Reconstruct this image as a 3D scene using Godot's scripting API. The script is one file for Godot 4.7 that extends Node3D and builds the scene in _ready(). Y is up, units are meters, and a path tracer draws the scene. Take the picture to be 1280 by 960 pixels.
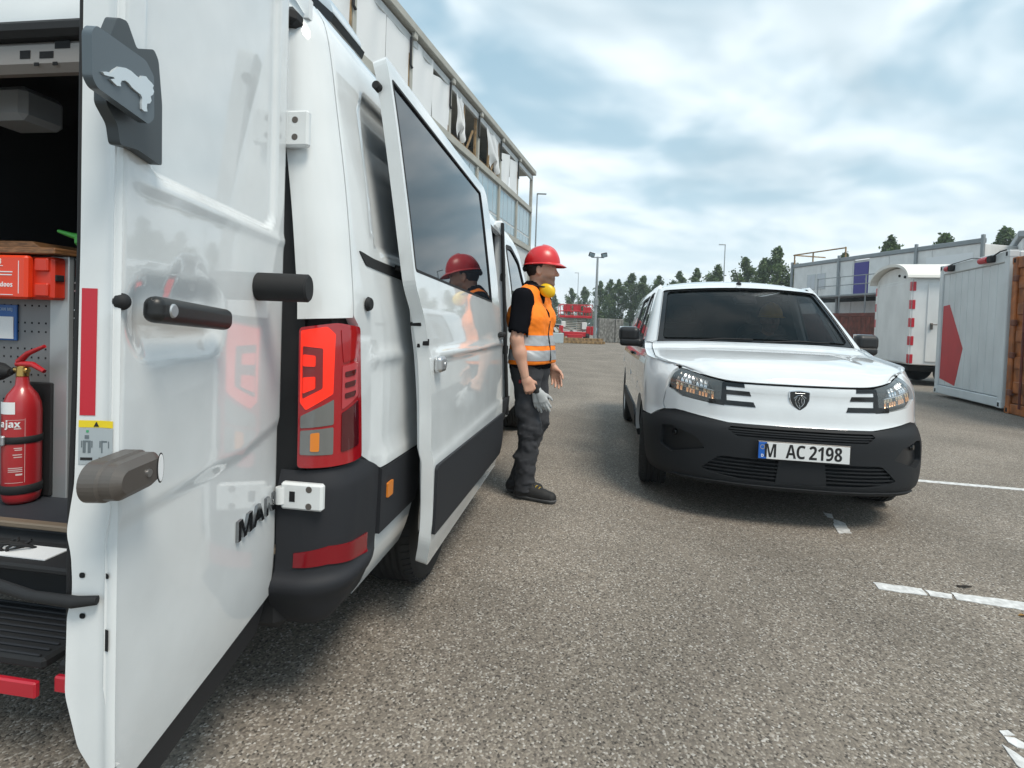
extends Node3D

# ---------- mesh accumulator ----------
class Mb:
	var v := PackedVector3Array()
	var n := PackedVector3Array()
	var uv := PackedVector2Array()
	var c := PackedColorArray()
	var ix := PackedInt32Array()
	var t := Transform3D.IDENTITY
	var col := Color(1, 1, 1)
	var use_col := false
	func add(p: Vector3, nn: Vector3, q := Vector2.ZERO) -> int:
		v.append(t * p)
		n.append((t.basis * nn).normalized())
		uv.append(q)
		c.append(col)
		return v.size() - 1
	func tri(a: int, b: int, d: int) -> void:
		var g := (v[d] - v[a]).cross(v[b] - v[a])
		if g.dot(n[a] + n[b] + n[d]) < 0.0:
			ix.append(a); ix.append(d); ix.append(b)
		else:
			ix.append(a); ix.append(b); ix.append(d)
	func quad(a: int, b: int, d: int, e: int) -> void:
		tri(a, b, d)
		tri(a, d, e)
	func face(pts: Array, out: Vector3) -> void:
		var g: Vector3 = (pts[1] - pts[0]).cross(pts[2] - pts[0])
		if pts.size() > 3 and g.length_squared() < 1e-14:
			g = (pts[2] - pts[0]).cross(pts[3] - pts[0])
		if g.length_squared() < 1e-16:
			return
		g = g.normalized()
		if g.dot(out) < 0.0:
			g = -g
		var f := v.size()
		for p in pts:
			add(p, g)
		for k in range(1, pts.size() - 1):
			tri(f, f + k, f + k + 1)
	func mesh() -> ArrayMesh:
		var a := []
		a.resize(Mesh.ARRAY_MAX)
		a[Mesh.ARRAY_VERTEX] = v
		a[Mesh.ARRAY_NORMAL] = n
		a[Mesh.ARRAY_TEX_UV] = uv
		if use_col:
			a[Mesh.ARRAY_COLOR] = c
		a[Mesh.ARRAY_INDEX] = ix
		var m := ArrayMesh.new()
		m.add_surface_from_arrays(Mesh.PRIMITIVE_TRIANGLES, a)
		return m

var rng := RandomNumberGenerator.new()
var taken := {}
var M := {}

func obj(called: String, mb, m: Material, parent: Node = null) -> MeshInstance3D:
	var o := MeshInstance3D.new()
	o.mesh = mb.mesh() if mb is Mb else mb
	o.material_override = m
	put(o, called, parent)
	return o

func put(o: Node3D, called: String, parent: Node = null) -> void:
	var p: Node = parent if parent else self
	var key := str(p.get_instance_id()) + called
	var k: int = taken.get(key, 0)
	taken[key] = k + 1
	o.name = called if k == 0 else "%s_%03d" % [called, k]
	p.add_child(o, true)

func thing(called: String, label: String, category: String, at := Vector3.ZERO, turn := 0.0, group := "") -> Node3D:
	var o := Node3D.new()
	put(o, called)
	o.position = at
	o.rotation.y = turn
	return tag(o, label, category, group)

func tag(o: Node3D, label: String, category: String, group := "") -> Node3D:
	o.set_meta("label", label)
	if category:
		o.set_meta("category", category)
	if group:
		o.set_meta("group", group)
	return o

func kind(o: Node3D, k: String, label := "") -> Node3D:
	o.set_meta("kind", k)
	if label:
		o.set_meta("label", label)
	return o

func dup(src: Node3D, label: String, at: Vector3, turn := 0.0, sc := 1.0) -> Node3D:
	var o: Node3D = src.duplicate()
	var base := String(src.name)
	put(o, base)
	o.position = at
	o.rotation.y = turn
	o.scale = Vector3.ONE * sc
	o.set_meta("label", label)
	return o

# ---------- materials ----------
func L(r: float, g: float, b: float, a := 1.0) -> Color:
	var k := Color(r, g, b).linear_to_srgb()
	k.a = a
	return k

func mt(key: String, col := Color.WHITE, rough := 0.5, metal := 0.0, more := {}) -> StandardMaterial3D:
	if M.has(key):
		return M[key]
	var m := StandardMaterial3D.new()
	m.resource_name = key
	m.albedo_color = col
	m.roughness = rough
	m.metallic = metal
	for k in more:
		m.set(k, more[k])
	M[key] = m
	return m

func noise_tex(freq: float, lo: float, hi: float, kind_ := 0, size := 512, normal := false, bump := 4.0, oct := 4, sd := 1) -> NoiseTexture2D:
	var f := FastNoiseLite.new()
	f.seed = sd
	f.noise_type = FastNoiseLite.TYPE_SIMPLEX_SMOOTH if kind_ == 0 else FastNoiseLite.TYPE_CELLULAR
	f.frequency = freq
	f.fractal_octaves = oct
	var t := NoiseTexture2D.new()
	t.width = size
	t.height = size
	t.seamless = true
	t.noise = f
	if normal:
		t.as_normal_map = true
		t.bump_strength = bump
	else:
		var g := Gradient.new()
		g.set_color(0, Color(lo, lo, lo))
		g.set_color(1, Color(hi, hi, hi))
		t.color_ramp = g
	return t

# ---------- shapes ----------
func box(mb: Mb, c: Vector3, s: Vector3, bev := 0.004, bs := Basis.IDENTITY) -> void:
	var h := s * 0.5
	var e := minf(bev, minf(h.x, minf(h.y, h.z)) * 0.9)
	if e <= 0.0:
		for ax in 3:
			for sg in [-1.0, 1.0]:
				var nn := Vector3.ZERO
				nn[ax] = sg
				var a1 := (ax + 1) % 3
				var a2 := (ax + 2) % 3
				var ps := []
				for q in [[-1, -1], [1, -1], [1, 1], [-1, 1]]:
					var p := Vector3.ZERO
					p[ax] = sg * h[ax]
					p[a1] = q[0] * h[a1]
					p[a2] = q[1] * h[a2]
					ps.append(c + bs * p)
				mb.face(ps, bs * nn)
		return
	var P := func(sx: float, sy: float, sz: float, ax: int) -> Vector3:
		var p := Vector3(sx * (h.x - e), sy * (h.y - e), sz * (h.z - e))
		p[ax] = [sx, sy, sz][ax] * h[ax]
		return c + bs * p
	for ax in 3:
		for sg in [-1.0, 1.0]:
			var nn := Vector3.ZERO
			nn[ax] = sg
			var ps := []
			for q in [[-1.0, -1.0], [1.0, -1.0], [1.0, 1.0], [-1.0, 1.0]]:
				var s3 := [0.0, 0.0, 0.0]
				s3[ax] = sg
				s3[(ax + 1) % 3] = q[0]
				s3[(ax + 2) % 3] = q[1]
				ps.append(P.call(s3[0], s3[1], s3[2], ax))
			mb.face(ps, bs * nn)
	for ax in 3:
		var a1 := (ax + 1) % 3
		var a2 := (ax + 2) % 3
		for q in [[-1.0, -1.0], [1.0, -1.0], [1.0, 1.0], [-1.0, 1.0]]:
			var ps := []
			for w in [[-1.0, a1], [1.0, a1], [1.0, a2], [-1.0, a2]]:
				var s3 := [0.0, 0.0, 0.0]
				s3[ax] = w[0]
				s3[a1] = q[0]
				s3[a2] = q[1]
				ps.append(P.call(s3[0], s3[1], s3[2], w[1]))
			var nn := Vector3.ZERO
			nn[a1] = q[0]
			nn[a2] = q[1]
			mb.face(ps, bs * nn)
	for sx in [-1.0, 1.0]:
		for sy in [-1.0, 1.0]:
			for sz in [-1.0, 1.0]:
				mb.face([P.call(sx, sy, sz, 0), P.call(sx, sy, sz, 1), P.call(sx, sy, sz, 2)], bs * Vector3(sx, sy, sz))

func bx(called: String, c: Vector3, s: Vector3, m: Material, parent: Node, bev := 0.004, bs := Basis.IDENTITY) -> MeshInstance3D:
	var mb := Mb.new()
	box(mb, c, s, bev, bs)
	return obj(called, mb, m, parent)

# a box whose edges are rounded all the way
func rbox(mb: Mb, c: Vector3, s: Vector3, r: float, bs := Basis.IDENTITY) -> void:
	var h := s * 0.5
	r = minf(r, minf(h.x, minf(h.y, h.z)) * 0.98)
	for ax in 3:
		var a1 := (ax + 1) % 3
		var a2 := (ax + 2) % 3
		var us := [-h[a1], -h[a1] + r * 0.3, -h[a1] + r * 0.65, -h[a1] + r, h[a1] - r, h[a1] - r * 0.65, h[a1] - r * 0.3, h[a1]]
		var vs := [-h[a2], -h[a2] + r * 0.3, -h[a2] + r * 0.65, -h[a2] + r, h[a2] - r, h[a2] - r * 0.65, h[a2] - r * 0.3, h[a2]]
		for sg in [-1.0, 1.0]:
			var f := mb.v.size()
			for u in us:
				for w in vs:
					var p := Vector3.ZERO
					p[ax] = sg * h[ax]
					p[a1] = u
					p[a2] = w
					var q := p.clamp(-h + Vector3.ONE * r, h - Vector3.ONE * r)
					var d := (p - q).normalized()
					mb.add(c + bs * (q + d * r), bs * d)
			for i in 7:
				for j in 7:
					mb.quad(f + i * 8 + j, f + i * 8 + j + 1, f + i * 8 + j + 9, f + i * 8 + j + 8)

func side_axes(d: Vector3) -> Array:
	var u := d.cross(Vector3.UP if absf(d.y) < 0.95 else Vector3.RIGHT).normalized()
	return [u, u.cross(d).normalized()]

func cyl(mb: Mb, a: Vector3, b: Vector3, ra: float, rb := -1.0, seg := 14, bev := 0.0) -> void:
	if rb < 0.0:
		rb = ra
	var d := (b - a).normalized()
	var l := (b - a).length()
	var prof := [Vector2(0, 0), Vector2(ra, 0), Vector2(rb, l), Vector2(0, l)]
	if bev > 0.0:
		prof = [Vector2(0, 0), Vector2(ra - bev, 0), Vector2(ra, bev), Vector2(rb, l - bev), Vector2(rb - bev, l), Vector2(0, l)]
	var ax := side_axes(d)
	lathe(mb, prof, a, Basis(ax[0], d, ax[1]), seg, true)

func lathe(mb: Mb, prof: Array, o: Vector3, bs: Basis, seg := 20, flat := false) -> void:
	for k in prof.size() - 1:
		var p: Vector2 = prof[k]
		var q: Vector2 = prof[k + 1]
		if p.distance_to(q) < 1e-6:
			continue
		var n0 := Vector2(q.y - p.y, -(q.x - p.x)).normalized()
		var na := n0
		var nb := n0
		if not flat:
			if k > 0:
				var z: Vector2 = prof[k - 1]
				var m := Vector2(p.y - z.y, -(p.x - z.x)).normalized()
				if m.dot(n0) > 0.5:
					na = (n0 + m).normalized()
			if k < prof.size() - 2:
				var z: Vector2 = prof[k + 2]
				var m := Vector2(z.y - q.y, -(z.x - q.x)).normalized()
				if m.dot(n0) > 0.5:
					nb = (n0 + m).normalized()
		var f := mb.v.size()
		for j in seg + 1:
			var an := TAU * j / seg
			var ca := cos(an)
			var sa := sin(an)
			mb.add(o + bs * Vector3(p.x * ca, p.y, p.x * sa), bs * Vector3(na.x * ca, na.y, na.x * sa), Vector2(float(j) / seg, p.y))
			mb.add(o + bs * Vector3(q.x * ca, q.y, q.x * sa), bs * Vector3(nb.x * ca, nb.y, nb.x * sa), Vector2(float(j) / seg, q.y))
		for j in seg:
			var i := f + j * 2
			if p.x > 1e-6:
				mb.tri(i, i + 2, i + 1 if q.x > 1e-6 else i + 1)
			if q.x > 1e-6:
				mb.tri(i + 1, i + 2, i + 3)

func tube(mb: Mb, pts: Array, r, seg := 8, caps := true) -> void:
	var rows := []
	var up := Vector3.ZERO
	for k in pts.size():
		var d: Vector3 = (pts[mini(k + 1, pts.size() - 1)] - pts[maxi(k - 1, 0)]).normalized()
		if up == Vector3.ZERO:
			up = side_axes(d)[0]
		up = (up - d * up.dot(d)).normalized()
		var w := d.cross(up)
		var rr: float = r[k] if r is Array else r
		var f := mb.v.size()
		for j in seg + 1:
			var an := TAU * j / seg
			var nn := up * cos(an) + w * sin(an)
			mb.add(pts[k] + nn * rr, nn)
		rows.append(f)
	for k in pts.size() - 1:
		for j in seg:
			mb.quad(rows[k] + j, rows[k] + j + 1, rows[k + 1] + j + 1, rows[k + 1] + j)
	if caps:
		for e in [0, pts.size() - 1]:
			var d: Vector3 = (pts[0] - pts[1]) if e == 0 else (pts[e] - pts[e - 1])
			var ring := []
			for j in seg:
				ring.append(mb.t.affine_inverse() * mb.v[rows[e] + j])
			mb.face(ring, d)

func extr(mb: Mb, poly: PackedVector2Array, depth: float, x: Transform3D, bev := 0.0) -> void:
	var ids := Geometry2D.triangulate_polygon(poly)
	var top := poly
	if bev > 0.0:
		var o := Geometry2D.offset_polygon(poly, -bev)
		if o.size() == 1 and o[0].size() == poly.size():
			# match start vertices
			var best := 0
			for k in o[0].size():
				if o[0][k].distance_to(poly[0]) < o[0][best].distance_to(poly[0]):
					best = k
			var q := PackedVector2Array()
			for k in poly.size():
				q.append(o[0][(best + k) % poly.size()])
			top = q
	var zt := depth
	for lay in [[poly, 0.0, -1.0], [top, zt, 1.0]]:
		var pl: PackedVector2Array = lay[0]
		var f := mb.v.size()
		for p in pl:
			mb.add(x * Vector3(p.x, p.y, lay[1]), x.basis * Vector3(0, 0, lay[2]), p)
		for k in range(0, ids.size(), 3):
			mb.tri(f + ids[k], f + ids[k + 1], f + ids[k + 2])
	var cw := Geometry2D.is_polygon_clockwise(poly)
	var zs := zt - bev if top != poly else zt
	for k in poly.size():
		var a := poly[k]
		var b := poly[(k + 1) % poly.size()]
		var e := (b - a)
		var o := Vector2(e.y, -e.x) * (-1.0 if cw else 1.0)
		mb.face([x * Vector3(a.x, a.y, 0), x * Vector3(b.x, b.y, 0), x * Vector3(b.x, b.y, zs), x * Vector3(a.x, a.y, zs)], x.basis * Vector3(o.x, o.y, 0))
		if top != poly:
			var a2 := top[k]
			var b2 := top[(k + 1) % poly.size()]
			mb.face([x * Vector3(a.x, a.y, zs), x * Vector3(b.x, b.y, zs), x * Vector3(b2.x, b2.y, zt), x * Vector3(a2.x, a2.y, zt)], x.basis * Vector3(o.x, o.y, o.length()))

func ball(mb: Mb, c: Vector3, r: Vector3, bs := Basis.IDENTITY, seg := 18, rings := 12, lo := 0.0, hi := 1.0) -> void:
	var rows := []
	for i in rings + 1:
		var th := PI * lerpf(lo, hi, float(i) / rings)
		var f := mb.v.size()
		for j in seg + 1:
			var ph := TAU * j / seg
			var d := Vector3(sin(th) * cos(ph), cos(th), sin(th) * sin(ph))
			mb.add(c + bs * (d * r), bs * (d / r).normalized())
		rows.append(f)
	for i in rings:
		for j in seg:
			mb.quad(rows[i] + j, rows[i] + j + 1, rows[i + 1] + j + 1, rows[i + 1] + j)

# a surface over (u, v) in 0..1, seen from the side that sg says
func sheet(mb: Mb, nu: int, nv: int, f: Callable, sg := 1.0) -> void:
	var f0 := mb.v.size()
	var e := 0.004
	for i in nu + 1:
		for j in nv + 1:
			var u := float(i) / nu
			var w := float(j) / nv
			var du: Vector3 = f.call(minf(u + e, 1), w) - f.call(maxf(u - e, 0), w)
			var dv: Vector3 = f.call(u, minf(w + e, 1)) - f.call(u, maxf(w - e, 0))
			mb.add(f.call(u, w), du.cross(dv) * sg, Vector2(u, w))
	for i in nu:
		for j in nv:
			var a := f0 + i * (nv + 1) + j
			mb.quad(a, a + 1, a + nv + 2, a + nv + 1)

func pv(a: Array) -> PackedVector2Array:
	var p := PackedVector2Array()
	for k in range(0, a.size(), 2):
		p.append(Vector2(a[k], a[k + 1]))
	return p

# round the corners of a polygon
func rnd(p: PackedVector2Array, r: float, seg := 4) -> PackedVector2Array:
	var o := PackedVector2Array()
	var k := p.size()
	for i in k:
		var a := p[(i + k - 1) % k]
		var b := p[i]
		var c := p[(i + 1) % k]
		var q := minf(r, minf(a.distance_to(b), b.distance_to(c)) * 0.45)
		var s := b + (a - b).normalized() * q
		var e := b + (c - b).normalized() * q
		for j in seg + 1:
			var t := float(j) / seg
			o.append(s.lerp(b, t).lerp(b.lerp(e, t), t))
	return o

func mirror(p: PackedVector2Array) -> PackedVector2Array:
	var o := PackedVector2Array()
	for i in range(p.size() - 1, -1, -1):
		o.append(Vector2(-p[i].x, p[i].y))
	return o

# a polygon laid on the surface f(x, y), cut along its own outline, with a rim of the given depth
func conform(mb: Mb, poly: PackedVector2Array, f: Callable, cell := 0.03, thick := 0.0, holes := [], sg := 1.0, lift := 0.0) -> void:
	var lo := poly[0]
	var hi := poly[0]
	for p in poly:
		lo = lo.min(p)
		hi = hi.max(p)
	lo -= Vector2(cell, cell) * 0.37
	var nx := int(ceil((hi.x - lo.x) / cell)) + 1
	var ny := int(ceil((hi.y - lo.y) / cell)) + 1
	var on := PackedByteArray()
	on.resize(nx * ny)
	var outlines := [poly]
	outlines.append_array(holes)
	for pl in outlines:
		for k in pl.size():
			var a: Vector2 = pl[k]
			var b: Vector2 = pl[(k + 1) % pl.size()]
			var m := int(a.distance_to(b) / (cell * 0.2)) + 1
			for j in m + 1:
				var p := a.lerp(b, float(j) / m)
				for e in [Vector2(-0.1, -0.1), Vector2(0.1, -0.1), Vector2(-0.1, 0.1), Vector2(0.1, 0.1)]:
					var q: Vector2 = (p - lo) / cell + e
					var qx := int(floor(q.x))
					var qy := int(floor(q.y))
					if qx >= 0 and qy >= 0 and qx < nx and qy < ny:
						on[qx * ny + qy] = 1
	var cache := {}
	var e := 0.003
	var vert := func(p: Vector2) -> int:
		var key := Vector2i((p * 20000.0).round())
		if cache.has(key):
			return cache[key]
		var du: Vector3 = f.call(p.x + e, p.y) - f.call(p.x - e, p.y)
		var dv: Vector3 = f.call(p.x, p.y + e) - f.call(p.x, p.y - e)
		var nn := (du.cross(dv) * sg).normalized()
		var id := mb.add(f.call(p.x, p.y) + nn * lift, nn, p)
		cache[key] = id
		return id
	for i in nx:
		for j in ny:
			var c0 := lo + Vector2(i, j) * cell
			var rect := PackedVector2Array([c0, c0 + Vector2(cell, 0), c0 + Vector2(cell, cell), c0 + Vector2(0, cell)])
			if on[i * ny + j] == 0:
				var mid := c0 + Vector2(cell, cell) * 0.5
				if not Geometry2D.is_point_in_polygon(mid, poly):
					continue
				var cut := false
				for h in holes:
					if Geometry2D.is_point_in_polygon(mid, h):
						cut = true
				if cut:
					continue
				mb.quad(vert.call(rect[0]), vert.call(rect[1]), vert.call(rect[2]), vert.call(rect[3]))
				continue
			var pieces := Geometry2D.intersect_polygons(rect, poly)
			for h in holes:
				var left := []
				for pc in pieces:
					left.append_array(Geometry2D.clip_polygons(pc, h))
				pieces.assign(left)
			for pc in pieces:
				var ids := Geometry2D.triangulate_polygon(pc)
				for k in range(0, ids.size(), 3):
					var a: int = vert.call(pc[ids[k]])
					var b: int = vert.call(pc[ids[k + 1]])
					var d: int = vert.call(pc[ids[k + 2]])
					if a != b and b != d and a != d:
						mb.tri(a, b, d)
	if thick > 0.0:
		for pl in outlines:
			var inner: bool = pl != poly
			var cw := Geometry2D.is_polygon_clockwise(pl)
			for k in pl.size():
				var a: Vector2 = pl[k]
				var b: Vector2 = pl[(k + 1) % pl.size()]
				if a.distance_to(b) < 1e-6:
					continue
				var m := int(a.distance_to(b) / cell) + 1
				var o2 := Vector2((b - a).y, -(b - a).x) * (-1.0 if cw else 1.0) * (-1.0 if inner else 1.0)
				o2 = o2.normalized() * 0.002
				for j in m:
					var p := a.lerp(b, float(j) / m)
					var q := a.lerp(b, float(j + 1) / m)
					var ip := norm_of(f, p, sg)
					var iq := norm_of(f, q, sg)
					var P: Vector3 = f.call(p.x, p.y) + ip * lift
					var Q: Vector3 = f.call(q.x, q.y) + iq * lift
					var out: Vector3 = f.call(p.x + o2.x, p.y + o2.y) - f.call(p.x, p.y)
					mb.face([P, Q, Q - iq * thick, P - ip * thick], out)

func norm_of(f: Callable, p: Vector2, sg: float) -> Vector3:
	var e := 0.003
	var du: Vector3 = f.call(p.x + e, p.y) - f.call(p.x - e, p.y)
	var dv: Vector3 = f.call(p.x, p.y + e) - f.call(p.x, p.y - e)
	return (du.cross(dv) * sg).normalized()

func lerps(tab: Array, x: float) -> float:
	# tab: [[x, y], ...] smooth interpolation between stations
	if x <= tab[0][0]:
		return tab[0][1]
	for k in range(1, tab.size()):
		if x <= tab[k][0]:
			var a: Array = tab[k - 1]
			var b: Array = tab[k]
			var p: float = tab[maxi(k - 2, 0)][1]
			var q: float = tab[mini(k + 1, tab.size() - 1)][1]
			var px: float = tab[maxi(k - 2, 0)][0]
			var qx: float = tab[mini(k + 1, tab.size() - 1)][0]
			var w: float = b[0] - a[0]
			var t: float = (x - a[0]) / w
			var ma: float = (b[1] - p) / (b[0] - px) * w
			var m2: float = (q - a[1]) / (qx - a[0]) * w
			var t2: float = t * t
			var t3: float = t2 * t
			return (2 * t3 - 3 * t2 + 1) * a[1] + (t3 - 2 * t2 + t) * ma + (-2 * t3 + 3 * t2) * b[1] + (t3 - t2) * m2
	return tab[-1][1]

func ss(a: float, b: float, x: float) -> float:
	return smoothstep(a, b, x)

func words(s: String, h: float, m: Material, parent: Node, x: Transform3D, depth := 0.002, weight := 700, called := "lettering", face_name := "Droid Sans") -> MeshInstance3D:
	var t := TextMesh.new()
	var f := SystemFont.new()
	f.font_names = PackedStringArray([face_name])
	f.font_weight = weight
	t.font = f
	t.text = s
	t.font_size = 64
	t.pixel_size = h / 64.0 * 1.4
	t.depth = depth
	t.curve_step = 1.0
	var o := MeshInstance3D.new()
	o.mesh = t
	o.material_override = m
	put(o, called, parent)
	o.transform = x
	return o

# ---------- camera, sky, sun, ground ----------
func sky_color(d: Vector3, f1: FastNoiseLite, f2: FastNoiseLite, f3: FastNoiseLite) -> Color:
	var y := maxf(d.y, 0.0)
	var q := Vector2(d.x, d.z) / (y + 0.16)
	# banks of broken cloud, drawn out to the right and away
	var r := q.rotated(0.35)
	var w := f3.get_noise_2d(q.x * 1.3, q.y * 1.3) * 0.55
	var a := f1.get_noise_2d(r.x * 1.05 + w, r.y * 1.7 - w)
	var b := f2.get_noise_2d(r.x * 3.4 + w * 2.0, r.y * 5.2 + w)
	var cov := a * 1.05 + b * 0.42 + 0.0
	var t := smoothstep(-0.50, 0.62, cov)
	var blue := Vector3(0.23, 0.375, 0.48).lerp(Vector3(0.45, 0.59, 0.67), smoothstep(0.70, 0.0, y))
	var white := Vector3(0.72, 0.80, 0.84)
	var c := blue.lerp(white, t)
	# the underside of the heavier cloud is grey
	var g := smoothstep(-0.05, 0.5, f1.get_noise_2d(r.x * 0.8 + 7.0, r.y * 1.3 + w)) * smoothstep(0.08, 0.40, y)
	c = c.lerp(Vector3(0.28, 0.39, 0.46), g * 0.5)
	c = c.lerp(Vector3(0.70, 0.76, 0.78), smoothstep(0.24, 0.0, y) * 0.75)
	return Color(c.x, c.y, c.z)

func make_sky() -> void:
	var w := 1536
	var h := 768
	var f := []
	for k in 3:
		var n := FastNoiseLite.new()
		n.seed = 41 + k * 7
		n.noise_type = FastNoiseLite.TYPE_SIMPLEX_SMOOTH
		n.frequency = 0.55
		n.fractal_octaves = [5, 4, 3][k]
		n.fractal_gain = 0.54
		f.append(n)
	var data := PackedFloat32Array()
	data.resize(w * h * 3)
	var i := 0
	for y in h:
		var el := PI * (0.5 - (y + 0.5) / h)
		for x in w:
			var az := TAU * ((x + 0.5) / w - 0.5)
			var c := Color(0.6, 0.68, 0.72)
			if y < h / 2 + 2:
				c = sky_color(Vector3(sin(az) * cos(el), sin(el), -cos(az) * cos(el)), f[0], f[1], f[2])
			data[i] = c.r
			data[i + 1] = c.g
			data[i + 2] = c.b
			i += 3
	var im := Image.create_from_data(w, h, false, Image.FORMAT_RGBF, data.to_byte_array())
	var pm := PanoramaSkyMaterial.new()
	pm.panorama = ImageTexture.create_from_image(im)
	var sk := Sky.new()
	sk.sky_material = pm
	var e := Environment.new()
	e.background_mode = Environment.BG_SKY
	e.sky = sk
	e.background_energy_multiplier = SKY_ENERGY
	e.tonemap_mode = Environment.TONE_MAPPER_LINEAR
	e.tonemap_exposure = EXPOSURE
	e.sdfgi_enabled = true
	e.ssao_enabled = true
	e.ssil_enabled = true
	e.fog_enabled = true
	e.fog_density = 0.0012
	e.fog_light_color = Color(0.86, 0.91, 0.94)
	var we := WorldEnvironment.new()
	we.name = "world_environment"
	we.environment = e
	add_child(we)

const SKY_ENERGY := 1.0
const EXPOSURE := 1.42
const SUN := 0.7

func setup() -> void:
	var cam := Camera3D.new()
	cam.name = "camera"
	cam.projection = Camera3D.PROJECTION_FRUSTUM
	cam.near = 0.05
	cam.far = 3000.0
	cam.size = 0.05 * 2.0 * 480.0 / 650.0
	cam.frustum_offset = Vector2(0, -0.05 * 58.0 / 650.0)
	cam.position = Vector3(0, 1.21, 0)
	cam.basis = Basis(Vector3.RIGHT, deg_to_rad(-1.5)) * Basis(Vector3.BACK, deg_to_rad(2.0))
	cam.current = true
	add_child(cam)
	make_sky()
	var sun := DirectionalLight3D.new()
	sun.name = "sun"
	sun.light_energy = SUN
	sun.light_color = Color(1.0, 0.96, 0.9)
	sun.light_angular_distance = 20.0
	sun.shadow_enabled = true
	sun.look_at_from_position(Vector3(3.0, 8, 3.6), Vector3.ZERO)
	add_child(sun)

func materials() -> void:
	var grime := noise_tex(0.012, 0.955, 1.0, 0, 512)
	var rgh := noise_tex(0.02, 0.55, 1.0, 0, 512, false, 4.0, 5, 9)
	mt("white_paint", L(0.74, 0.78, 0.80), 0.06, 0.0, {"albedo_texture": grime, "uv1_triplanar": true, "uv1_scale": Vector3(0.8, 0.8, 0.8), "clearcoat_enabled": true, "clearcoat": 0.5, "clearcoat_roughness": 0.01})
	mt("car_white_paint", L(0.72, 0.76, 0.79), 0.10, 0.0, {"albedo_texture": grime, "uv1_triplanar": true, "uv1_scale": Vector3(0.7, 0.7, 0.7), "clearcoat_enabled": true, "clearcoat": 0.8, "clearcoat_roughness": 0.03})
	var grain := noise_tex(0.25, 0.0, 1.0, 0, 512, true, 2.5, 2, 3)
	mt("dark_plastic", L(0.024, 0.026, 0.031), 0.65, 0.0, {"metallic_specular": 0.35, "normal_enabled": true, "normal_texture": grain, "normal_scale": 0.35, "uv1_triplanar": true, "uv1_scale": Vector3(5, 5, 5)})
	mt("black_rubber", L(0.010, 0.011, 0.013), 0.75)
	mt("black_gloss", L(0.008, 0.009, 0.010), 0.12)
	mt("tyre_rubber", L(0.014, 0.015, 0.016), 0.8)
	mt("dark_void", L(0.006, 0.007, 0.009), 0.95)
	mt("chrome", L(0.75, 0.76, 0.78), 0.08, 1.0)
	mt("brushed_metal", L(0.62, 0.63, 0.64), 0.32, 1.0)
	mt("aluminium", L(0.50, 0.52, 0.54), 0.42, 0.85)
	mt("lock_metal", L(0.135, 0.122, 0.112), 0.42, 0.5)
	mt("red_film", L(0.52, 0.012, 0.030), 0.35, 0.0, {"clearcoat_enabled": true, "clearcoat": 0.4})
	mt("red_lens", L(0.34, 0.006, 0.012), 0.10, 0.0, {"clearcoat_enabled": true, "clearcoat": 1.0, "clearcoat_roughness": 0.02})
	mt("red_lens_dark", L(0.07, 0.004, 0.008), 0.08, 0.0, {"clearcoat_enabled": true, "clearcoat": 1.0, "clearcoat_roughness": 0.02})
	mt("red_lens_pale", L(0.45, 0.06, 0.07), 0.12)
	mt("tail_lamp_glow", L(0.75, 0.03, 0.015), 0.2, 0.0, {"emission_enabled": true, "emission": Color(1.0, 0.16, 0.07), "emission_energy_multiplier": 0.34})
	mt("clear_lens", L(0.24, 0.25, 0.25), 0.1, 0.5)
	mt("amber_lens", L(0.72, 0.22, 0.015), 0.15, 0.0, {"clearcoat_enabled": true, "clearcoat": 1.0})
	mt("tinted_glass", L(0.012, 0.016, 0.022), 0.015, 0.0, {"metallic_specular": 0.5})
	mt("yellow_print", L(0.78, 0.60, 0.02), 0.5)
	mt("white_print", L(0.78, 0.80, 0.82), 0.5)
	mt("grey_print", L(0.38, 0.43, 0.46), 0.5)
	mt("black_print", L(0.012, 0.012, 0.014), 0.5)
	mt("blue_print", L(0.02, 0.11, 0.36), 0.4)

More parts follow.
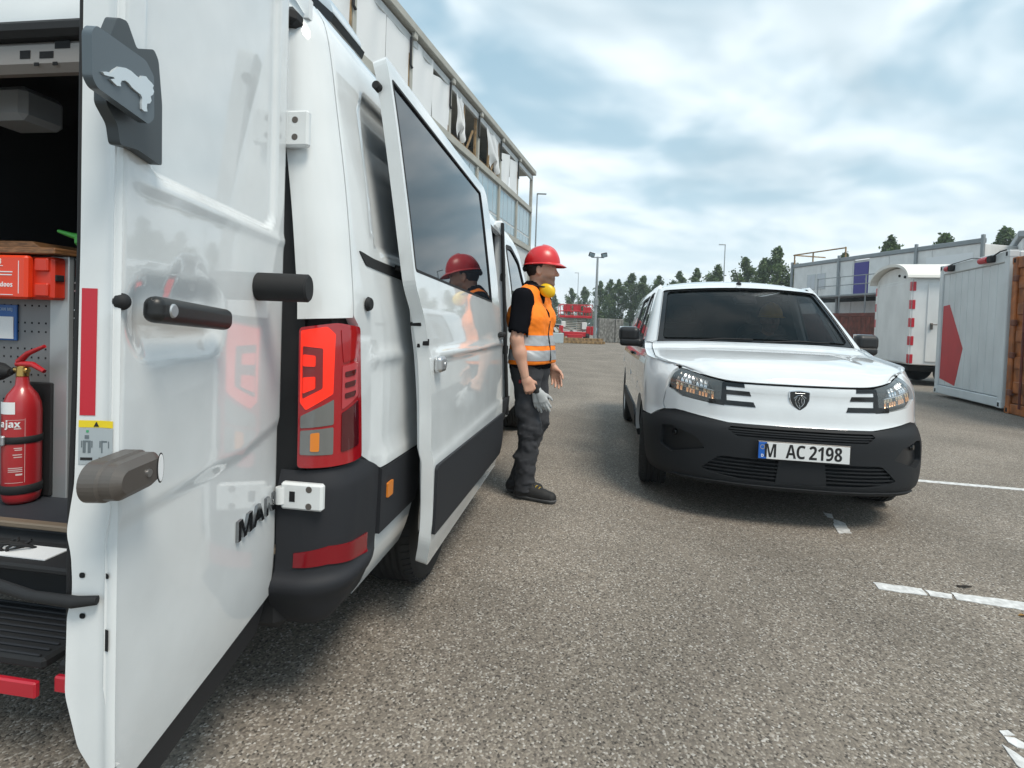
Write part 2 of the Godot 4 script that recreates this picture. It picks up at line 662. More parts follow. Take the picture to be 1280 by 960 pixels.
func ground() -> void:
	var cells := func(fr: float, cols: Array, sd: int, ret: int, size := 2048) -> NoiseTexture2D:
		var f := FastNoiseLite.new()
		f.seed = sd
		f.noise_type = FastNoiseLite.TYPE_CELLULAR
		f.frequency = fr
		f.fractal_type = FastNoiseLite.FRACTAL_NONE
		f.cellular_return_type = ret
		f.cellular_jitter = 1.0
		var t := NoiseTexture2D.new()
		t.width = size
		t.height = size
		t.seamless = true
		t.seamless_blend_skirt = 0.03
		t.noise = f
		var g := Gradient.new()
		g.offsets = PackedFloat32Array(cols.map(func(k): return k[0]))
		g.colors = PackedColorArray(cols.map(func(k): return L(k[1], k[2], k[3])))
		t.color_ramp = g
		return t
	var stones: NoiseTexture2D = cells.call(0.145, [[0.0, 0.08, 0.071, 0.062], [0.12, 0.19, 0.167, 0.145], [0.32, 0.285, 0.249, 0.211], [0.5, 0.24, 0.213, 0.185], [0.68, 0.33, 0.288, 0.242], [0.84, 0.385, 0.344, 0.297], [0.92, 0.48, 0.444, 0.40], [1.0, 0.68, 0.66, 0.63]], 5, FastNoiseLite.RETURN_CELL_VALUE)
	var gaps: NoiseTexture2D = cells.call(0.145, [[0.0, 1, 1, 1], [0.35, 0.85, 0.85, 0.85], [0.7, 0.2, 0.2, 0.2], [1.0, 0.0, 0.0, 0.0]], 5, FastNoiseLite.RETURN_DISTANCE)
	var big := noise_tex(0.008, 0.80, 1.0, 0, 1024, false, 4.0, 6, 77)
	var am := mt("asphalt_material", Color(0.93, 0.925, 0.915), 0.86, 0.0, {
		"albedo_texture": stones, "uv1_triplanar": true, "uv1_world_triplanar": true, "uv1_scale": Vector3.ONE / 1.9,
		"heightmap_enabled": true, "heightmap_texture": gaps, "heightmap_scale": 0.20,
		"detail_enabled": true, "detail_albedo": big, "detail_blend_mode": BaseMaterial3D.BLEND_MODE_MUL, "detail_uv_layer": BaseMaterial3D.DETAIL_UV_2,
		"uv2_triplanar": true, "uv2_world_triplanar": true, "uv2_scale": Vector3.ONE / 13.0})
	var mb := Mb.new()
	mb.face([Vector3(-400, 0, 60), Vector3(400, 0, 60), Vector3(400, 0, -900), Vector3(-400, 0, -900)], Vector3.UP)
	kind(obj("asphalt_ground", mb, am), "structure", "worn grey brown asphalt yard with exposed stones")
	var lf := Mb.new()
	lf.face([Vector3(-0.02, 0.004, 0), Vector3(0.0, 0.012, 0.011), Vector3(0.024, 0.005, 0.002), Vector3(0.002, 0.009, -0.010)], Vector3.UP)
	lf.face([Vector3(-0.02, 0.003, 0), Vector3(0.0, 0.010, 0.011), Vector3(0.024, 0.004, 0.002), Vector3(0.002, 0.0075, -0.010)], Vector3.DOWN)
	tag(obj("fallen_leaf", lf, mt("leaf_dry", L(0.42, 0.22, 0.05), 0.8)), "small dry yellow leaf on the asphalt near the bay line", "leaf").position = Vector3(2.29, 0.0, -2.262)
	var tw := Mb.new()
	tube(tw, [Vector3(-0.035, 0.006, 0), Vector3(0.0, 0.009, 0.006), Vector3(0.034, 0.006, 0.002)], [0.004, 0.005, 0.003], 6)
	tag(obj("twig", tw, mt("twig_dark", L(0.03, 0.025, 0.02), 0.9)), "short dark twig lying just beyond the near bay line", "twig").position = Vector3(2.253, 0.0, -2.513)
	# painted bay lines, worn at their edges
	var pm := mt("road_paint", L(0.80, 0.81, 0.81), 0.7, 0.0, {"albedo_texture": noise_tex(0.03, 0.75, 1.0, 0, 512, false, 4.0, 5, 21), "uv1_triplanar": true, "uv1_world_triplanar": true, "uv1_scale": Vector3.ONE * 1.3})
	rng.seed = 11
	var lines := [
		[1.817, -2.532, 2.021, -2.478, 1.991, -2.415, 1.799, -2.46],
		[2.028, -2.466, 2.126, -2.43, 2.093, -2.395, 2.003, -2.416],
		[2.14, -2.45, 2.419, -2.384, 3.3, -2.15, 3.28, -2.06, 2.354, -2.312, 2.108, -2.388],
		[3.2, -4.49, 4.256, -4.251, 7.3, -3.47, 7.28, -3.39, 4.24, -4.185, 3.18, -4.42],
		[2.155, -3.384, 2.186, -3.33, 2.127, -3.164, 2.038, -3.146, 2.088, -3.282],
		[2.162, -3.506, 2.202, -3.479, 2.162, -3.403, 2.135, -3.424],
		[1.544, -1.559, 1.573, -1.56, 1.588, -1.539, 1.63, -1.50, 1.62, -1.47, 1.569, -1.51, 1.535, -1.537],
		[1.513, -1.53, 1.526, -1.476, 1.56, -1.43, 1.53, -1.40, 1.491, -1.431, 1.483, -1.452],
		[1.55, -1.582, 1.583, -1.583, 1.578, -1.57, 1.548, -1.566]]
	var k := 0
	for l in lines:
		var rough := PackedVector2Array()
		var p := pv(l)
		for i in p.size():
			var a := p[i]
			var b := p[(i + 1) % p.size()]
			var m := maxi(1, int(a.distance_to(b) / 0.02))
			for j in m:
				rough.append(a.lerp(b, float(j) / m) + Vector2(rng.randfn(0, 0.0028), rng.randfn(0, 0.0028)))
		if Geometry2D.triangulate_polygon(rough).is_empty():
			rough = p
		if Geometry2D.triangulate_polygon(rough).is_empty():
			print("bad marking ", k)
			k += 1
			continue
		var q := Mb.new()
		extr(q, rough, 0.003, Transform3D(Basis(Vector3.RIGHT, Vector3.BACK, Vector3.DOWN), Vector3(0, 0.0035, 0)))
		kind(obj("road_marking", q, pm), "structure", ["near piece of the worn white bay line", "thin broken middle piece of the white bay line", "far piece of the white bay line running off to the right", "long white bay line behind the white delivery van", "worn patch of white paint in front of the delivery van", "small speck of white paint under the delivery van bumper", "curved scrap of white paint at the lower right corner", "flaked scrap of white paint nearest the lower right corner", "short flake of white paint at the lower right"][k])
		k += 1

# ---------- the open work van on the left ----------
const TB := [[0.28, -0.07], [0.42, -0.015], [0.55, 0.0], [1.2, 0.0], [1.4, -0.018], [1.6, -0.045], [1.8, -0.08], [2.0, -0.118], [2.08, -0.145], [2.15, -0.19]]
const LEAN := [[0.3, 0.0], [0.8, 0.0], [1.2, 0.0], [2.0, 0.045], [2.15, 0.08]]

func V(a: float, y: float, b: float) -> Vector3:
	return Vector3(b, y, -a)

func van_plain(s: float, y: float) -> Vector3:
	var a := 0.0
	var b := 0.0
	if s < 0.07:
		b = -0.17 + s
	elif s < 0.227:
		var an := (s - 0.07) / 0.1
		a = 0.1 - 0.1 * cos(an)
		b = -0.1 + 0.1 * sin(an)
	else:
		a = s - 0.127
	b += lerps(TB, y)
	a += lerps(LEAN, y) * (1.0 - smoothstep(0.1, 0.9, a))
	return V(a, y, b)

func soft_box(x: float, y: float, x0: float, y0: float, x1: float, y1: float, r: float, w: float) -> float:
	# 1 inside the rounded rectangle, 0 outside, over the width w
	var q := Vector2(absf(x - (x0 + x1) * 0.5) - (x1 - x0) * 0.5 + r, absf(y - (y0 + y1) * 0.5) - (y1 - y0) * 0.5 + r)
	var d := Vector2(maxf(q.x, 0), maxf(q.y, 0)).length() + minf(maxf(q.x, q.y), 0.0) - r
	return 1.0 - smoothstep(-w, w, d)

func van_side(s: float, y: float) -> Vector3:
	var p := van_plain(s, y)
	var a := s - 0.127
	p.x -= 0.022 * soft_box(a, y, 0.26, 1.43, 1.92, 1.95, 0.07, 0.022)
	p.x += 0.012 * exp(-pow((y - 1.08) / 0.02, 2)) * smoothstep(0.15, 0.3, a)
	p.x += 0.010 * smoothstep(0.80, 0.74, y) * smoothstep(0.2, 0.35, a)
	return p

func van_bumper(s: float, y: float) -> Vector3:
	var p := van_plain(s, maxf(y, 0.42))
	p.y = y
	var o: float = lerps([[0.33, -0.045], [0.36, -0.02], [0.42, 0.012], [0.455, 0.030], [0.475, 0.032], [0.495, 0.014], [0.52, 0.010], [0.735, 0.012], [0.785, -0.004], [0.80, -0.008]], y)
	var an := clampf((s - 0.07) / 0.157, 0, 1) * PI * 0.5
	o *= smoothstep(0.42, 0.30, s) * 0.8 + 0.2
	return p + Vector3(sin(an), 0, cos(an)) * o

func circle_poly(c: Vector2, r: float, seg := 40) -> PackedVector2Array:
	var p := PackedVector2Array()
	for k in seg:
		p.append(c + Vector2.from_angle(TAU * k / seg) * r)
	return p

func wheel(called: String, parent: Node, at: Vector3, r: float, w: float, out_x: float, turn := 0.0) -> Node3D:
	# axle along x; out_x says which end shows its rim
	var ty := Mb.new()
	var h := w * 0.5
	var prof := [Vector2(r * 0.62, -h * 0.86), Vector2(r * 0.72, -h * 1.0), Vector2(r * 0.9, -h), Vector2(r * 0.975, -h * 0.8), Vector2(r, -h * 0.55)]
	for k in 4:
		var x := lerpf(-h * 0.5, h * 0.5, (k + 0.5) / 4.0)
		prof.append_array([Vector2(r, x - h * 0.09), Vector2(r - 0.008, x - h * 0.05), Vector2(r - 0.008, x + h * 0.05), Vector2(r, x + h * 0.09)])
	prof.append_array([Vector2(r, h * 0.55), Vector2(r * 0.975, h * 0.8), Vector2(r * 0.9, h), Vector2(r * 0.72, h), Vector2(r * 0.62, h * 0.86)])
	lathe(ty, prof, Vector3.ZERO, Basis(Vector3.UP, Vector3.RIGHT, Vector3.FORWARD).orthonormalized(), 48)
	for k in 60:
		var an := TAU * k / 60.0
		for sx in [-1.0, 1.0]:
			var bs := Basis(Vector3.RIGHT, an)
			box(ty, bs * Vector3(sx * h * 0.74, r * 0.972, 0), Vector3(h * 0.3, 0.012, r * 0.055), 0.0, bs * Basis(Vector3.BACK, -sx * 0.35))
	var o := obj(called, ty, M.tyre_rubber, parent)
	o.position = at
	o.rotation.y = turn
	var rim := Mb.new()
	var sx := out_x * h
	lathe(rim, [Vector2(0, sx * 0.62), Vector2(r * 0.14, sx * 0.64), Vector2(r * 0.2, sx * 0.45), Vector2(r * 0.5, sx * 0.5), Vector2(r * 0.58, sx * 0.7), Vector2(r * 0.63, sx * 0.9), Vector2(r * 0.66, sx * 0.86), Vector2(r * 0.63, -sx * 0.8)], Vector3.ZERO, Basis(Vector3.UP, Vector3.RIGHT, Vector3.FORWARD).orthonormalized(), 40)
	for k in 5:
		var bs := Basis(Vector3.RIGHT, TAU * k / 5.0)
		cyl(rim, bs * Vector3(sx * 0.62, r * 0.17, 0), bs * Vector3(sx * 0.7, r * 0.17, 0), 0.011, -1.0, 8)
	obj("rim", rim, M.aluminium, o)
	var hl := Mb.new()
	for k in 10:
		var bs := Basis(Vector3.RIGHT, TAU * (k + 0.5) / 10.0)
		cyl(hl, bs * Vector3(sx * 0.5, r * 0.42, 0), bs * Vector3(sx * 0.535, r * 0.42, 0), r * 0.06, -1.0, 10)
	obj("rim_hole", hl, M.dark_void, o)
	return o

func work_van() -> void:
	var t := thing("work_van", "large white work van with open rear and sliding doors at the left edge", "van", Vector3(-0.463, 0, -1.407), deg_to_rad(-8.0))
	var W := van_side
	var white: Material = M.white_paint
	# --- body panels of the side we see
	var pillar := Mb.new()
	conform(pillar, pv([0.042, 1.203, 0.203, 1.212, 0.203, 2.14, 0.042, 2.14]), W, 0.02, 0.03, [], 1.0)
	obj("corner_pillar", pillar, white, t)
	var arch := circle_poly(Vector2(1.17, 0.33), 0.43)
	var flank := Mb.new()
	var cut := Geometry2D.clip_polygons(rnd(pv([0.208, 2.14, 0.208, 1.215, 0.235, 1.19, 0.272, 0.80, 0.41, 0.727, 2.1, 0.70, 2.1, 2.14]), 0.006), arch)
	conform(flank, cut[0], W, 0.035, 0.03, [], 1.0)
	obj("side_panel", flank, white, t)
	var mould := Mb.new()
	cut = Geometry2D.clip_polygons(pv([0.412, 0.722, 0.411, 0.508, 1.4, 0.50, 2.1, 0.50, 2.1, 0.696]), arch)
	for pc in cut:
		mould = Mb.new()
		conform(mould, pc, van_plain, 0.03, 0.03, [], 1.0, 0.012)
		obj("side_moulding", mould, M.dark_plastic, t)
	var sill := Mb.new()
	cut = Geometry2D.clip_polygons(pv([0.405, 0.505, 0.35, 0.37, 0.33, 0.345, 2.1, 0.345, 2.1, 0.497]), arch)
	for pc in cut:
		sill = Mb.new()
		conform(sill, pc, van_plain, 0.03, 0.03, [], 1.0)
		obj("sill_panel", sill, white, t)
	var bump := Mb.new()
	conform(bump, pv([0.0, 0.335, 0.30, 0.335, 0.345, 0.38, 0.40, 0.505, 0.405, 0.732, 0.272, 0.797, 0.05, 0.785, 0.0, 0.785]), van_bumper, 0.02, 0.04, [], 1.0)
	obj("rear_bumper", bump, M.dark_plastic, t)
	var refl := Mb.new()
	conform(refl, pv([0.055, 0.520, 0.14, 0.527, 0.31, 0.492, 0.31, 0.553, 0.14, 0.577, 0.055, 0.560]), van_bumper, 0.02, 0.008, [], 1.0, 0.004)
	obj("bumper_reflector", refl, mt("reflector_red", L(0.20, 0.006, 0.012), 0.15), t)
	# the same corner on the far side
	var far_w := func(s: float, y: float) -> Vector3:
		var p := van_plain(s, y)
		return Vector3(-2.04 - p.x, p.y, p.z)
	for q in [["corner_pillar", [0.042, 1.203, 0.203, 1.212, 0.203, 2.14, 0.042, 2.14], white, 0.0], ["tail_light", [0.052, 0.795, 0.262, 0.80, 0.236, 1.185, 0.052, 1.180], M.red_lens, 0.006], ["rear_bumper", [0.0, 0.335, 0.30, 0.335, 0.345, 0.38, 0.40, 0.505, 0.405, 0.732, 0.272, 0.797, 0.0, 0.785], M.dark_plastic, 0.012], ["door_seal", [-0.06, 0.46, 0.052, 0.46, 0.052, 2.04, -0.06, 2.04], M.black_rubber, -0.022]]:
		var fm := Mb.new()
		conform(fm, pv(q[1]), far_w, 0.03, 0.02, [], -1.0, q[3])
		obj(q[0], fm, q[2], t)
	var rr := Mb.new()
	conform(rr, pv([-0.16, 2.062, -0.16, 2.12, -0.225, 2.185, -0.32, 2.228, -0.5, 2.258, -1.02, 2.283, -1.54, 2.258, -1.72, 2.228, -1.815, 2.185, -1.88, 2.12, -1.88, 2.062]), func(b: float, y: float) -> Vector3: return V(0.075 + 0.35 * maxf(0.0, y - 2.06) * maxf(0.0, y - 2.06) * 3.0, y, b), 0.05, 0.02, [], 1.0)
	obj("roof_rear_panel", rr, white, t)
	# dark opening seals behind the door gap
	var ds := Mb.new()
	conform(ds, rnd(pv([-0.06, 0.46, 0.052, 0.46, 0.052, 1.99, 0.03, 2.06, -0.06, 2.06]), 0.01), van_plain, 0.03, 0.02, [], 1.0, -0.022)
	obj("door_seal", ds, M.black_rubber, t)
	bx("lamp_frame", V(0.075, 1.0, -0.085), Vector3(0.10, 0.5, 0.08), M.black_rubber, t, 0.01)
	# --- tail lamp, wrapped round the corner
	var lamp := Mb.new()
	var lp := rnd(pv([0.052, 0.795, 0.15, 0.798, 0.262, 0.80, 0.236, 1.185, 0.15, 1.196, 0.052, 1.180]), 0.012)
	conform(lamp, lp, van_plain, 0.015, 0.03, [], 1.0, 0.006)
	var lo := obj("tail_light", lamp, M.red_lens, t)
	var part := func(called: String, p: Array, m: Material, lift: float, holes := []) -> void:
		var q := Mb.new()
		conform(q, rnd(pv(p), 0.004, 2), van_plain, 0.012, 0.005, holes, 1.0, lift)
		obj(called, q, m, lo)
	part.call("light_ring", [0.058, 0.975, 0.075, 0.955, 0.142, 1.0, 0.146, 1.165, 0.125, 1.185, 0.058, 1.172], M.tail_lamp_glow, 0.008, [rnd(pv([0.064, 0.985, 0.116, 1.015, 0.116, 1.125, 0.064, 1.13]), 0.004, 2)])
	part.call("light_cell", [0.066, 1.075, 0.098, 1.075, 0.098, 1.105, 0.066, 1.108], M.tail_lamp_glow, 0.009)
	part.call("light_cell", [0.066, 1.0, 0.098, 1.015, 0.098, 1.048, 0.066, 1.045], M.tail_lamp_glow, 0.009)
	part.call("lens_core", [0.064, 0.987, 0.115, 1.016, 0.115, 1.124, 0.064, 1.129], mt("red_lens_mid", L(0.20, 0.006, 0.010), 0.1, 0.0, {"clearcoat_enabled": true}), 0.0065)
	part.call("clear_cell", [0.060, 0.905, 0.144, 0.915, 0.144, 0.985, 0.128, 0.975, 0.060, 0.938], M.clear_lens, 0.008)
	part.call("clear_cell", [0.060, 0.832, 0.144, 0.832, 0.144, 0.908, 0.060, 0.898], M.clear_lens, 0.008)
	part.call("bulb", [0.088, 0.842, 0.110, 0.842, 0.110, 0.895, 0.088, 0.892], M.amber_lens, 0.0095)
	part.call("side_lens", [0.168, 1.085, 0.218, 1.10, 0.222, 1.175, 0.160, 1.178], M.red_lens, 0.009)
	part.call("side_lens", [0.165, 0.955, 0.222, 0.99, 0.218, 1.085, 0.165, 1.075], M.red_lens_pale, 0.009)
	for k in 3:
		part.call("lens_rib", [0.172, 0.985 + k * 0.03, 0.205, 0.99 + k * 0.03, 0.21, 1.006 + k * 0.03, 0.172, 1.0 + k * 0.03], M.red_lens_dark, 0.011)
	part.call("side_lens", [0.165, 0.835, 0.232, 0.845, 0.225, 0.975, 0.165, 0.945], M.red_lens_dark, 0.009)
	# --- hinges, indicator, cap, rail
	for h in [[1.72, -0.190, -0.075, 0.098], [0.722, -0.152, -0.030, 0.074]]:
		var hm := Mb.new()
		var ln := lerps(LEAN, h[0]) * 0.9
		var bb := lerps(TB, h[0])
		box(hm, V(-0.016 + ln, h[0], (h[1] + h[2]) * 0.5 + bb * 0.5), Vector3(h[2] - h[1], h[3], 0.022), 0.006)
		cyl(hm, V(-0.022 + ln, h[0] - h[3] * 0.3, h[1] + bb * 0.5), V(-0.022 + ln, h[0] + h[3] * 0.3, h[1] + bb * 0.5), 0.014, -1.0, 12)
		var ho := obj("door_hinge", hm, white, t)
		for e in [-0.024, 0.022]:
			var sc := Mb.new()
			cyl(sc, V(-0.026 + ln, h[0] + e, h[2] - 0.038 + bb * 0.5), V(-0.0275 + ln, h[0] + e, h[2] - 0.038 + bb * 0.5), 0.009, -1.0, 12)
			obj("screw", sc, M.lock_metal, ho)
		bx("slot", V(-0.0268 + ln, h[0], h[1] + 0.036 + bb * 0.5), Vector3(0.016, 0.028, 0.002), M.dark_void, ho, 0.0)
	var ind := Mb.new()
	conform(ind, rnd(pv([0.457, 0.612, 0.505, 0.612, 0.505, 0.662, 0.457, 0.662]), 0.004), van_plain, 0.02, 0.012, [], 1.0, 0.018)
	obj("side_marker_light", ind, M.amber_lens, t)
	var cap := Mb.new()
	cyl(cap, V(0.165, 1.255, 0.0), V(0.165, 1.255, 0.014), 0.022, 0.019, 20, 0.003)
	obj("round_cap", cap, M.black_rubber, t)
	var rail := Mb.new()
	conform(rail, rnd(pv([0.255, 1.412, 0.30, 1.372, 0.75, 1.345, 0.80, 1.36, 0.75, 1.385, 0.36, 1.40]), 0.01), van_plain, 0.03, 0.012, [], 1.0, 0.003)
	obj("slide_rail", rail, M.black_rubber, t)
	var arm := Mb.new()
	tube(arm, [V(0.40, 1.39, -0.005), V(0.43, 1.385, 0.035), V(0.37, 1.375, 0.06)], 0.010, 8)
	cyl(arm, V(0.40, 1.36, 0.05), V(0.40, 1.41, 0.05), 0.016, -1.0, 12)
	obj("roller_arm", arm, M.black_rubber, t)
	# --- roof, far side, nose
	var sec := [[-0.19, 2.15], [-0.225, 2.19], [-0.32, 2.235], [-0.5, 2.265], [-1.02, 2.29], [-1.54, 2.265], [-1.72, 2.235], [-1.815, 2.19], [-1.85, 2.15], [-1.86, 2.13]]
	var sx := sec.map(func(k): return [-k[0], k[1]])
	var roof := Mb.new()
	sheet(roof, 24, 40, func(u: float, w: float) -> Vector3:
		var b := lerpf(-0.172, -1.868, smoothstep(0, 1, w) * 0.5 + w * 0.5)
		var y := 2.122 if b > -0.1725 else lerps([[0.17, 2.118], [0.19, 2.15]] + sx.slice(1), -b)
		return V(lerpf(0.10, 4.2, u) - 0.03 * smoothstep(0.1, 0.0, u), y - 0.05 * pow(1.0 - minf(u * 14.0, 1.0), 2.0), b), 1.0)
	obj("roof", roof, white, t)
	var far := Mb.new()
	sheet(far, 2, 14, func(u: float, w: float) -> Vector3:
		var y := lerpf(0.34, 2.14, w)
		return V(lerpf(0.03, 4.2, u), y, -2.04 - lerps(TB, y)), -1.0)
	obj("far_side_panel", far, white, t)
	# front door and pillars on the near side, past the opening
	var fdoor := Mb.new()
	var win := rnd(pv([3.55, 1.36, 3.55, 1.93, 3.95, 1.97, 4.45, 1.88, 4.92, 1.36]), 0.08)
	var arch2 := circle_poly(Vector2(4.83, 0.33), 0.43)
	cut = Geometry2D.clip_polygons(pv([3.43, 0.40, 3.43, 2.14, 4.2, 2.14, 4.62, 1.98, 5.2, 1.36, 5.75, 1.18, 5.95, 0.9, 5.95, 0.40]), arch2)
	conform(fdoor, cut[0], van_plain, 0.05, 0.04, [win], 1.0)
	obj("front_door", fdoor, white, t)
	var fseal := Mb.new()
	conform(fseal, Geometry2D.offset_polygon(win, 0.012)[0], van_plain, 0.06, 0.006, [Geometry2D.offset_polygon(win, -0.03)[0]], 1.0, 0.004)
	obj("window_seal", fseal, M.black_rubber, t)
	var fglass := Mb.new()
	conform(fglass, win, van_plain, 0.08, 0.0, [], 1.0, -0.008)
	obj("front_window", fglass, M.tinted_glass, t)
	bx("door_pillar", V(3.27, 1.25, -0.10), Vector3(0.10, 1.75, 0.07), white, t, 0.02, Basis(Vector3.BACK, 0.06))
	bx("pillar_seal", V(3.22, 1.25, -0.055), Vector3(0.03, 1.7, 0.03), M.black_rubber, t, 0.008, Basis(Vector3.BACK, 0.06))
	bx("pillar_latch", V(3.225, 1.62, -0.085), Vector3(0.045, 0.07, 0.03), M.black_rubber, t, 0.008)
	bx("pillar_latch", V(3.225, 0.98, -0.04), Vector3(0.045, 0.08, 0.03), M.black_rubber, t, 0.008)
	bx("front_handle", V(3.45, 1.10, 0.02), Vector3(0.03, 0.03, 0.14), M.black_rubber, t, 0.01)
	var head := Mb.new()
	conform(head, pv([2.1, 1.99, 3.43, 1.99, 3.43, 2.14, 2.1, 2.14]), van_plain, 0.05, 0.04, [], 1.0)
	obj("side_header", head, white, t)
	var sill2 := Mb.new()
	conform(sill2, pv([2.1, 0.345, 3.43, 0.345, 3.43, 0.56, 2.1, 0.56]), van_plain, 0.05, 0.04, [], 1.0)
	obj("step_sill", sill2, M.dark_plastic, t)
	var nose := Mb.new()
	var np := [[4.2, 2.13], [4.45, 2.10], [4.62, 1.98], [5.2, 1.36], [5.75, 1.18], [5.93, 1.0], [5.98, 0.7], [5.95, 0.35]]
	sheet(nose, 28, 12, func(u: float, w: float) -> Vector3:
		var k := minf(u * 7.0, 6.999)
		var i := int(k)
		var q := Vector2(np[i][0], np[i][1]).lerp(Vector2(np[i + 1][0], np[i + 1][1]), k - i)
		var z := w * 2.0 - 1.0
		var hw := 1.02 + lerps(TB, clampf(q.y, 0.4, 2.14))
		return V(q.x - 0.22 * z * z * z * z, q.y + 0.10 * (1.0 - z * z) * smoothstep(4.6, 4.2, q.x), -1.02 + z * hw), -1.0)
	obj("nose_panel", nose, white, t)
	var ws := Mb.new()
	sheet(ws, 4, 8, func(u: float, w: float) -> Vector3:
		var z := (w * 2.0 - 1.0) * lerpf(0.86, 0.92, u)
		return V(lerpf(4.66, 5.16, u) - 0.22 * pow(z, 4) + 0.02, lerpf(1.96, 1.42, u) + 0.02, -1.02 + z * 0.95), -1.0)
	obj("windscreen", ws, M.tinted_glass, t)
	# --- load space
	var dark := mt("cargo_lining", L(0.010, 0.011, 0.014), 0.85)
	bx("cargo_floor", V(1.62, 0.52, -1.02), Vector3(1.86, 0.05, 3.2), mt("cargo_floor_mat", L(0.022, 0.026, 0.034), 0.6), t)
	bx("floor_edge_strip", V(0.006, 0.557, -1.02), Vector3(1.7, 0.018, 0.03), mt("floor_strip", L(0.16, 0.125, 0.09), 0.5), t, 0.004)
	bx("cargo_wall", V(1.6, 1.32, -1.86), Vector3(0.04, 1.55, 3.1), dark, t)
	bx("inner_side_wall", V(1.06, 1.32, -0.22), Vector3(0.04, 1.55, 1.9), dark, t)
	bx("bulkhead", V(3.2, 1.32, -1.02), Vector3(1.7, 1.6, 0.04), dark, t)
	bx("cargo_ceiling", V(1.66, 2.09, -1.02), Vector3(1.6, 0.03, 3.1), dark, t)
	var hdr := bx("rear_header", V(0.075, 1.975, -1.02), Vector3(1.66, 0.095, 0.06), mt("header_metal", L(0.24, 0.225, 0.215), 0.5), t, 0.02)
	for q in [[-0.93, 2.0, 0.026, 0.011], [-1.06, 1.975, 0.018, 0.012], [-0.985, 1.972, 0.024, 0.01], [-1.02, 1.945, 0.008, 0.005], [-0.955, 1.945, 0.008, 0.005]]:
		bx("header_hole", V(0.0446, q[1], q[0]), Vector3(q[2] * 2, q[3] * 2, 0.002), M.dark_void, hdr, 0.0)
	bx("header_seal", V(0.05, 2.045, -1.02), Vector3(1.7, 0.05, 0.06), M.black_rubber, t, 0.015)
	bx("cargo_light", V(0.35, 1.94, -1.45), Vector3(0.2, 0.12, 0.16), mt("pale_plastic", L(0.30, 0.33, 0.36), 0.5), t, 0.02)
	# underbody and rear beam
	bx("underbody", V(2.8, 0.42, -1.02), Vector3(1.74, 0.14, 5.3), M.dark_void, t, 0.02)
	bx("rear_beam", V(0.06, 0.43, -1.02), Vector3(1.74, 0.22, 0.12), M.black_rubber, t, 0.03)
	var step_ := bx("rear_step", V(-0.10, 0.305, -1.13), Vector3(0.92, 0.03, 0.22), M.black_rubber, t, 0.008)
	for k in 9:
		bx("tread_rib", V(-0.20 + k * 0.024, 0.323, -1.13), Vector3(0.88, 0.006, 0.008), M.dark_plastic, step_, 0.002)
	bx("step_edge", V(-0.215, 0.245, -1.145), Vector3(0.93, 0.042, 0.016), M.red_film, step_, 0.004)
	bx("step_edge", V(-0.19, 0.250, -0.52), Vector3(0.27, 0.042, 0.016), M.red_film, step_, 0.004)
	bx("tread_plate", V(-0.09, 0.29, -0.52), Vector3(0.27, 0.03, 0.2), M.black_rubber, step_, 0.008)
	words("p", 0.026, M.white_print, step_, Transform3D(Basis.IDENTITY, V(-0.2235, 0.243, -0.800)))
	bx("bumper_tray", V(-0.05, 0.50, -1.02), Vector3(1.5, 0.02, 0.16), M.black_rubber, t, 0.006)
	bx("paper_sheet", V(-0.065, 0.5125, -0.93), Vector3(0.26, 0.003, 0.07), M.white_print, t, 0.0)
	var cord := Mb.new()
	var cp := []
	for k in 40:
		var an := k * 0.62
		cp.append(V(-0.06 + 0.022 * sin(an), 0.522 + 0.012 * sin(k * 0.9), -0.98 + 0.03 * cos(an * 0.9) + 0.0015 * k))
	tube(cord, cp, 0.0045, 6)
	tag(obj("cable_coil", cord, M.black_rubber) as Node3D, "small tangled black cable lying on the white sheet at the van sill", "cable").transform = t.transform
	# wheels
	wheel("wheel", t, V(1.05, 0.345, -0.14), 0.345, 0.235, 1.0)
	wheel("wheel", t, V(4.70, 0.345, -0.14), 0.345, 0.235, 1.0)
	wheel("wheel", t, V(1.05, 0.345, -1.90), 0.345, 0.235, -1.0)
	wheel("wheel", t, V(4.70, 0.345, -1.90), 0.345, 0.235, -1.0)
	# roof light bar
	var bar := Mb.new()
	extr(bar, pv([-0.285, 2.262, -0.275, 2.290, -0.40, 2.40, -1.64, 2.40, -1.765, 2.290, -1.755, 2.262, -1.62, 2.345, -0.42, 2.345]), 0.26, Transform3D(Basis.IDENTITY, V(0.70, 0, 0)), 0.0)
	var bo := obj("roof_light_bar", bar, M.black_gloss, t)
	var be := Mb.new()
	extr(be, rnd(pv([-0.283, 2.297, -0.40, 2.402, -0.62, 2.402, -0.62, 2.475, -0.44, 2.475, -0.36, 2.43, -0.29, 2.33]), 0.02), 0.24, Transform3D(Basis.IDENTITY, V(0.69, 0, 0)), 0.01)
	obj("bar_lens", be, mt("bar_lens", L(0.60, 0.66, 0.70), 0.12, 0.3), bo)
	for k in 5:
		bx("bar_lens", V(0.57, 2.44, -0.72 - k * 0.165), Vector3(0.155, 0.07, 0.24), M.bar_lens, bo, 0.02)
	for x in [-0.5, -1.54]:
		bx("bar_foot", V(0.57, 2.31, x), Vector3(0.06, 0.09, 0.1), M.black_rubber, bo, 0.01)
	sliding_door(t)
	rear_door(t)
	cabinet(t)

func door_side(a: float, y: float) -> Vector3:
	var b: float = lerps([[0.28, 0.085], [0.42, 0.115], [0.6, 0.12], [1.0, 0.115], [1.2, 0.10], [1.38, 0.08], [1.6, 0.055], [2.0, 0.0], [2.1, -0.03]], y)
	b += 0.012 * exp(-pow((y - 1.085) / 0.02, 2)) * smoothstep(0.45, 0.6, a)
	b += 0.010 * smoothstep(0.74, 0.70, y)
	return V(a, y, b)

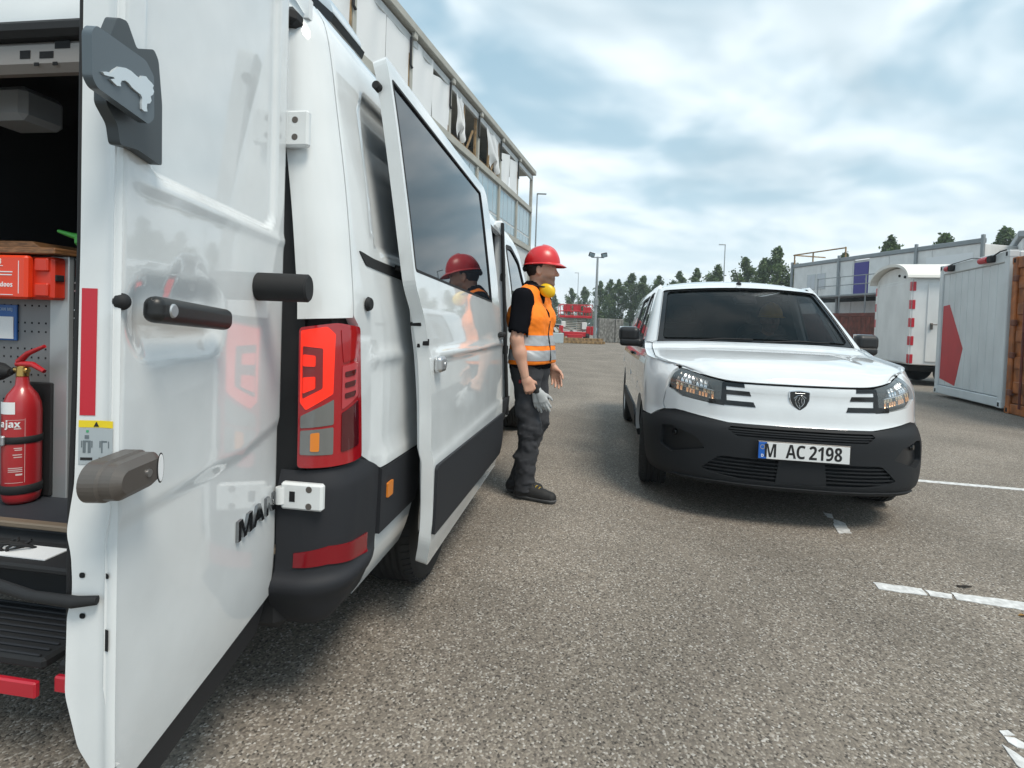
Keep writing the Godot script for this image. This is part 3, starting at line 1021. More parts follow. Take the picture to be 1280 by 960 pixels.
func sliding_door(t: Node3D) -> void:
	var skin := Mb.new()
	var win := rnd(pv([0.302, 1.993, 0.366, 1.375, 1.80, 1.335, 1.745, 1.99]), 0.018)
	var pl := rnd(pv([0.278, 2.06, 0.284, 1.98, 0.333, 1.50, 0.356, 1.33, 0.425, 1.22, 0.455, 1.10, 0.475, 0.9, 0.485, 0.6, 0.495, 0.40, 0.535, 0.29, 2.06, 0.27, 2.06, 1.45, 1.95, 2.07]), 0.03)
	conform(skin, pl, door_side, 0.03, 0.045, [win], 1.0)
	var o := obj("sliding_door", skin, M.white_paint, t)
	# the inner shell of the door with its rear edge face
	var shell := Mb.new()
	conform(shell, Geometry2D.offset_polygon(pl, -0.02)[0], func(a: float, y: float) -> Vector3: return door_side(a, y) + Vector3(-0.03, 0, 0), 0.05, 0.02, [win], 1.0)
	obj("door_inner_panel", shell, M.white_paint, o)
	var g := Mb.new()
	conform(g, win, door_side, 0.05, 0.005, [], 1.0, -0.006)
	obj("door_window", g, M.tinted_glass, o)
	var sl := Mb.new()
	conform(sl, win, door_side, 0.03, 0.008, [Geometry2D.offset_polygon(win, -0.010)[0]], 1.0, 0.001)
	obj("window_seal", sl, M.black_rubber, o)
	var m := Mb.new()
	conform(m, rnd(pv([0.512, 0.682, 0.497, 0.672, 0.490, 0.434, 0.505, 0.430, 2.05, 0.352, 2.045, 0.624]), 0.01), door_side, 0.03, 0.012, [], 1.0, 0.012)
	obj("door_moulding", m, M.dark_plastic, o)
	var lk := Mb.new()
	rbox(lk, door_side(0.535, 1.052) + Vector3(0.016, 0, 0), Vector3(0.032, 0.058, 0.075), 0.014)
	var lo := obj("door_lock", lk, M.brushed_metal, o)
	var kh := Mb.new()
	cyl(kh, door_side(0.55, 1.05) + Vector3(0.031, 0, 0), door_side(0.55, 1.05) + Vector3(0.0345, 0, 0), 0.012, -1.0, 14)
	obj("keyhole", kh, M.aluminium, lo)
	bx("door_handle", door_side(1.98, 1.14) + Vector3(0.02, 0, 0), Vector3(0.04, 0.035, 0.13), M.black_rubber, o, 0.012)
	var bf := Mb.new()
	cyl(bf, V(0.262, 1.955, -0.035), V(0.30, 1.955, -0.035), 0.014, -1.0, 12, 0.003)
	obj("rubber_buffer", bf, M.black_rubber, o)
	# rear edge face with its latch and holes
	var jm := Mb.new()
	var jp := [[2.05, 0.285], [1.98, 0.290], [1.50, 0.339], [1.33, 0.362], [1.22, 0.431], [1.10, 0.462], [0.9, 0.482], [0.6, 0.492], [0.40, 0.502], [0.31, 0.54]]
	sheet(jm, 40, 3, func(u: float, w: float) -> Vector3:
		var y := lerpf(2.05, 0.31, u)
		var a: float = 0.0
		for k in jp.size() - 1:
			if y <= jp[k][0] and y >= jp[k + 1][0] - 1e-6:
				a = lerpf(jp[k][1], jp[k + 1][1], (jp[k][0] - y) / (jp[k][0] - jp[k + 1][0]))
		var p := door_side(a, y)
		return p + Vector3(-lerps([[0.3, 0.05], [0.9, 0.062], [1.2, 0.062], [1.35, 0.034], [2.05, 0.026]], y) * w, 0, -0.012 * w - 0.004), -1.0)
	obj("door_edge", jm, M.white_paint, o)
	for q in [[1.262, 0.413, 0.012, 0.012], [1.245, 0.420, 0.006, 0.006], [1.198, 0.435, 0.020, 0.007], [1.17, 0.445, 0.006, 0.006], [1.135, 0.454, 0.006, 0.02], [1.135, 0.452, 0.012, 0.012]]:
		var dx: float = -0.035 if q != [1.135, 0.452, 0.012, 0.012] else -0.008
		bx("edge_slot", door_side(q[1], q[0]) + Vector3(dx, 0, 0.004), Vector3(q[2] * 2, q[3] * 2, 0.006), M.dark_void, o, 0.002)

# --- the rear door: s runs from the hinge to the free edge, out is towards the yard
func rd(s: float, y: float) -> Vector3:
	var o := 0.0
	o -= 40.0 * pow(maxf(0.0, s - 0.650), 2) + 30.0 * pow(maxf(0.0, 0.016 - s), 2)
	o -= 0.014 * soft_box(s, y, 0.075, 1.432, 0.60, 2.06, 0.05, 0.009)
	o += 0.004 * exp(-pow((y - 1.412) / 0.014, 2)) * smoothstep(0.655, 0.60, s)
	o -= 0.013 * soft_box(s, y, 0.355, 1.145, 0.630, 1.255, 0.05, 0.030)
	o -= 0.004 * soft_box(s, y, 0.415, 1.20, 0.525, 1.30, 0.045, 0.022)
	o -= 0.006 * smoothstep(0.905, 0.865, y - 0.15 * maxf(0.0, 0.22 - s))
	o -= 0.35 * pow(maxf(0.0, 0.60 - y), 2)
	return Vector3(s, y, -o)

func rear_door(t: Node3D) -> void:
	var sk := Mb.new()
	var pl := pv([0.004, 0.46, 0.02, 0.443, 0.30, 0.441, 0.58, 0.444, 0.62, 0.468, 0.645, 0.505, 0.658, 0.56, 0.664, 0.64, 0.664, 2.10, 0.645, 2.13, 0.06, 2.13, 0.015, 2.07, 0.004, 1.98])
	conform(sk, pl, rd, 0.0095, 0.02, [], -1.0)
	var o := obj("rear_door", sk, M.white_paint, t)
	o.transform = Transform3D(Basis(Vector3.UP, deg_to_rad(-78.0)), Vector3(-0.169, 0, -0.002))
	var inner := Mb.new()
	box(inner, Vector3(0.335, 1.30, 0.052), Vector3(0.62, 1.56, 0.028), 0.01)
	obj("inner_panel", inner, mt("door_lining", L(0.35, 0.36, 0.37), 0.6), o)
	# the shut face at the free edge: o is how far out, y the height
	var shut := func(q: float, y: float) -> Vector3:
		var i := 0.0045 * smoothstep(-0.008, -0.020, q) * smoothstep(-0.085, -0.055, q) + 0.05 * pow(maxf(0.0, 0.62 - y), 1.5)
		return Vector3(0.6645 - i - 30.0 * pow(maxf(0.0, q + 0.010), 2), y, -q - 0.002)
	var sf := Mb.new()
	conform(sf, rnd(pv([0.0, 0.51, 0.0, 2.12, -0.060, 2.12, -0.059, 1.31, -0.061, 1.07, -0.063, 0.95, -0.072, 0.875, -0.066, 0.842, -0.064, 0.80, -0.0645, 0.775, -0.070, 0.752, -0.0715, 0.63, -0.055, 0.545, -0.03, 0.50, -0.012, 0.505]), 0.012), shut, 0.012, 0.02, [], 1.0)
	obj("shut_face", sf, M.white_paint, o)
	var sl := Mb.new()
	tube(sl, [Vector3(0.655, 2.1, 0.062), Vector3(0.655, 1.3, 0.061), Vector3(0.655, 0.9, 0.070), Vector3(0.652, 0.64, 0.072), Vector3(0.63, 0.53, 0.06)], 0.004, 8)
	obj("edge_seal", sl, M.black_rubber, o)
	var low := Mb.new()
	conform(low, rnd(pv([0.01, 0.330, 0.52, 0.335, 0.60, 0.375, 0.635, 0.47, 0.59, 0.4445, 0.30, 0.4385, 0.012, 0.4395]), 0.008), func(s: float, y: float) -> Vector3: return rd(s, maxf(y, 0.44)) + Vector3(0, y - maxf(y, 0.44), 0.008 + 0.25 * maxf(0.0, 0.44 - y)), 0.02, 0.05, [], -1.0)
	obj("lower_trim", low, M.dark_plastic, o)
	var on := func(s: float, y: float, out: float) -> Vector3:
		var p := rd(s, y)
		return p + Vector3(0, 0, -out)
	var lay := func(called: String, p: Array, m: Material, lift: float, par: Node) -> MeshInstance3D:
		var q := Mb.new()
		conform(q, pv(p), shut, 0.02, 0.0004, [], 1.0, lift)
		return obj(called, q, m, par)
	lay.call("red_reflector_strip", [-0.057, 1.052, -0.035, 1.052, -0.034, 1.241, -0.056, 1.241], M.red_film, 0.0008, o)
	var so: MeshInstance3D = lay.call("warning_sticker", [-0.058, 0.978, -0.007, 0.981, -0.007, 1.0335, -0.058, 1.0335], M.grey_print, 0.0008, o)
	lay.call("yellow_band", [-0.058, 1.034, -0.007, 1.034, -0.007, 1.0445, -0.058, 1.0445], M.yellow_print, 0.0008, so)
	lay.call("warning_sign", [-0.0365, 1.0355, -0.029, 1.0355, -0.0327, 1.043], M.black_print, 0.0014, so)
	var inkm := mt("pictogram_ink", L(0.13, 0.16, 0.18), 0.5)
	for x in [-0.046, -0.020]:
		for e in [[-0.0055, -0.012, -0.0015, 0.004], [0.0015, -0.012, 0.0055, 0.004], [-0.0055, 0.004, 0.0055, 0.0065], [-0.008, -0.004, -0.0065, 0.006], [0.0065, -0.004, 0.008, 0.006], [-0.003, 0.009, 0.003, 0.0145]]:
			lay.call("pictogram", [x + e[0], 1.008 + e[1], x + e[2], 1.008 + e[1], x + e[2], 1.008 + e[3], x + e[0], 1.008 + e[3]], inkm, 0.0013, so)
		lay.call("pictogram_bar", [x - 0.009, 0.985, x + 0.008, 0.985, x + 0.008, 0.989, x - 0.009, 0.989], M.black_print, 0.0013, so)
	lay.call("red_dot", [-0.020, 1.0265, -0.0165, 1.0265, -0.0165, 1.030, -0.020, 1.030], M.red_film, 0.0013, so)
	lay.call("green_dot", [-0.047, 1.0265, -0.0435, 1.0265, -0.0435, 1.030, -0.047, 1.030], mt("green_print", L(0.05, 0.35, 0.15), 0.5), 0.0013, so)
	for q in [[-0.050, 0.811, 0.0042, 0.0042], [-0.013, 0.811, 0.0042, 0.0042], [-0.049, 0.749, 0.0042, 0.0042], [-0.012, 0.713, 0.0036, 0.0165]]:
		var hh := Mb.new()
		conform(hh, rnd(pv([q[0] - q[2], q[1] - q[3], q[0] + q[2], q[1] - q[3], q[0] + q[2], q[1] + q[3], q[0] - q[2], q[1] + q[3]]), 0.004 if q[3] < 0.01 else 0.001), shut, 0.02, 0.0, [], 1.0, 0.0012)
		obj("edge_hole", hh, M.dark_void, o)
	# bar handle in its bowl
	var hd := Mb.new()
	var h0: Vector3 = on.call(0.640, 1.214, 0.0) + Vector3(0, 0, -0.028)
	var h1: Vector3 = on.call(0.385, 1.198, 0.0) + Vector3(0, 0, -0.028)
	h1.z = -0.026
	h0.z = -0.030
	var dirx := (h1 - h0).normalized()
	var hb := Basis(dirx, Vector3.UP, dirx.cross(Vector3.UP)).orthonormalized()
	rbox(hd, (h0 + h1) * 0.5, Vector3(h0.distance_to(h1), 0.042, 0.032), 0.015, hb)
	var ho := obj("door_handle", hd, mt("handle_black", L(0.012, 0.013, 0.014), 0.4), o)
	var hk := Mb.new()
	cyl(hk, h0 + dirx * 0.035 + Vector3(0, 0, -0.012), h0 + dirx * 0.035 + Vector3(0, 0, -0.0185), 0.0115, -1.0, 18, 0.002)
	obj("key_barrel", hk, M.aluminium, ho)
	# rubber door stop standing out of the skin
	var stp := Mb.new()
	cyl(stp, on.call(0.174, 1.279, -0.002), on.call(0.174, 1.279, 0.122), 0.034, 0.034, 28, 0.004)
	obj("rubber_stop", stp, M.black_rubber, o)
	var kb := Mb.new()
	ball(kb, on.call(0.655, 1.223, 0.0), Vector3(0.012, 0.013, 0.012), Basis.IDENTITY, 14, 10)
	obj("rubber_knob", kb, M.black_rubber, o)
	# puck lock
	var pk := Mb.new()
	var cap := PackedVector2Array()
	for k in 17:
		cap.append(Vector2(-0.031, 0) + Vector2.from_angle(PI * 0.5 + PI * k / 16.0) * 0.029)
	for k in 17:
		cap.append(Vector2(0.031, 0) + Vector2.from_angle(-PI * 0.5 + PI * k / 16.0) * 0.029)
	var pb := Basis(Vector3(-1, 0, 0), Vector3(0, 1, 0), Vector3(0, 0, -1))
	var pc: Vector3 = on.call(0.664, 0.970, 0.0)
	pc.x = 0.683
	pc.z = -0.001
	extr(pk, cap, 0.026, Transform3D(pb, pc), 0.004)
	var cap2 := Geometry2D.offset_polygon(cap, -0.003)[0]
	extr(pk, cap2, 0.050, Transform3D(pb, pc), 0.010)
	var po := obj("puck_lock", pk, M.lock_metal, o)
	var pd := Mb.new()
	var oval := PackedVector2Array()
	for k in 24:
		oval.append(Vector2(0.040, 0.0) + Vector2(cos(TAU * k / 24.0) * 0.0065, sin(TAU * k / 24.0) * 0.021))
	extr(pd, oval, 0.0012, Transform3D(pb, pc + pb.z * 0.0503))
	obj("lock_label", pd, M.white_print, po)
	var rim := Mb.new()
	var ov2 := PackedVector2Array()
	for k in 24:
		ov2.append(Vector2(0.040, 0.0) + Vector2(cos(TAU * k / 24.0) * 0.0085, sin(TAU * k / 24.0) * 0.0235))
	extr(rim, ov2, 0.0006, Transform3D(pb, pc + pb.z * 0.0502))
	obj("label_rim", rim, M.black_rubber, po)
	var ky := Mb.new()
	cyl(ky, pc + pb * Vector3(0.012, 0, 0.0495), pc + pb * Vector3(0.012, 0, 0.052), 0.006, -1.0, 18)
	obj("key_barrel", ky, M.brushed_metal, po)
	# bracket with the animal emblem
	var b1 := Mb.new()
	extr(b1, rnd(pv([0.702, 1.617, 0.682, 1.623, 0.660, 1.595, 0.62, 1.615, 0.608, 1.604, 0.597, 1.54, 0.595, 1.443, 0.655, 1.450, 0.693, 1.444, 0.699, 1.470, 0.722, 1.49, 0.722, 1.57]), 0.006), 0.016, Transform3D(Basis.IDENTITY, Vector3(0, 0, -0.018)))
	box(b1, Vector3(0.69, 1.53, -0.024), Vector3(0.05, 0.06, 0.016), 0.004)
	var eo := obj("emblem_bracket", b1, mt("bracket_plastic", L(0.045, 0.056, 0.064), 0.45), o)
	var b2 := Mb.new()
	extr(b2, rnd(pv([0.776, 1.566, 0.784, 1.554, 0.782, 1.499, 0.773, 1.490, 0.670, 1.483, 0.657, 1.496, 0.659, 1.557, 0.678, 1.571]), 0.005), 0.012, Transform3D(Basis.IDENTITY, Vector3(0, 0, -0.042)))
	obj("emblem_plate", b2, mt("plate_plastic", L(0.085, 0.110, 0.13), 0.3), eo)
	var lion := Mb.new()
	var lpx := [[372, 296], [385, 288], [398, 287], [408, 268], [425, 246], [450, 239], [470, 243], [490, 256], [503, 262], [512, 246], [528, 241], [537, 252], [552, 262], [560, 272], [556, 286], [562, 300], [558, 318], [548, 330], [552, 350], [546, 366], [534, 372], [533, 392], [536, 410], [522, 413], [513, 405], [512, 378], [514, 352], [508, 338], [492, 330], [474, 318], [462, 304], [448, 297], [436, 304], [432, 318], [434, 330], [420, 334], [410, 326], [398, 315], [412, 306], [408, 300], [392, 304], [378, 305]]
	var lq := PackedVector2Array()
	for p in lpx:
		# measured on a plate 0.118 wide and 0.06 high
		var fx: float = (p[0] - 345.0) / 228.0
		var fy: float = (p[1] - 95.0 - fx * 95.0) / 275.0
		lq.append(Vector2(0.783 - fx * 0.126, 1.567 - fy * 0.080))
	extr(lion, lq, 0.003, Transform3D(Basis.IDENTITY, Vector3(0, 0, -0.0448)))
	obj("animal_emblem", lion, mt("emblem_silver", L(0.62, 0.68, 0.72), 0.3, 0.3), eo)
	# chrome letters
	var xx := 0.252
	for ch in ["M", "A", "N"]:
		var p: Vector3 = on.call(xx - 0.036, 0.709, 0.0)
		var tm := words(ch, 0.047, mt("letter_chrome", L(0.30, 0.31, 0.32), 0.18, 1.0), o, Transform3D(Basis(Vector3(-1.55, 0, 0), Vector3(0, 1, 0), Vector3(0, 0, -1)), p + Vector3(0, 0, -0.004)), 0.007, 700, "letter")
		tm.name = "letter" if ch == "M" else "letter_%03d" % (1 if ch == "A" else 2)
		xx -= 0.077
	var cs := Mb.new()
	tube(cs, [Vector3(0.667, 0.776, 0.022), Vector3(0.672, 0.776, 0.05), Vector3(0.66, 0.779, 0.12), Vector3(0.45, 0.785, 0.62)], [0.007, 0.009, 0.008, 0.010], 8)
	obj("check_strap", cs, M.black_rubber, o)

# --- what stands in the load space
func cabinet(t: Node3D) -> void:
	var T := t.transform
	var c := thing("tool_cabinet", "grey perforated tool cabinet with wooden top inside the work van", "cabinet", T.origin, t.rotation.y)
	bx("end_panel", V(0.265, 0.965, -1.50), Vector3(0.60, 0.85, 0.02), mt("panel_grey", L(0.20, 0.205, 0.215), 0.5, 0.2), c, 0.002)
	var holes := Mb.new()
	for i in 18:
		for j in 26:
			var y := 0.575 + j * 0.0305
			if (j % 3) == 2:
				continue
			box(holes, V(0.2545, y, -1.226 - i * 0.0285), Vector3(0.0055, 0.0062, 0.0012), 0.0)
	kind(obj("perforation", holes, M.dark_void, c), "stuff")
	bx("corner_post", V(0.262, 0.965, -1.165), Vector3(0.075, 0.85, 0.03), mt("post_alu", L(0.42, 0.45, 0.47), 0.38, 0.5), c, 0.003)
	bx("post_edge", V(0.275, 0.965, -1.1135), Vector3(0.022, 0.85, 0.03), M.black_gloss, c, 0.003)
	var rv := Mb.new()
	for k in 9:
		for e in [0.0, 0.028]:
			cyl(rv, V(0.2605, 1.30 - k * 0.095 - e, -1.1135), V(0.257, 1.30 - k * 0.095 - e, -1.1135), 0.0035, -1.0, 8)
	obj("rivet", rv, M.aluminium, c)
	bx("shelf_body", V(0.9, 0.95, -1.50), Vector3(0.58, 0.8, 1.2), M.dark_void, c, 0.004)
	var wood := mt("bench_wood", L(0.34, 0.16, 0.065), 0.5, 0.0, {"albedo_texture": noise_tex(0.02, 0.6, 1.0, 0, 256, false, 4.0, 4, 31), "uv1_triplanar": true, "uv1_scale": Vector3(4, 30, 2)})
	bx("worktop", V(0.85, 1.402, -1.45), Vector3(0.66, 0.022, 1.32), wood, c, 0.003)
	var blk := Mb.new()
	extr(blk, pv([-1.8, 1.4135, -1.235, 1.4135, -1.285, 1.442, -1.8, 1.442]), 0.6, Transform3D(Basis.IDENTITY, Vector3(0, 0, -0.85)), 0.003)
	obj("top_block", blk, wood, c)
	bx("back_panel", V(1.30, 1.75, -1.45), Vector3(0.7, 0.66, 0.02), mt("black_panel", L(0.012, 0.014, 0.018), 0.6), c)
	# green clamp
	var k := Mb.new()
	tube(k, [V(0.32, 1.49, -1.255), V(0.32, 1.475, -1.20), V(0.32, 1.468, -1.165)], [0.006, 0.010, 0.013], 8)
	box(k, V(0.32, 1.455, -1.16), Vector3(0.04, 0.034, 0.03), 0.008)
	var kt := thing("bench_clamp", "small green clamp lever on the wooden cabinet top", "clamp", T.origin, t.rotation.y)
	obj("lever", k, mt("green_plastic", L(0.06, 0.36, 0.05), 0.4), kt)
	bx("clamp_base", V(0.34, 1.428, -1.14), Vector3(0.06, 0.03, 0.06), M.aluminium, kt, 0.006)
	# first aid box
	var f := thing("first_aid_box", "orange red first aid box under the wooden cabinet top", "box", T.origin, t.rotation.y)
	var orange := mt("orange_plastic", L(0.78, 0.052, 0.012), 0.35)
	bx("case_front", V(0.192, 1.31, -1.369), Vector3(0.31, 0.148, 0.03), orange, f, 0.008)
	bx("case_back", V(0.228, 1.31, -1.34), Vector3(0.40, 0.145, 0.05), mt("orange_plastic_deep", L(0.62, 0.035, 0.012), 0.4), f, 0.008)
	for q in [1.355, 1.27]:
		bx("latch", V(0.200, q, -1.178), Vector3(0.052, 0.045, 0.012), M.orange_plastic_deep, f, 0.004)
	bx("clasp", V(0.225, 1.312, -1.138), Vector3(0.006, 0.022, 0.03), M.black_rubber, f, 0.002)
	var wf := Transform3D(Basis.IDENTITY, V(0.137, 1.285, -1.402))
	words("verbanddoos", 0.0155, M.white_print, f, Transform3D(Basis.IDENTITY, V(0.1765, 1.284, -1.333)), 0.001)
	words("B", 0.018, M.white_print, f, Transform3D(Basis.IDENTITY, V(0.1765, 1.362, -1.318)), 0.001)
	var ln := Mb.new()
	for q in [[1.347, -1.46, -1.375, 0.0022], [1.327, -1.46, -1.337, 0.0035], [1.317, -1.46, -1.339, 0.0035], [1.250, -1.46, -1.335, 0.0022]]:
		box(ln, V(0.1763, q[0], (q[1] + q[2]) * 0.5 + 0.071), Vector3(q[2] - q[1], q[3], 0.0012), 0.0)
	box(ln, V(0.1763, 1.31, -1.242), Vector3(0.002, 0.11, 0.0012), 0.0)
	kind(obj("small_print", ln, M.white_print, f), "stuff")
	# blue notice
	var b := thing("blue_notice", "blue notice with a white square on the perforated panel", "sign", T.origin, t.rotation.y)
	bx("board", V(0.25, 1.153, -1.40), Vector3(0.126, 0.126, 0.006), M.blue_print, b, 0.001)
	bx("white_square", V(0.2455, 1.135, -1.39), Vector3(0.085, 0.078, 0.003), M.white_print, b, 0.0)
	words("SCAN MIJ", 0.0105, mt("pale_blue_print", L(0.3, 0.42, 0.6), 0.5), b, Transform3D(Basis.IDENTITY, V(0.2462, 1.200, -1.385)), 0.001)
	# fire extinguisher
	var x := thing("fire_extinguisher", "red fire extinguisher strapped to the perforated panel", "fire extinguisher", T.origin, t.rotation.y)
	var ey := Mb.new()
	var eb := V(0.185, 0.548, -1.232)
	lathe(ey, [Vector2(0, 0.0), Vector2(0.040, 0.0), Vector2(0.048, 0.010), Vector2(0.052, 0.03), Vector2(0.052, 0.31), Vector2(0.049, 0.338), Vector2(0.040, 0.366), Vector2(0.027, 0.385), Vector2(0.019, 0.398), Vector2(0.017, 0.425), Vector2(0.0, 0.425)], eb, Basis.IDENTITY, 40)
	obj("cylinder", ey, mt("extinguisher_red", L(0.40, 0.010, 0.016), 0.18, 0.0, {"clearcoat_enabled": true}), x)
	var vl := Mb.new()
	cyl(vl, eb + Vector3(0, 0.425, 0), eb + Vector3(0, 0.462, 0), 0.018, 0.016, 12, 0.003)
	cyl(vl, eb + Vector3(-0.03, 0.447, 0.0), eb + Vector3(0.022, 0.447, 0.0), 0.010, -1.0, 10, 0.002)
	obj("brass_valve", vl, mt("brass", L(0.55, 0.36, 0.12), 0.3, 1.0), x)
	var lv := Mb.new()
	tube(lv, [eb + Vector3(-0.015, 0.475, 0.0), eb + Vector3(0.02, 0.505, 0.0), eb + Vector3(0.085, 0.532, 0.0)], [0.011, 0.009, 0.006], 8)
	tube(lv, [eb + Vector3(-0.02, 0.468, 0.0), eb + Vector3(0.04, 0.468, 0.0), eb + Vector3(0.085, 0.447, 0.0)], [0.011, 0.010, 0.007], 8)
	obj("lever", lv, mt("lever_red", L(0.42, 0.012, 0.018), 0.3), x)
	var hn := Mb.new()
	lathe(hn, [Vector2(0, 0), Vector2(0.03, 0.0), Vector2(0.036, 0.02), Vector2(0.030, 0.06), Vector2(0.012, 0.10), Vector2(0, 0.10)], eb + Vector3(-0.135, 0.44, 0.01), Basis(Vector3.UP, Vector3.RIGHT, Vector3.FORWARD).orthonormalized(), 20)
	tube(hn, [eb + Vector3(-0.03, 0.447, 0.0), eb + Vector3(-0.12, 0.40, 0.03), eb + Vector3(-0.13, 0.2, 0.03)], 0.011, 8)
	obj("hose_horn", hn, M.black_rubber, x)
	var bd := Mb.new()
	lathe(bd, [Vector2(0.0530, 0.205), Vector2(0.0545, 0.206), Vector2(0.0545, 0.228), Vector2(0.0530, 0.229)], eb, Basis.IDENTITY, 40)
	obj("strap", bd, M.black_rubber, x)
	bd = Mb.new()
	lathe(bd, [Vector2(0.0530, 0.035), Vector2(0.0545, 0.036), Vector2(0.0545, 0.064), Vector2(0.0530, 0.065)], eb, Basis.IDENTITY, 40)
	obj("strap", bd, M.black_rubber, x)
	bx("buckle", eb + Vector3(-0.010, 0.217, 0.056), Vector3(0.028, 0.034, 0.012), M.aluminium, x, 0.004, Basis(Vector3.UP, -0.15))
	bx("bracket", eb + Vector3(0.0, 0.2, -0.060), Vector3(0.10, 0.40, 0.012), M.black_rubber, x)
	var wrap := func(a0: float, a1: float, y0: float, y1: float, r: float) -> Mb:
		var q := Mb.new()
		sheet(q, 12, 2, func(u: float, w: float) -> Vector3:
			var an := lerpf(a0, a1, u) + 0.5
			return eb + Vector3(r * sin(an), lerpf(y0, y1, w), r * cos(an)), 1.0)
		return q
	obj("paper_label", wrap.call(-1.3, 0.05, 0.305, 0.345, 0.0525), M.white_print, x)
	var fr := Mb.new()
	var pr := mt("label_print", L(0.62, 0.5, 0.5), 0.5)
	var lines := Mb.new()
	for q in [[0.255, 0.0, 0.35, 0.004], [0.19, 0.0, 0.4, 0.003], [0.184, 0.05, 0.4, 0.003], [0.168, -0.05, 0.4, 0.003], [0.16, 0.0, 0.4, 0.003], [0.124, -0.3, 0.42, 0.0025], [0.118, -0.3, 0.42, 0.0025], [0.112, -0.3, 0.42, 0.0025], [0.1, 0.1, 0.42, 0.006], [0.075, -0.5, 0.45, 0.0015], [0.285, -0.5, 0.5, 0.0012]]:
		var m: Mb = wrap.call(q[1], q[2], q[0], q[0] + q[3], 0.0526)
		for k2 in range(0, m.ix.size(), 3):
			var f3 := lines.v.size()
			for e in 3:
				lines.add(m.v[m.ix[k2 + e]], m.n[m.ix[k2 + e]])
			lines.tri(f3, f3 + 1, f3 + 2)
	var m2: Mb = wrap.call(0.52, 0.54, 0.075, 0.29, 0.0526)
	obj("label_frame", m2, pr, x)
	kind(obj("small_print", lines, pr, x), "stuff")
	var xs := -0.20
	for ch in ["a", "j", "a", "x"]:
		words(ch, 0.022, M.white_print, x, Transform3D(Basis(Vector3.UP, xs), eb + Vector3(0.0530 * sin(xs), 0.272, 0.0530 * cos(xs))), 0.0015)
		xs += 0.30 if ch != "j" else 0.26

# ---------- the white delivery van facing us ----------
var oc := PackedVector2Array()   # outline of the right half in plan (v, u), from the middle of the nose backwards
var ol := PackedFloat32Array()

func car_outline() -> void:
	var l := 0.0
	for k in 121:
		var th := PI * 0.5 * pow(k / 120.0, 1.4)
		var e := 2.0 / 2.7
		oc.append(Vector2(0.905 * pow(sin(th), e), -0.80 + 0.80 * pow(cos(th), e)))
	for k in 60:
		var f := (k + 1) / 60.0
		oc.append(Vector2(0.905 - 0.03 * f * f, -0.80 - 3.65 * f))
	for k in oc.size():
		if k > 0:
			l += oc[k].distance_to(oc[k - 1])
		ol.append(l)

func car_at(s: float) -> Array:
	var q := absf(s)
	var k := clampi(ol.bsearch(q), 1, oc.size() - 1)
	var t := clampf((q - ol[k - 1]) / (ol[k] - ol[k - 1]), 0, 1)
	var p := oc[k - 1].lerp(oc[k], t)
	var a := oc[maxi(k - 3, 0)]
	var b := oc[mini(k + 2, oc.size() - 1)]
	var d := (b - a).normalized()
	var n := Vector2(-d.y, d.x)
	if k <= 3:
		n = n.lerp(Vector2(0, 1), 1.0 - q / maxf(ol[4], 1e-6)).normalized() if q < ol[4] else n
	if s < 0:
		p.x = -p.x
		n.x = -n.x
	return [p, n]

func sv(v: float) -> float:
	for k in range(1, 121):
		if oc[k].x >= absf(v):
			var t := (absf(v) - oc[k - 1].x) / (oc[k].x - oc[k - 1].x)
			return lerpf(ol[k - 1], ol[k], t) * signf(v)
	return ol[120] * signf(v)

func su(u: float) -> float:
	for k in range(20, oc.size()):
		if oc[k].y <= u:
			return lerpf(ol[k - 1], ol[k], (u - oc[k - 1].y) / (oc[k].y - oc[k - 1].y))
	return ol[-1]

const SIDE_OFF := [[0.16, 0.08], [0.30, 0.02], [0.42, 0.0], [0.62, 0.0], [0.80, 0.0], [0.92, 0.012], [1.0, 0.03], [1.1, 0.055], [1.3, 0.112], [1.5, 0.166], [1.6, 0.203], [1.66, 0.243], [1.69, 0.29], [1.72, 0.36]]
const FRONT_OFF := [[0.18, 0.10], [0.225, 0.05], [0.26, 0.012], [0.32, 0.0], [0.47, 0.0], [0.56, 0.004], [0.61, 0.015], [0.65, 0.042], [0.70, 0.050], [0.80, 0.058], [0.86, 0.072], [0.89, 0.088], [0.92, 0.12], [0.97, 0.20], [1.05, 0.30]]

func cw(s: float, y: float) -> Vector3:
	var q := car_at(s)
	var p: Vector2 = q[0]
	var n: Vector2 = q[1]
	var w := smoothstep(0.70, 1.35, absf(s))
	var o := lerpf(lerps(FRONT_OFF, y), lerps(SIDE_OFF, y), w)
	# flared wheel arches and the waist crease
	o -= 0.012 * smoothstep(0.62, 0.52, y) * smoothstep(0.8, 1.0, absf(s)) * smoothstep(1.7, 1.5, absf(s))
	o += 0.010 * exp(-pow((y - 0.735) / 0.03, 2)) * smoothstep(1.2, 1.5, absf(s))
	# a hollow band between the lamps
	o += 0.012 * exp(-pow((y - 0.80) / 0.05, 2)) * smoothstep(0.55, 0.35, absf(s))
	return Vector3(p.x - n.x * o, y, p.y - n.y * o)

func ctop(s: float) -> float:
	return lerps([[0.0, 0.884], [0.33, 0.886], [0.45, 0.892], [0.62, 0.918], [0.80, 0.948], [1.0, 0.970], [1.3, 1.0], [1.7, 1.05], [2.1, 1.10]], absf(s))

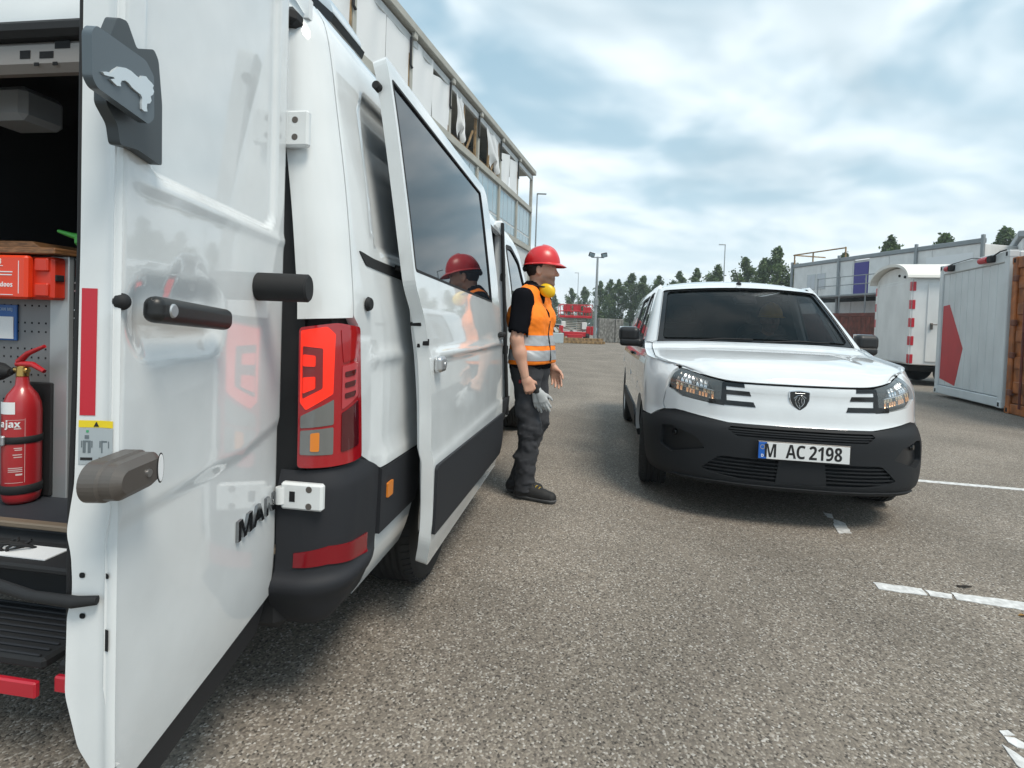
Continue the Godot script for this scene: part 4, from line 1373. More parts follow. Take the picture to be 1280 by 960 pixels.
func hood_at(r: float, q: float) -> Vector3:
	var s0 := sv(0.79)
	var s1 := su(-1.24)
	var F := func(x: float) -> Vector3:
		var s := sv(0.79 * x) if absf(x) > 1e-5 else 0.0
		return cw(s, ctop(s))
	var B := func(x: float) -> Vector3: return Vector3(0.845 * x, 1.118 - 0.022 * pow(absf(x), 4), -1.00 - 0.20 * x * x - 0.04 * x * x * x * x)
	var S := func(z: float, sg: float) -> Vector3:
		var s := lerpf(s0, s1, z) * sg
		return cw(s, lerpf(ctop(s), 1.096, smoothstep(0.8, 1.0, z)))
	var t := (r + 1.0) * 0.5
	var c: Vector3 = F.call(r) * (1 - q) + B.call(r) * q + S.call(q, -1.0) * (1 - t) + S.call(q, 1.0) * t
	c -= F.call(-1.0) * (1 - t) * (1 - q) + F.call(1.0) * t * (1 - q) + B.call(-1.0) * (1 - t) * q + B.call(1.0) * t * q
	var bulge := sin(PI * clampf(pow(maxf(q, 0.0), 0.75), 0, 1))
	c.y += bulge * 0.048 * (1.0 - r * r)
	c.y += 0.012 * bulge * (1.0 - smoothstep(0.50, 0.64, absf(r)))
	return c

func ws_at(r: float, q: float) -> Vector3:
	var b := Vector3(0.775 * r, 1.112 - 0.016 * r * r, -0.985 - 0.15 * r * r)
	var t := Vector3(0.668 * r, 1.602 - 0.028 * r * r, -1.60 - 0.13 * r * r)
	var p := b.lerp(t, q)
	return p + Vector3(0, 0.014, 0.02) * sin(PI * clampf(q, 0, 1)) * (1.0 - 0.5 * r * r)

func roof_at(r: float, q: float) -> Vector3:
	var u := lerpf(-1.60 - 0.13 * r * r, -4.42, q)
	var ye := lerps([[0.0, 1.574], [0.06, 1.615], [0.15, 1.640], [0.3, 1.655], [0.8, 1.655], [1.0, 1.62]], q)
	var yc := lerps([[0.0, 1.602], [0.05, 1.650], [0.12, 1.690], [0.25, 1.715], [0.7, 1.72], [1.0, 1.67]], q)
	var a := absf(r)
	var hw := 0.905 - 0.03 * pow((-u - 0.8) / 3.65, 2) - lerps(SIDE_OFF, ye)
	hw = lerpf(0.668, hw, smoothstep(0.0, 0.07, q))
	return Vector3(hw * r, ye + (yc - ye) * (1.0 - pow(a, 2.6)), u)

func fv(a: Array) -> PackedVector2Array:
	# pairs (v, y) seen from the front to (s, y)
	var p := PackedVector2Array()
	for k in range(0, a.size(), 2):
		p.append(Vector2(sv(a[k]), a[k + 1]))
	return p

func fu(a: Array) -> PackedVector2Array:
	# pairs (u, y) seen from the side to (s, y)
	var p := PackedVector2Array()
	for k in range(0, a.size(), 2):
		p.append(Vector2(su(a[k]), a[k + 1]))
	return p

func sym(a: PackedVector2Array) -> PackedVector2Array:
	var o := mirror(a)
	o.append_array(a)
	return o

func delivery_van() -> void:
	car_outline()
	var t := thing("delivery_van", "white delivery van with black bumper facing the camera", "van", Vector3(1.787, 0, -3.14), deg_to_rad(-9.5))
	var white: Material = M.car_white_paint
	var mat2 := mt("bumper_plastic", L(0.016, 0.018, 0.021), 0.62, 0.0, {"normal_enabled": true, "metallic_specular": 0.35, "normal_texture": M.dark_plastic.normal_texture, "normal_scale": 0.25, "uv1_triplanar": true, "uv1_scale": Vector3(6, 6, 6)})
	var axle := su(-0.86)
	var arch := circle_poly(Vector2(axle, 0.325), 0.372)
	var archr := circle_poly(Vector2(su(-3.60), 0.325), 0.372)
	# --- bumper with its two grille openings
	var up_grille := rnd(sym(fv([0.375, 0.560, 0.418, 0.618])), 0.008)
	up_grille = rnd(fv([-0.375, 0.562, 0.375, 0.562, 0.425, 0.598, 0.412, 0.618, -0.412, 0.618, -0.425, 0.598]), 0.006)
	var low_grille := rnd(fv([-0.36, 0.296, 0.0, 0.290, 0.36, 0.296, 0.53, 0.318, 0.565, 0.335, 0.475, 0.420, 0.44, 0.428, -0.44, 0.428, -0.475, 0.420, -0.565, 0.335, -0.53, 0.318]), 0.01)
	var half := fv([0.0, 0.238, 0.45, 0.234, 0.72, 0.226])
	half.append_array(fu([-0.42, 0.224, -0.55, 0.23, -0.66, 0.25]))
	half.append(Vector2(axle - 0.10, 0.40))
	half.append(Vector2(axle - 0.13, 0.585))
	half.append_array(fv([0.858, 0.600, 0.838, 0.632, 0.805, 0.660, 0.75, 0.672, 0.70, 0.668, 0.423, 0.632, 0.0, 0.632]))
	var whole := mirror(half)
	whole.remove_at(0)
	var hh := half.duplicate()
	hh.remove_at(hh.size() - 1)
	# mirrored half runs from the top middle back down; drop the doubled middle points
	whole = mirror(half)
	whole.append_array(half.slice(1, half.size() - 1))
	var cut := Geometry2D.clip_polygons(whole, arch)
	cut = Geometry2D.clip_polygons(cut[0], mirror(arch))
	var pocket := rnd(fv([0.545, 0.462, 0.61, 0.530, 0.745, 0.567, 0.795, 0.560, 0.800, 0.43, 0.74, 0.395]), 0.015)
	var bm := Mb.new()
	conform(bm, cut[0], cw, 0.025, 0.035, [up_grille, low_grille, pocket, mirror(pocket)], 1.0)
	var bo := obj("front_bumper", bm, mat2, t)
	for g in [["upper_grille", up_grille, 3, 0.567, 0.612, 0.40], ["lower_grille", low_grille, 5, 0.305, 0.418, 0.54]]:
		var gm := Mb.new()
		conform(gm, Geometry2D.offset_polygon(g[1], 0.01)[0], cw, 0.04, 0.0, [], 1.0, -0.030)
		var go := obj(g[0], gm, M.dark_void, bo)
		for k in g[2]:
			var y: float = lerpf(g[3], g[4], (k + 0.5) / g[2])
			var sm := Mb.new()
			var strip := rnd(fv([-0.6, y - 0.0042, 0.6, y - 0.0042, 0.6, y + 0.0042, -0.6, y + 0.0042]), 0.001)
			for pc in Geometry2D.intersect_polygons(strip, g[1]):
				conform(sm, pc, cw, 0.03, 0.016, [], 1.0, -0.006)
			obj("slat", sm, mat2, go)
	var blk := Mb.new()
	conform(blk, rnd(fv([-0.145, 0.292, 0.145, 0.292, 0.13, 0.44, -0.13, 0.44]), 0.008), cw, 0.03, 0.03, [], 1.0, -0.003)
	obj("grille_block", blk, mat2, bo)
	for sg in [1.0, -1.0]:
		var fm := Mb.new()
		var fp := rnd(fv([0.52, 0.462, 0.60, 0.545, 0.745, 0.585, 0.800, 0.575, 0.800, 0.42, 0.74, 0.385]), 0.02)
		conform(fm, fp if sg > 0 else mirror(fp), cw, 0.025, 0.0, [], 1.0, -0.030)
		obj("corner_pocket", fm, mt("pocket_black", L(0.008, 0.009, 0.011), 0.4), bo)
		var lm := Mb.new()
		var c := cw(sv(0.735) * sg, 0.525)
		var n := norm_of(cw, Vector2(sv(0.735) * sg, 0.525), 1.0)
		cyl(lm, c - n * 0.03, c - n * 0.012, 0.022, 0.018, 18, 0.003)
		obj("sensor", lm, M.black_gloss, bo)
	var lip := Mb.new()
	conform(lip, Geometry2D.clip_polygons(Geometry2D.clip_polygons(sym(fv([0.0, 0.252, 0.45, 0.249, 0.74, 0.24, 0.74, 0.256, 0.45, 0.266, 0.0, 0.268]).slice(1, 5)), arch)[0], mirror(arch))[0], cw, 0.03, 0.012, [], 1.0, 0.010)
	obj("bumper_lip", lip, mat2, bo)
	# --- white fascia between the lamps
	var fa := fv([0.0, 0.637, 0.423, 0.637, 0.70, 0.673, 0.75, 0.677, 0.802, 0.665, 0.815, 0.70, 0.805, 0.815, 0.775, 0.802, 0.725, 0.770, 0.53, 0.744, 0.455, 0.738, 0.455, 0.884, 0.33, 0.880, 0.0, 0.878])
	var fam := mirror(fa)
	fam.append_array(fa.slice(1, fa.size() - 1))
	var fm2 := Mb.new()
	conform(fm2, fam, cw, 0.022, 0.03, [], 1.0)
	obj("front_fascia", fm2, white, t)
	# --- hood and wing tops
	var hd := Mb.new()
	var hp := rnd(pv([-0.998, 0.004, -0.6, 0.004, 0.0, 0.004, 0.6, 0.004, 0.998, 0.004, 0.985, 0.10, 0.945, 0.25, 0.935, 0.5, 0.93, 0.94, 0.5, 0.955, -0.5, 0.955, -0.93, 0.94, -0.935, 0.5, -0.945, 0.25, -0.985, 0.10]), 0.004)
	conform(hd, hp, hood_at, 0.05, 0.012, [], -1.0)
	obj("hood", hd, white, t)
	for sg in [1.0, -1.0]:
		var wp := pv([1.0, 0.03, 1.0, 0.985, 0.936, 0.985, 0.936, 0.94, 0.941, 0.5, 0.951, 0.25, 0.991, 0.10])
		var wm := Mb.new()
		conform(wm, wp if sg > 0 else mirror(wp), hood_at, 0.06, 0.01, [], -1.0)
		obj("wing_top", wm, white, t)
	var cowl := Mb.new()
	conform(cowl, pv([-0.94, 0.958, 0.94, 0.958, 0.94, 1.0, -0.94, 1.0]), hood_at, 0.05, 0.01, [], -1.0, -0.004)
	obj("cowl", cowl, M.black_rubber, t)
	var under := Mb.new()
	sheet(under, 16, 16, func(u: float, w: float) -> Vector3: return hood_at(lerpf(-0.99, 0.99, u), lerpf(0.02, 0.99, w)) + Vector3(0, -0.025, -0.01), -1.0)
	obj("engine_bay", under, M.dark_void, t)
	# --- headlamps
	for sg in [1.0, -1.0]:
		var hl := fv([0.459, 0.742, 0.53, 0.748, 0.724, 0.774, 0.772, 0.806, 0.800, 0.856, 0.806, 0.925, 0.792, 0.944, 0.775, 0.944, 0.62, 0.914, 0.534, 0.899, 0.459, 0.886])
		if sg < 0:
			hl = mirror(hl)
		var hm := Mb.new()
		conform(hm, rnd(hl, 0.008), cw, 0.02, 0.03, [], 1.0, -0.014)
		var ho := obj("headlight", hm, mt("lamp_black", L(0.006, 0.0065, 0.007), 0.4, 0.0, {"metallic_specular": 0.25}), t)
		var cells := func(called: String, v0: float, v1: float, n: int, ya: Array, m: Material) -> void:
			for k in n:
				var a := lerpf(v0, v1, float(k) / n) + 0.003
				var b := lerpf(v0, v1, float(k + 1) / n) - 0.003
				var lo := func(v: float) -> float: return lerpf(ya[0], ya[2], (v - v0) / (v1 - v0))
				var hi := func(v: float) -> float: return lerpf(ya[1], ya[3], (v - v0) / (v1 - v0))
				var mm := (a + b) * 0.5
				var cm := Mb.new()
				# a faceted little reflector: four leaves that meet in a hollow middle
				var P := func(v: float, y: float, d: float) -> Vector3: return cw(sv(v) * sg, y) + norm_of(cw, Vector2(sv(v) * sg, y), 1.0) * d
				var ring := [P.call(a, lo.call(a), -0.006), P.call(mm, lo.call(mm), -0.004), P.call(b, lo.call(b), -0.006), P.call(b, (lo.call(b) + hi.call(b)) * 0.5, -0.004), P.call(b, hi.call(b), -0.006), P.call(mm, hi.call(mm), -0.004), P.call(a, hi.call(a), -0.006), P.call(a, (lo.call(a) + hi.call(a)) * 0.5, -0.004)]
				var c: Vector3 = P.call(mm, (lo.call(mm) + hi.call(mm)) * 0.5, -0.0135)
				var out := norm_of(cw, Vector2(sv(mm) * sg, 0.85), 1.0)
				for e in 8:
					cm.face([ring[e], ring[(e + 1) % 8], c], out)
				obj(called, cm, m if (k * 5 + n) % 4 != 1 else (M.lock_metal if k % 3 else M.black_gloss), ho)
		cells.call("reflector", 0.540, 0.770, 9, [0.834, 0.858, 0.872, 0.900], M.chrome)
		cells.call("reflector", 0.565, 0.770, 7, [0.862, 0.884, 0.902, 0.928], M.brushed_metal)
		cells.call("reflector", 0.520, 0.765, 10, [0.800, 0.821, 0.842, 0.863], mt("warm_chrome", L(0.75, 0.58, 0.40), 0.12, 1.0))
		cells.call("signal_light", 0.520, 0.760, 12, [0.772, 0.799, 0.812, 0.841], mt("signal_glow", L(0.62, 0.40, 0.22), 0.25, 0.4, {"emission_enabled": true, "emission": Color(1.0, 0.62, 0.28), "emission_energy_multiplier": 0.12}))
		var bar := Mb.new()
		var bp := fv([0.518, 0.824, 0.768, 0.866, 0.768, 0.871, 0.54, 0.832])
		conform(bar, bp if sg > 0 else mirror(bp), cw, 0.02, 0.01, [], 1.0, -0.002)
		obj("lamp_bar", bar, M.brushed_metal, ho)
		var gl := Mb.new()
		conform(gl, rnd(hl, 0.008), cw, 0.03, 0.0, [], 1.0, 0.001)
		obj("lamp_glass", gl, mt("clear_cover", Color(0.85, 0.9, 0.92, 0.10), 0.02, 0.0, {"transparency": BaseMaterial3D.TRANSPARENCY_ALPHA}), ho)
		# three black bars reaching from the lamp towards the badge
		for f in [[0.857, 0.880, 0.330, 0.338, 0.47], [0.806, 0.835, 0.290, 0.305, 0.47], [0.740, 0.770, 0.262, 0.280, 0.55]]:
			var fp := fv([f[2] + 0.004, f[0], f[4], f[0] + 0.004, f[4], f[1] + 0.004, f[3], f[1]])
			var fq := Mb.new()
			conform(fq, fp if sg > 0 else mirror(fp), cw, 0.02, 0.004, [], 1.0, 0.003)
			obj("lamp_claw", fq, M.black_gloss, ho)
		var lk := Mb.new()
		var lp := fv([0.44, 0.742, 0.475, 0.744, 0.475, 0.884, 0.45, 0.882])
		conform(lk, lp if sg > 0 else mirror(lp), cw, 0.02, 0.004, [], 1.0, 0.0025)
		obj("claw_root", lk, M.black_gloss, ho)
	# --- badge: a shield with a maned head in silver lines
	var bn := Transform3D(Basis(Vector3.RIGHT, -0.06), cw(0.0001, 0.80) + Vector3(-0.008, 0, -0.004))
	var shield := rnd(pv([-0.062, 0.055, 0.0, 0.062, 0.062, 0.055, 0.060, 0.0, 0.040, -0.040, 0.0, -0.072, -0.040, -0.040, -0.060, 0.0]), 0.012)
	var sm1 := Mb.new()
	extr(sm1, shield, 0.012, bn, 0.003)
	var so := obj("shield_badge", sm1, M.chrome, t)
	var sm2 := Mb.new()
	extr(sm2, Geometry2D.offset_polygon(shield, -0.0055)[0], 0.0145, bn)
	obj("badge_field", sm2, M.black_gloss, so)
	var sm3 := Mb.new()
	for st in [[[-0.034, 0.010], [-0.020, 0.024], [0.0, 0.032], [0.018, 0.028], [0.036, 0.014]], [[-0.016, 0.020], [-0.026, 0.0], [-0.022, -0.022], [-0.012, -0.038]], [[0.010, 0.026], [0.026, 0.004], [0.024, -0.018], [0.010, -0.040]], [[0.0, 0.020], [-0.006, 0.002], [-0.012, -0.010], [-0.002, -0.020]], [[-0.004, -0.026], [0.002, -0.040], [0.0, -0.056]], [[0.012, 0.012], [0.010, -0.006], [0.014, -0.022]], [[-0.018, -0.030], [-0.006, -0.048]], [[-0.030, 0.042], [0.030, 0.042]]]:
		var pts := []
		for p in st:
			pts.append(bn * Vector3(p[0], p[1], 0.0150))
		tube(sm3, pts, 0.0017, 6)
	obj("silver_lines", sm3, M.chrome, so)
	# --- number plate
	var pl := bx("number_plate", Vector3(0.0, 0.494, 0.016), Vector3(0.522, 0.113, 0.010), mt("plate_black", L(0.012, 0.012, 0.014), 0.3), t, 0.003)
	bx("plate_face", Vector3(0.022, 0.494, 0.0215), Vector3(0.464, 0.101, 0.0025), mt("plate_white", L(0.74, 0.76, 0.77), 0.35), pl, 0.001)
	bx("blue_band", Vector3(-0.2345, 0.494, 0.0215), Vector3(0.046, 0.101, 0.0025), mt("plate_blue", L(0.012, 0.12, 0.50), 0.35), pl, 0.001)
	var ink := mt("plate_ink", L(0.010, 0.010, 0.012), 0.4)
	var xs := -0.190
	for q in [["M", 0.0], ["A", 0.118], ["C", 0.172], ["2", 0.240], ["1", 0.288], ["9", 0.333], ["8", 0.381]]:
		words(q[0], 0.072, ink, pl, Transform3D(Basis.from_scale(Vector3(0.88, 1.12, 1)), Vector3(xs + q[1], 0.494, 0.0232)), 0.001, 700, "character")
	words("D", 0.018, M.white_print, pl, Transform3D(Basis.IDENTITY, Vector3(-0.2345, 0.462, 0.0232)), 0.001, 700, "country_letter")
	var stars := Mb.new()
	for k in 12:
		var an := TAU * k / 12.0
		box(stars, Vector3(-0.2345 + 0.0125 * sin(an), 0.515 + 0.0125 * cos(an), 0.0232), Vector3(0.003, 0.003, 0.001), 0.0)
	kind(obj("star_ring", stars, M.yellow_print, pl), "stuff")
	# --- windscreen
	var fr := Mb.new()
	var wsp := rnd(pv([-0.985, 0.0, 0.985, 0.0, 0.985, 0.99, -0.985, 0.99]), 0.05)
	var wsi := rnd(pv([-0.925, 0.07, 0.925, 0.07, 0.925, 0.945, -0.925, 0.945]), 0.05)
	conform(fr, wsp, ws_at, 0.05, 0.01, [wsi], -1.0, -0.002)
	obj("windscreen_border", fr, M.black_gloss, t)
	var wg := Mb.new()
	conform(wg, wsp, ws_at, 0.07, 0.0, [], -1.0, 0.001)
	var glass := mt("van_glass", Color(0.01, 0.04, 0.045, 0.62), 0.0, 0.0, {"transparency": BaseMaterial3D.TRANSPARENCY_ALPHA, "metallic_specular": 0.36})
	obj("windscreen", wg, glass, t)
	for q in [[-0.62, -0.05, 0.05], [0.05, 0.72, 0.05]]:
		var wi := Mb.new()
		tube(wi, [ws_at(q[0], 0.012) + Vector3(0, 0.012, 0.012), ws_at((q[0] + q[1]) * 0.5, 0.05) + Vector3(0, 0.014, 0.014), ws_at(q[1], 0.055) + Vector3(0, 0.012, 0.012)], [0.010, 0.007, 0.005], 8)
		obj("wiper", wi, M.black_rubber, t)
	bx("camera_housing", ws_at(0.05, 0.88) + Vector3(0, -0.05, -0.05), Vector3(0.19, 0.10, 0.06), mt("housing_grey", L(0.03, 0.033, 0.036), 0.6), t, 0.02, Basis(Vector3.RIGHT, -0.85))
	for sg in [1.0, -1.0]:
		var ap := Mb.new()
		sheet(ap, 14, 4, func(u: float, w: float) -> Vector3:
			var a := ws_at(0.982 * sg, lerpf(-0.02, 1.0, u)) + Vector3(0, 0.003, 0.003)
			var b := cw(su(lerpf(-1.22, -1.86, u)) * sg, lerpf(1.095, 1.598, u))
			return a.lerp(b, w) + Vector3(0.012 * sg, 0.010, 0.0) * sin(PI * w), -1.0 * sg)
		obj("windscreen_pillar", ap, white, t)
	var rf := Mb.new()
	sheet(rf, 26, 40, func(u: float, w: float) -> Vector3: return roof_at(u * 2.0 - 1.0, w), 1.0)
	obj("roof", rf, white, t)
	# --- sides
	var mx := func(p: PackedVector2Array, sg: float) -> PackedVector2Array: return p if sg > 0 else mirror(p)
	for sg in [1.0, -1.0]:
		var fen := fv([0.82, 0.700, 0.811, 0.818, 0.811, 0.93])
		fen.append(Vector2(sv(0.806), 0.952))
		for k in 12:
			var s := lerpf(sv(0.806), su(-1.24), (k + 1) / 12.0)
			fen.append(Vector2(s, lerpf(ctop(s), 1.096, smoothstep(0.8, 1.0, (s - sv(0.79)) / (su(-1.24) - sv(0.79))))))
		fen.append_array(fu([-1.30, 1.10, -1.33, 0.34, -1.2, 0.34]))
		fen.append_array(PackedVector2Array([Vector2(axle - 0.12, 0.36), Vector2(axle - 0.125, 0.60)]))
		fen.append_array(fv([0.862, 0.604, 0.842, 0.637, 0.810, 0.665]))
		var fc := Geometry2D.clip_polygons(fen, arch)
		var fm := Mb.new()
		for pc in fc:
			if pc.size() > 6:
				conform(fm, mx.call(pc, sg), cw, 0.035, 0.03, [], 1.0)
		obj("front_wing", fm, white, t)
		var am := Mb.new()
		var ring := Geometry2D.clip_polygons(circle_poly(Vector2(axle, 0.325), 0.392), arch)
		sheet(am, 30, 3, func(u: float, w: float) -> Vector3:
			var p := Vector2(axle, 0.325) + Vector2.from_angle(lerpf(-0.1, PI + 0.1, u)) * 0.374
			return cw(p.x * sg, p.y) + Vector3(-0.20 * sg * w, 0, 0), sg)
		obj("wheel_arch_liner", am, M.dark_void, t)
		var dw := rnd(fu([-1.58, 1.125, -2.28, 1.125, -2.28, 1.56, -1.98, 1.568, -1.86, 1.50]), 0.03)
		var dp := fu([-1.336, 0.36, -2.36, 0.36, -2.36, 1.652, -1.86, 1.645, -1.82, 1.605, -1.306, 1.10])
		var dm := Mb.new()
		conform(dm, mx.call(dp, sg), cw, 0.05, 0.03, [mx.call(dw, sg)], 1.0)
		obj("front_door", dm, white, t)
		var rp := fu([-2.366, 0.36, -4.42, 0.36, -4.42, 1.60, -4.3, 1.65, -2.366, 1.652])
		var rc := Geometry2D.clip_polygons(rp, archr)
		var rw := rnd(fu([-2.44, 1.125, -3.25, 1.125, -3.25, 1.55, -2.44, 1.56]), 0.03)
		var rm := Mb.new()
		conform(rm, mx.call(rc[0], sg), cw, 0.07, 0.03, [mx.call(rw, sg)], 1.0)
		obj("side_panel", rm, white, t)
		for q in [dw, rw]:
			var se := Mb.new()
			conform(se, mx.call(Geometry2D.offset_polygon(q, 0.008)[0], sg), cw, 0.07, 0.006, [mx.call(Geometry2D.offset_polygon(q, -0.022)[0], sg)], 1.0, 0.002)
			obj("window_seal", se, M.black_rubber, t)
			var gm := Mb.new()
			conform(gm, mx.call(q, sg), cw, 0.09, 0.0, [], 1.0, -0.008)
			obj("side_window", gm, glass if q == dw else M.tinted_glass, t)
		var cl := Mb.new()
		var cp := Geometry2D.clip_polygons(Geometry2D.clip_polygons(rnd(fu([-1.16, 0.36, -3.3, 0.36, -3.25, 0.50, -1.45, 0.52, -1.20, 0.47]), 0.03), arch)[0], archr)
		conform(cl, mx.call(cp[0], sg), cw, 0.06, 0.012, [], 1.0, 0.012)
		obj("side_cladding", cl, mat2, t)
		bx("door_handle", cw(su(-2.2) * sg, 0.96) + Vector3(0.014 * sg, 0, 0), Vector3(0.03, 0.03, 0.17), M.black_rubber, t, 0.01)
		# mirror
		var mi := Mb.new()
		rbox(mi, Vector3(0.975 * sg, 1.155, -1.43), Vector3(0.185, 0.135, 0.11), 0.045, Basis(Vector3.UP, 0.2 * sg))
		rbox(mi, Vector3(0.955 * sg, 1.085, -1.43), Vector3(0.20, 0.07, 0.12), 0.03, Basis(Vector3.UP, 0.2 * sg))
		tube(mi, [Vector3(0.85 * sg, 1.085, -1.42), Vector3(0.92 * sg, 1.08, -1.43)], [0.05, 0.03], 10)
		var mo := obj("door_mirror", mi, mt("mirror_black", L(0.012, 0.013, 0.015), 0.45), t)
		bx("mirror_glass", Vector3(0.985 * sg, 1.165, -1.502), Vector3(0.15, 0.12, 0.006), M.chrome, mo, 0.002)
		var turn := deg_to_rad(-6.0)
		wheel("wheel", t, Vector3(0.785 * sg, 0.325, -0.86), 0.325, 0.205, sg, turn)
		wheel("wheel", t, Vector3(0.785 * sg, 0.325, -3.60), 0.325, 0.205, sg)
	var rear := Mb.new()
	conform(rear, pv([-0.86, 0.36, 0.86, 0.36, 0.80, 1.1, 0.64, 1.60, 0.5, 1.66, -0.5, 1.66, -0.64, 1.60, -0.80, 1.1]), func(x: float, y: float) -> Vector3: return Vector3(x, y, -4.42), 0.1, 0.02, [], -1.0)
	obj("tail_panel", rear, white, t)
	bx("underbody", Vector3(0, 0.30, -2.3), Vector3(1.46, 0.16, 4.1), M.dark_void, t, 0.03)
	bx("nose_underside", Vector3(0, 0.27, -0.40), Vector3(1.1, 0.05, 0.5), M.dark_void, t, 0.02)
	bx("engine_block", Vector3(0, 0.55, -0.75), Vector3(1.1, 0.5, 0.7), M.dark_void, t, 0.05)
	var an := Mb.new()
	var ab := roof_at(0.03, 0.055)
	ball(an, ab, Vector3(0.022, 0.022, 0.045), Basis.IDENTITY, 14, 10)
	tube(an, [ab + Vector3(0, 0.012, 0), ab + Vector3(-0.012, 0.14, -0.09)], [0.006, 0.003], 6)
	obj("antenna", an, M.black_rubber, t)
	# --- cabin
	var trim := mt("cabin_trim", L(0.018, 0.019, 0.021), 0.8)
	bx("dashboard", Vector3(0, 1.01, -1.38), Vector3(1.40, 0.14, 0.55), trim, t, 0.05)
	bx("cabin_floor", Vector3(0, 0.42, -2.0), Vector3(1.5, 0.06, 1.7), M.dark_void, t)
	bx("cabin_bulkhead", Vector3(0, 1.0, -2.62), Vector3(1.36, 1.2, 0.03), trim, t)
	for sx in [-0.38, 0.40]:
		bx("seat_back", Vector3(sx, 0.98, -2.35), Vector3(0.46, 0.62, 0.14), trim, t, 0.05, Basis(Vector3.RIGHT, 0.16))
		bx("seat_cushion", Vector3(sx, 0.66, -2.08), Vector3(0.48, 0.14, 0.5), trim, t, 0.05)
		bx("head_rest", Vector3(sx, 1.38, -2.42), Vector3(0.26, 0.17, 0.1), trim, t, 0.04)
	var sw := Mb.new()
	var pts := []
	for k in 25:
		var a := TAU * k / 24.0
		pts.append(Vector3(0.40, 1.03, -1.72) + Basis(Vector3.RIGHT, -0.5) * Vector3(0.18 * cos(a), 0.18 * sin(a), 0))
	tube(sw, pts, 0.014, 8, false)
	tube(sw, [pts[0], pts[12]], 0.012, 6)
	obj("steering_wheel", sw, M.black_rubber, t)

# ---------- people: smooth-joined capsules meshed as surface nets ----------
func cap_(a: Vector3, b: Vector3, ra: float, rb: float, k := 0.03, sgn := 1) -> Array:
	var ba := b - a
	return [0, a, sgn, ba, 1.0 / maxf(ba.length_squared(), 1e-9), ra, rb, k]

func ell_(c: Vector3, r: Vector3, bs := Basis.IDENTITY, k := 0.02, sgn := 1) -> Array:
	return [1, c, sgn, bs.inverse(), r, 0.0, 0.0, k]

func moved(pr: Array, x: Transform3D) -> Array:
	var o := []
	for q in pr:
		var z: Array = q.duplicate()
		z[1] = x * q[1]
		if q[0] == 0:
			z[3] = x.basis * q[3]
		else:
			z[3] = q[3] * x.basis.inverse()
		o.append(z)
	return o

func grown(pr: Array, g: float) -> Array:
	var o := []
	for q in pr:
		var z: Array = q.duplicate()
		if q[0] == 0:
			z[5] += g
			z[6] += g
		else:
			z[4] = q[4] + Vector3(g, g, g)
		o.append(z)
	return o

func dist1(p: Vector3, q: Array) -> float:
	var pa: Vector3 = p - q[1]
	if q[0] == 0:
		var ba: Vector3 = q[3]
		var h := clampf(pa.dot(ba) * q[4], 0.0, 1.0)
		return (pa - ba * h).length() - lerpf(q[5], q[6], h)
	var z: Vector3 = q[3] * pa
	var r: Vector3 = q[4]
	var k0 := (z / r).length()
	var k1 := (z / (r * r)).length()
	return k0 * (k0 - 1.0) / maxf(k1, 1e-6)

func field(p: Vector3, pr: Array) -> float:
	var d := 10.0
	for q in pr:
		var e := dist1(p, q)
		var k: float = q[7]
		if q[2] > 0:
			var m := maxf(k - absf(d - e), 0.0)
			d = minf(d, e) - m * m * 0.25 / k
		else:
			var m := maxf(k - absf(d + e), 0.0)
			d = maxf(d, -e) + m * m * 0.25 / k
	return d

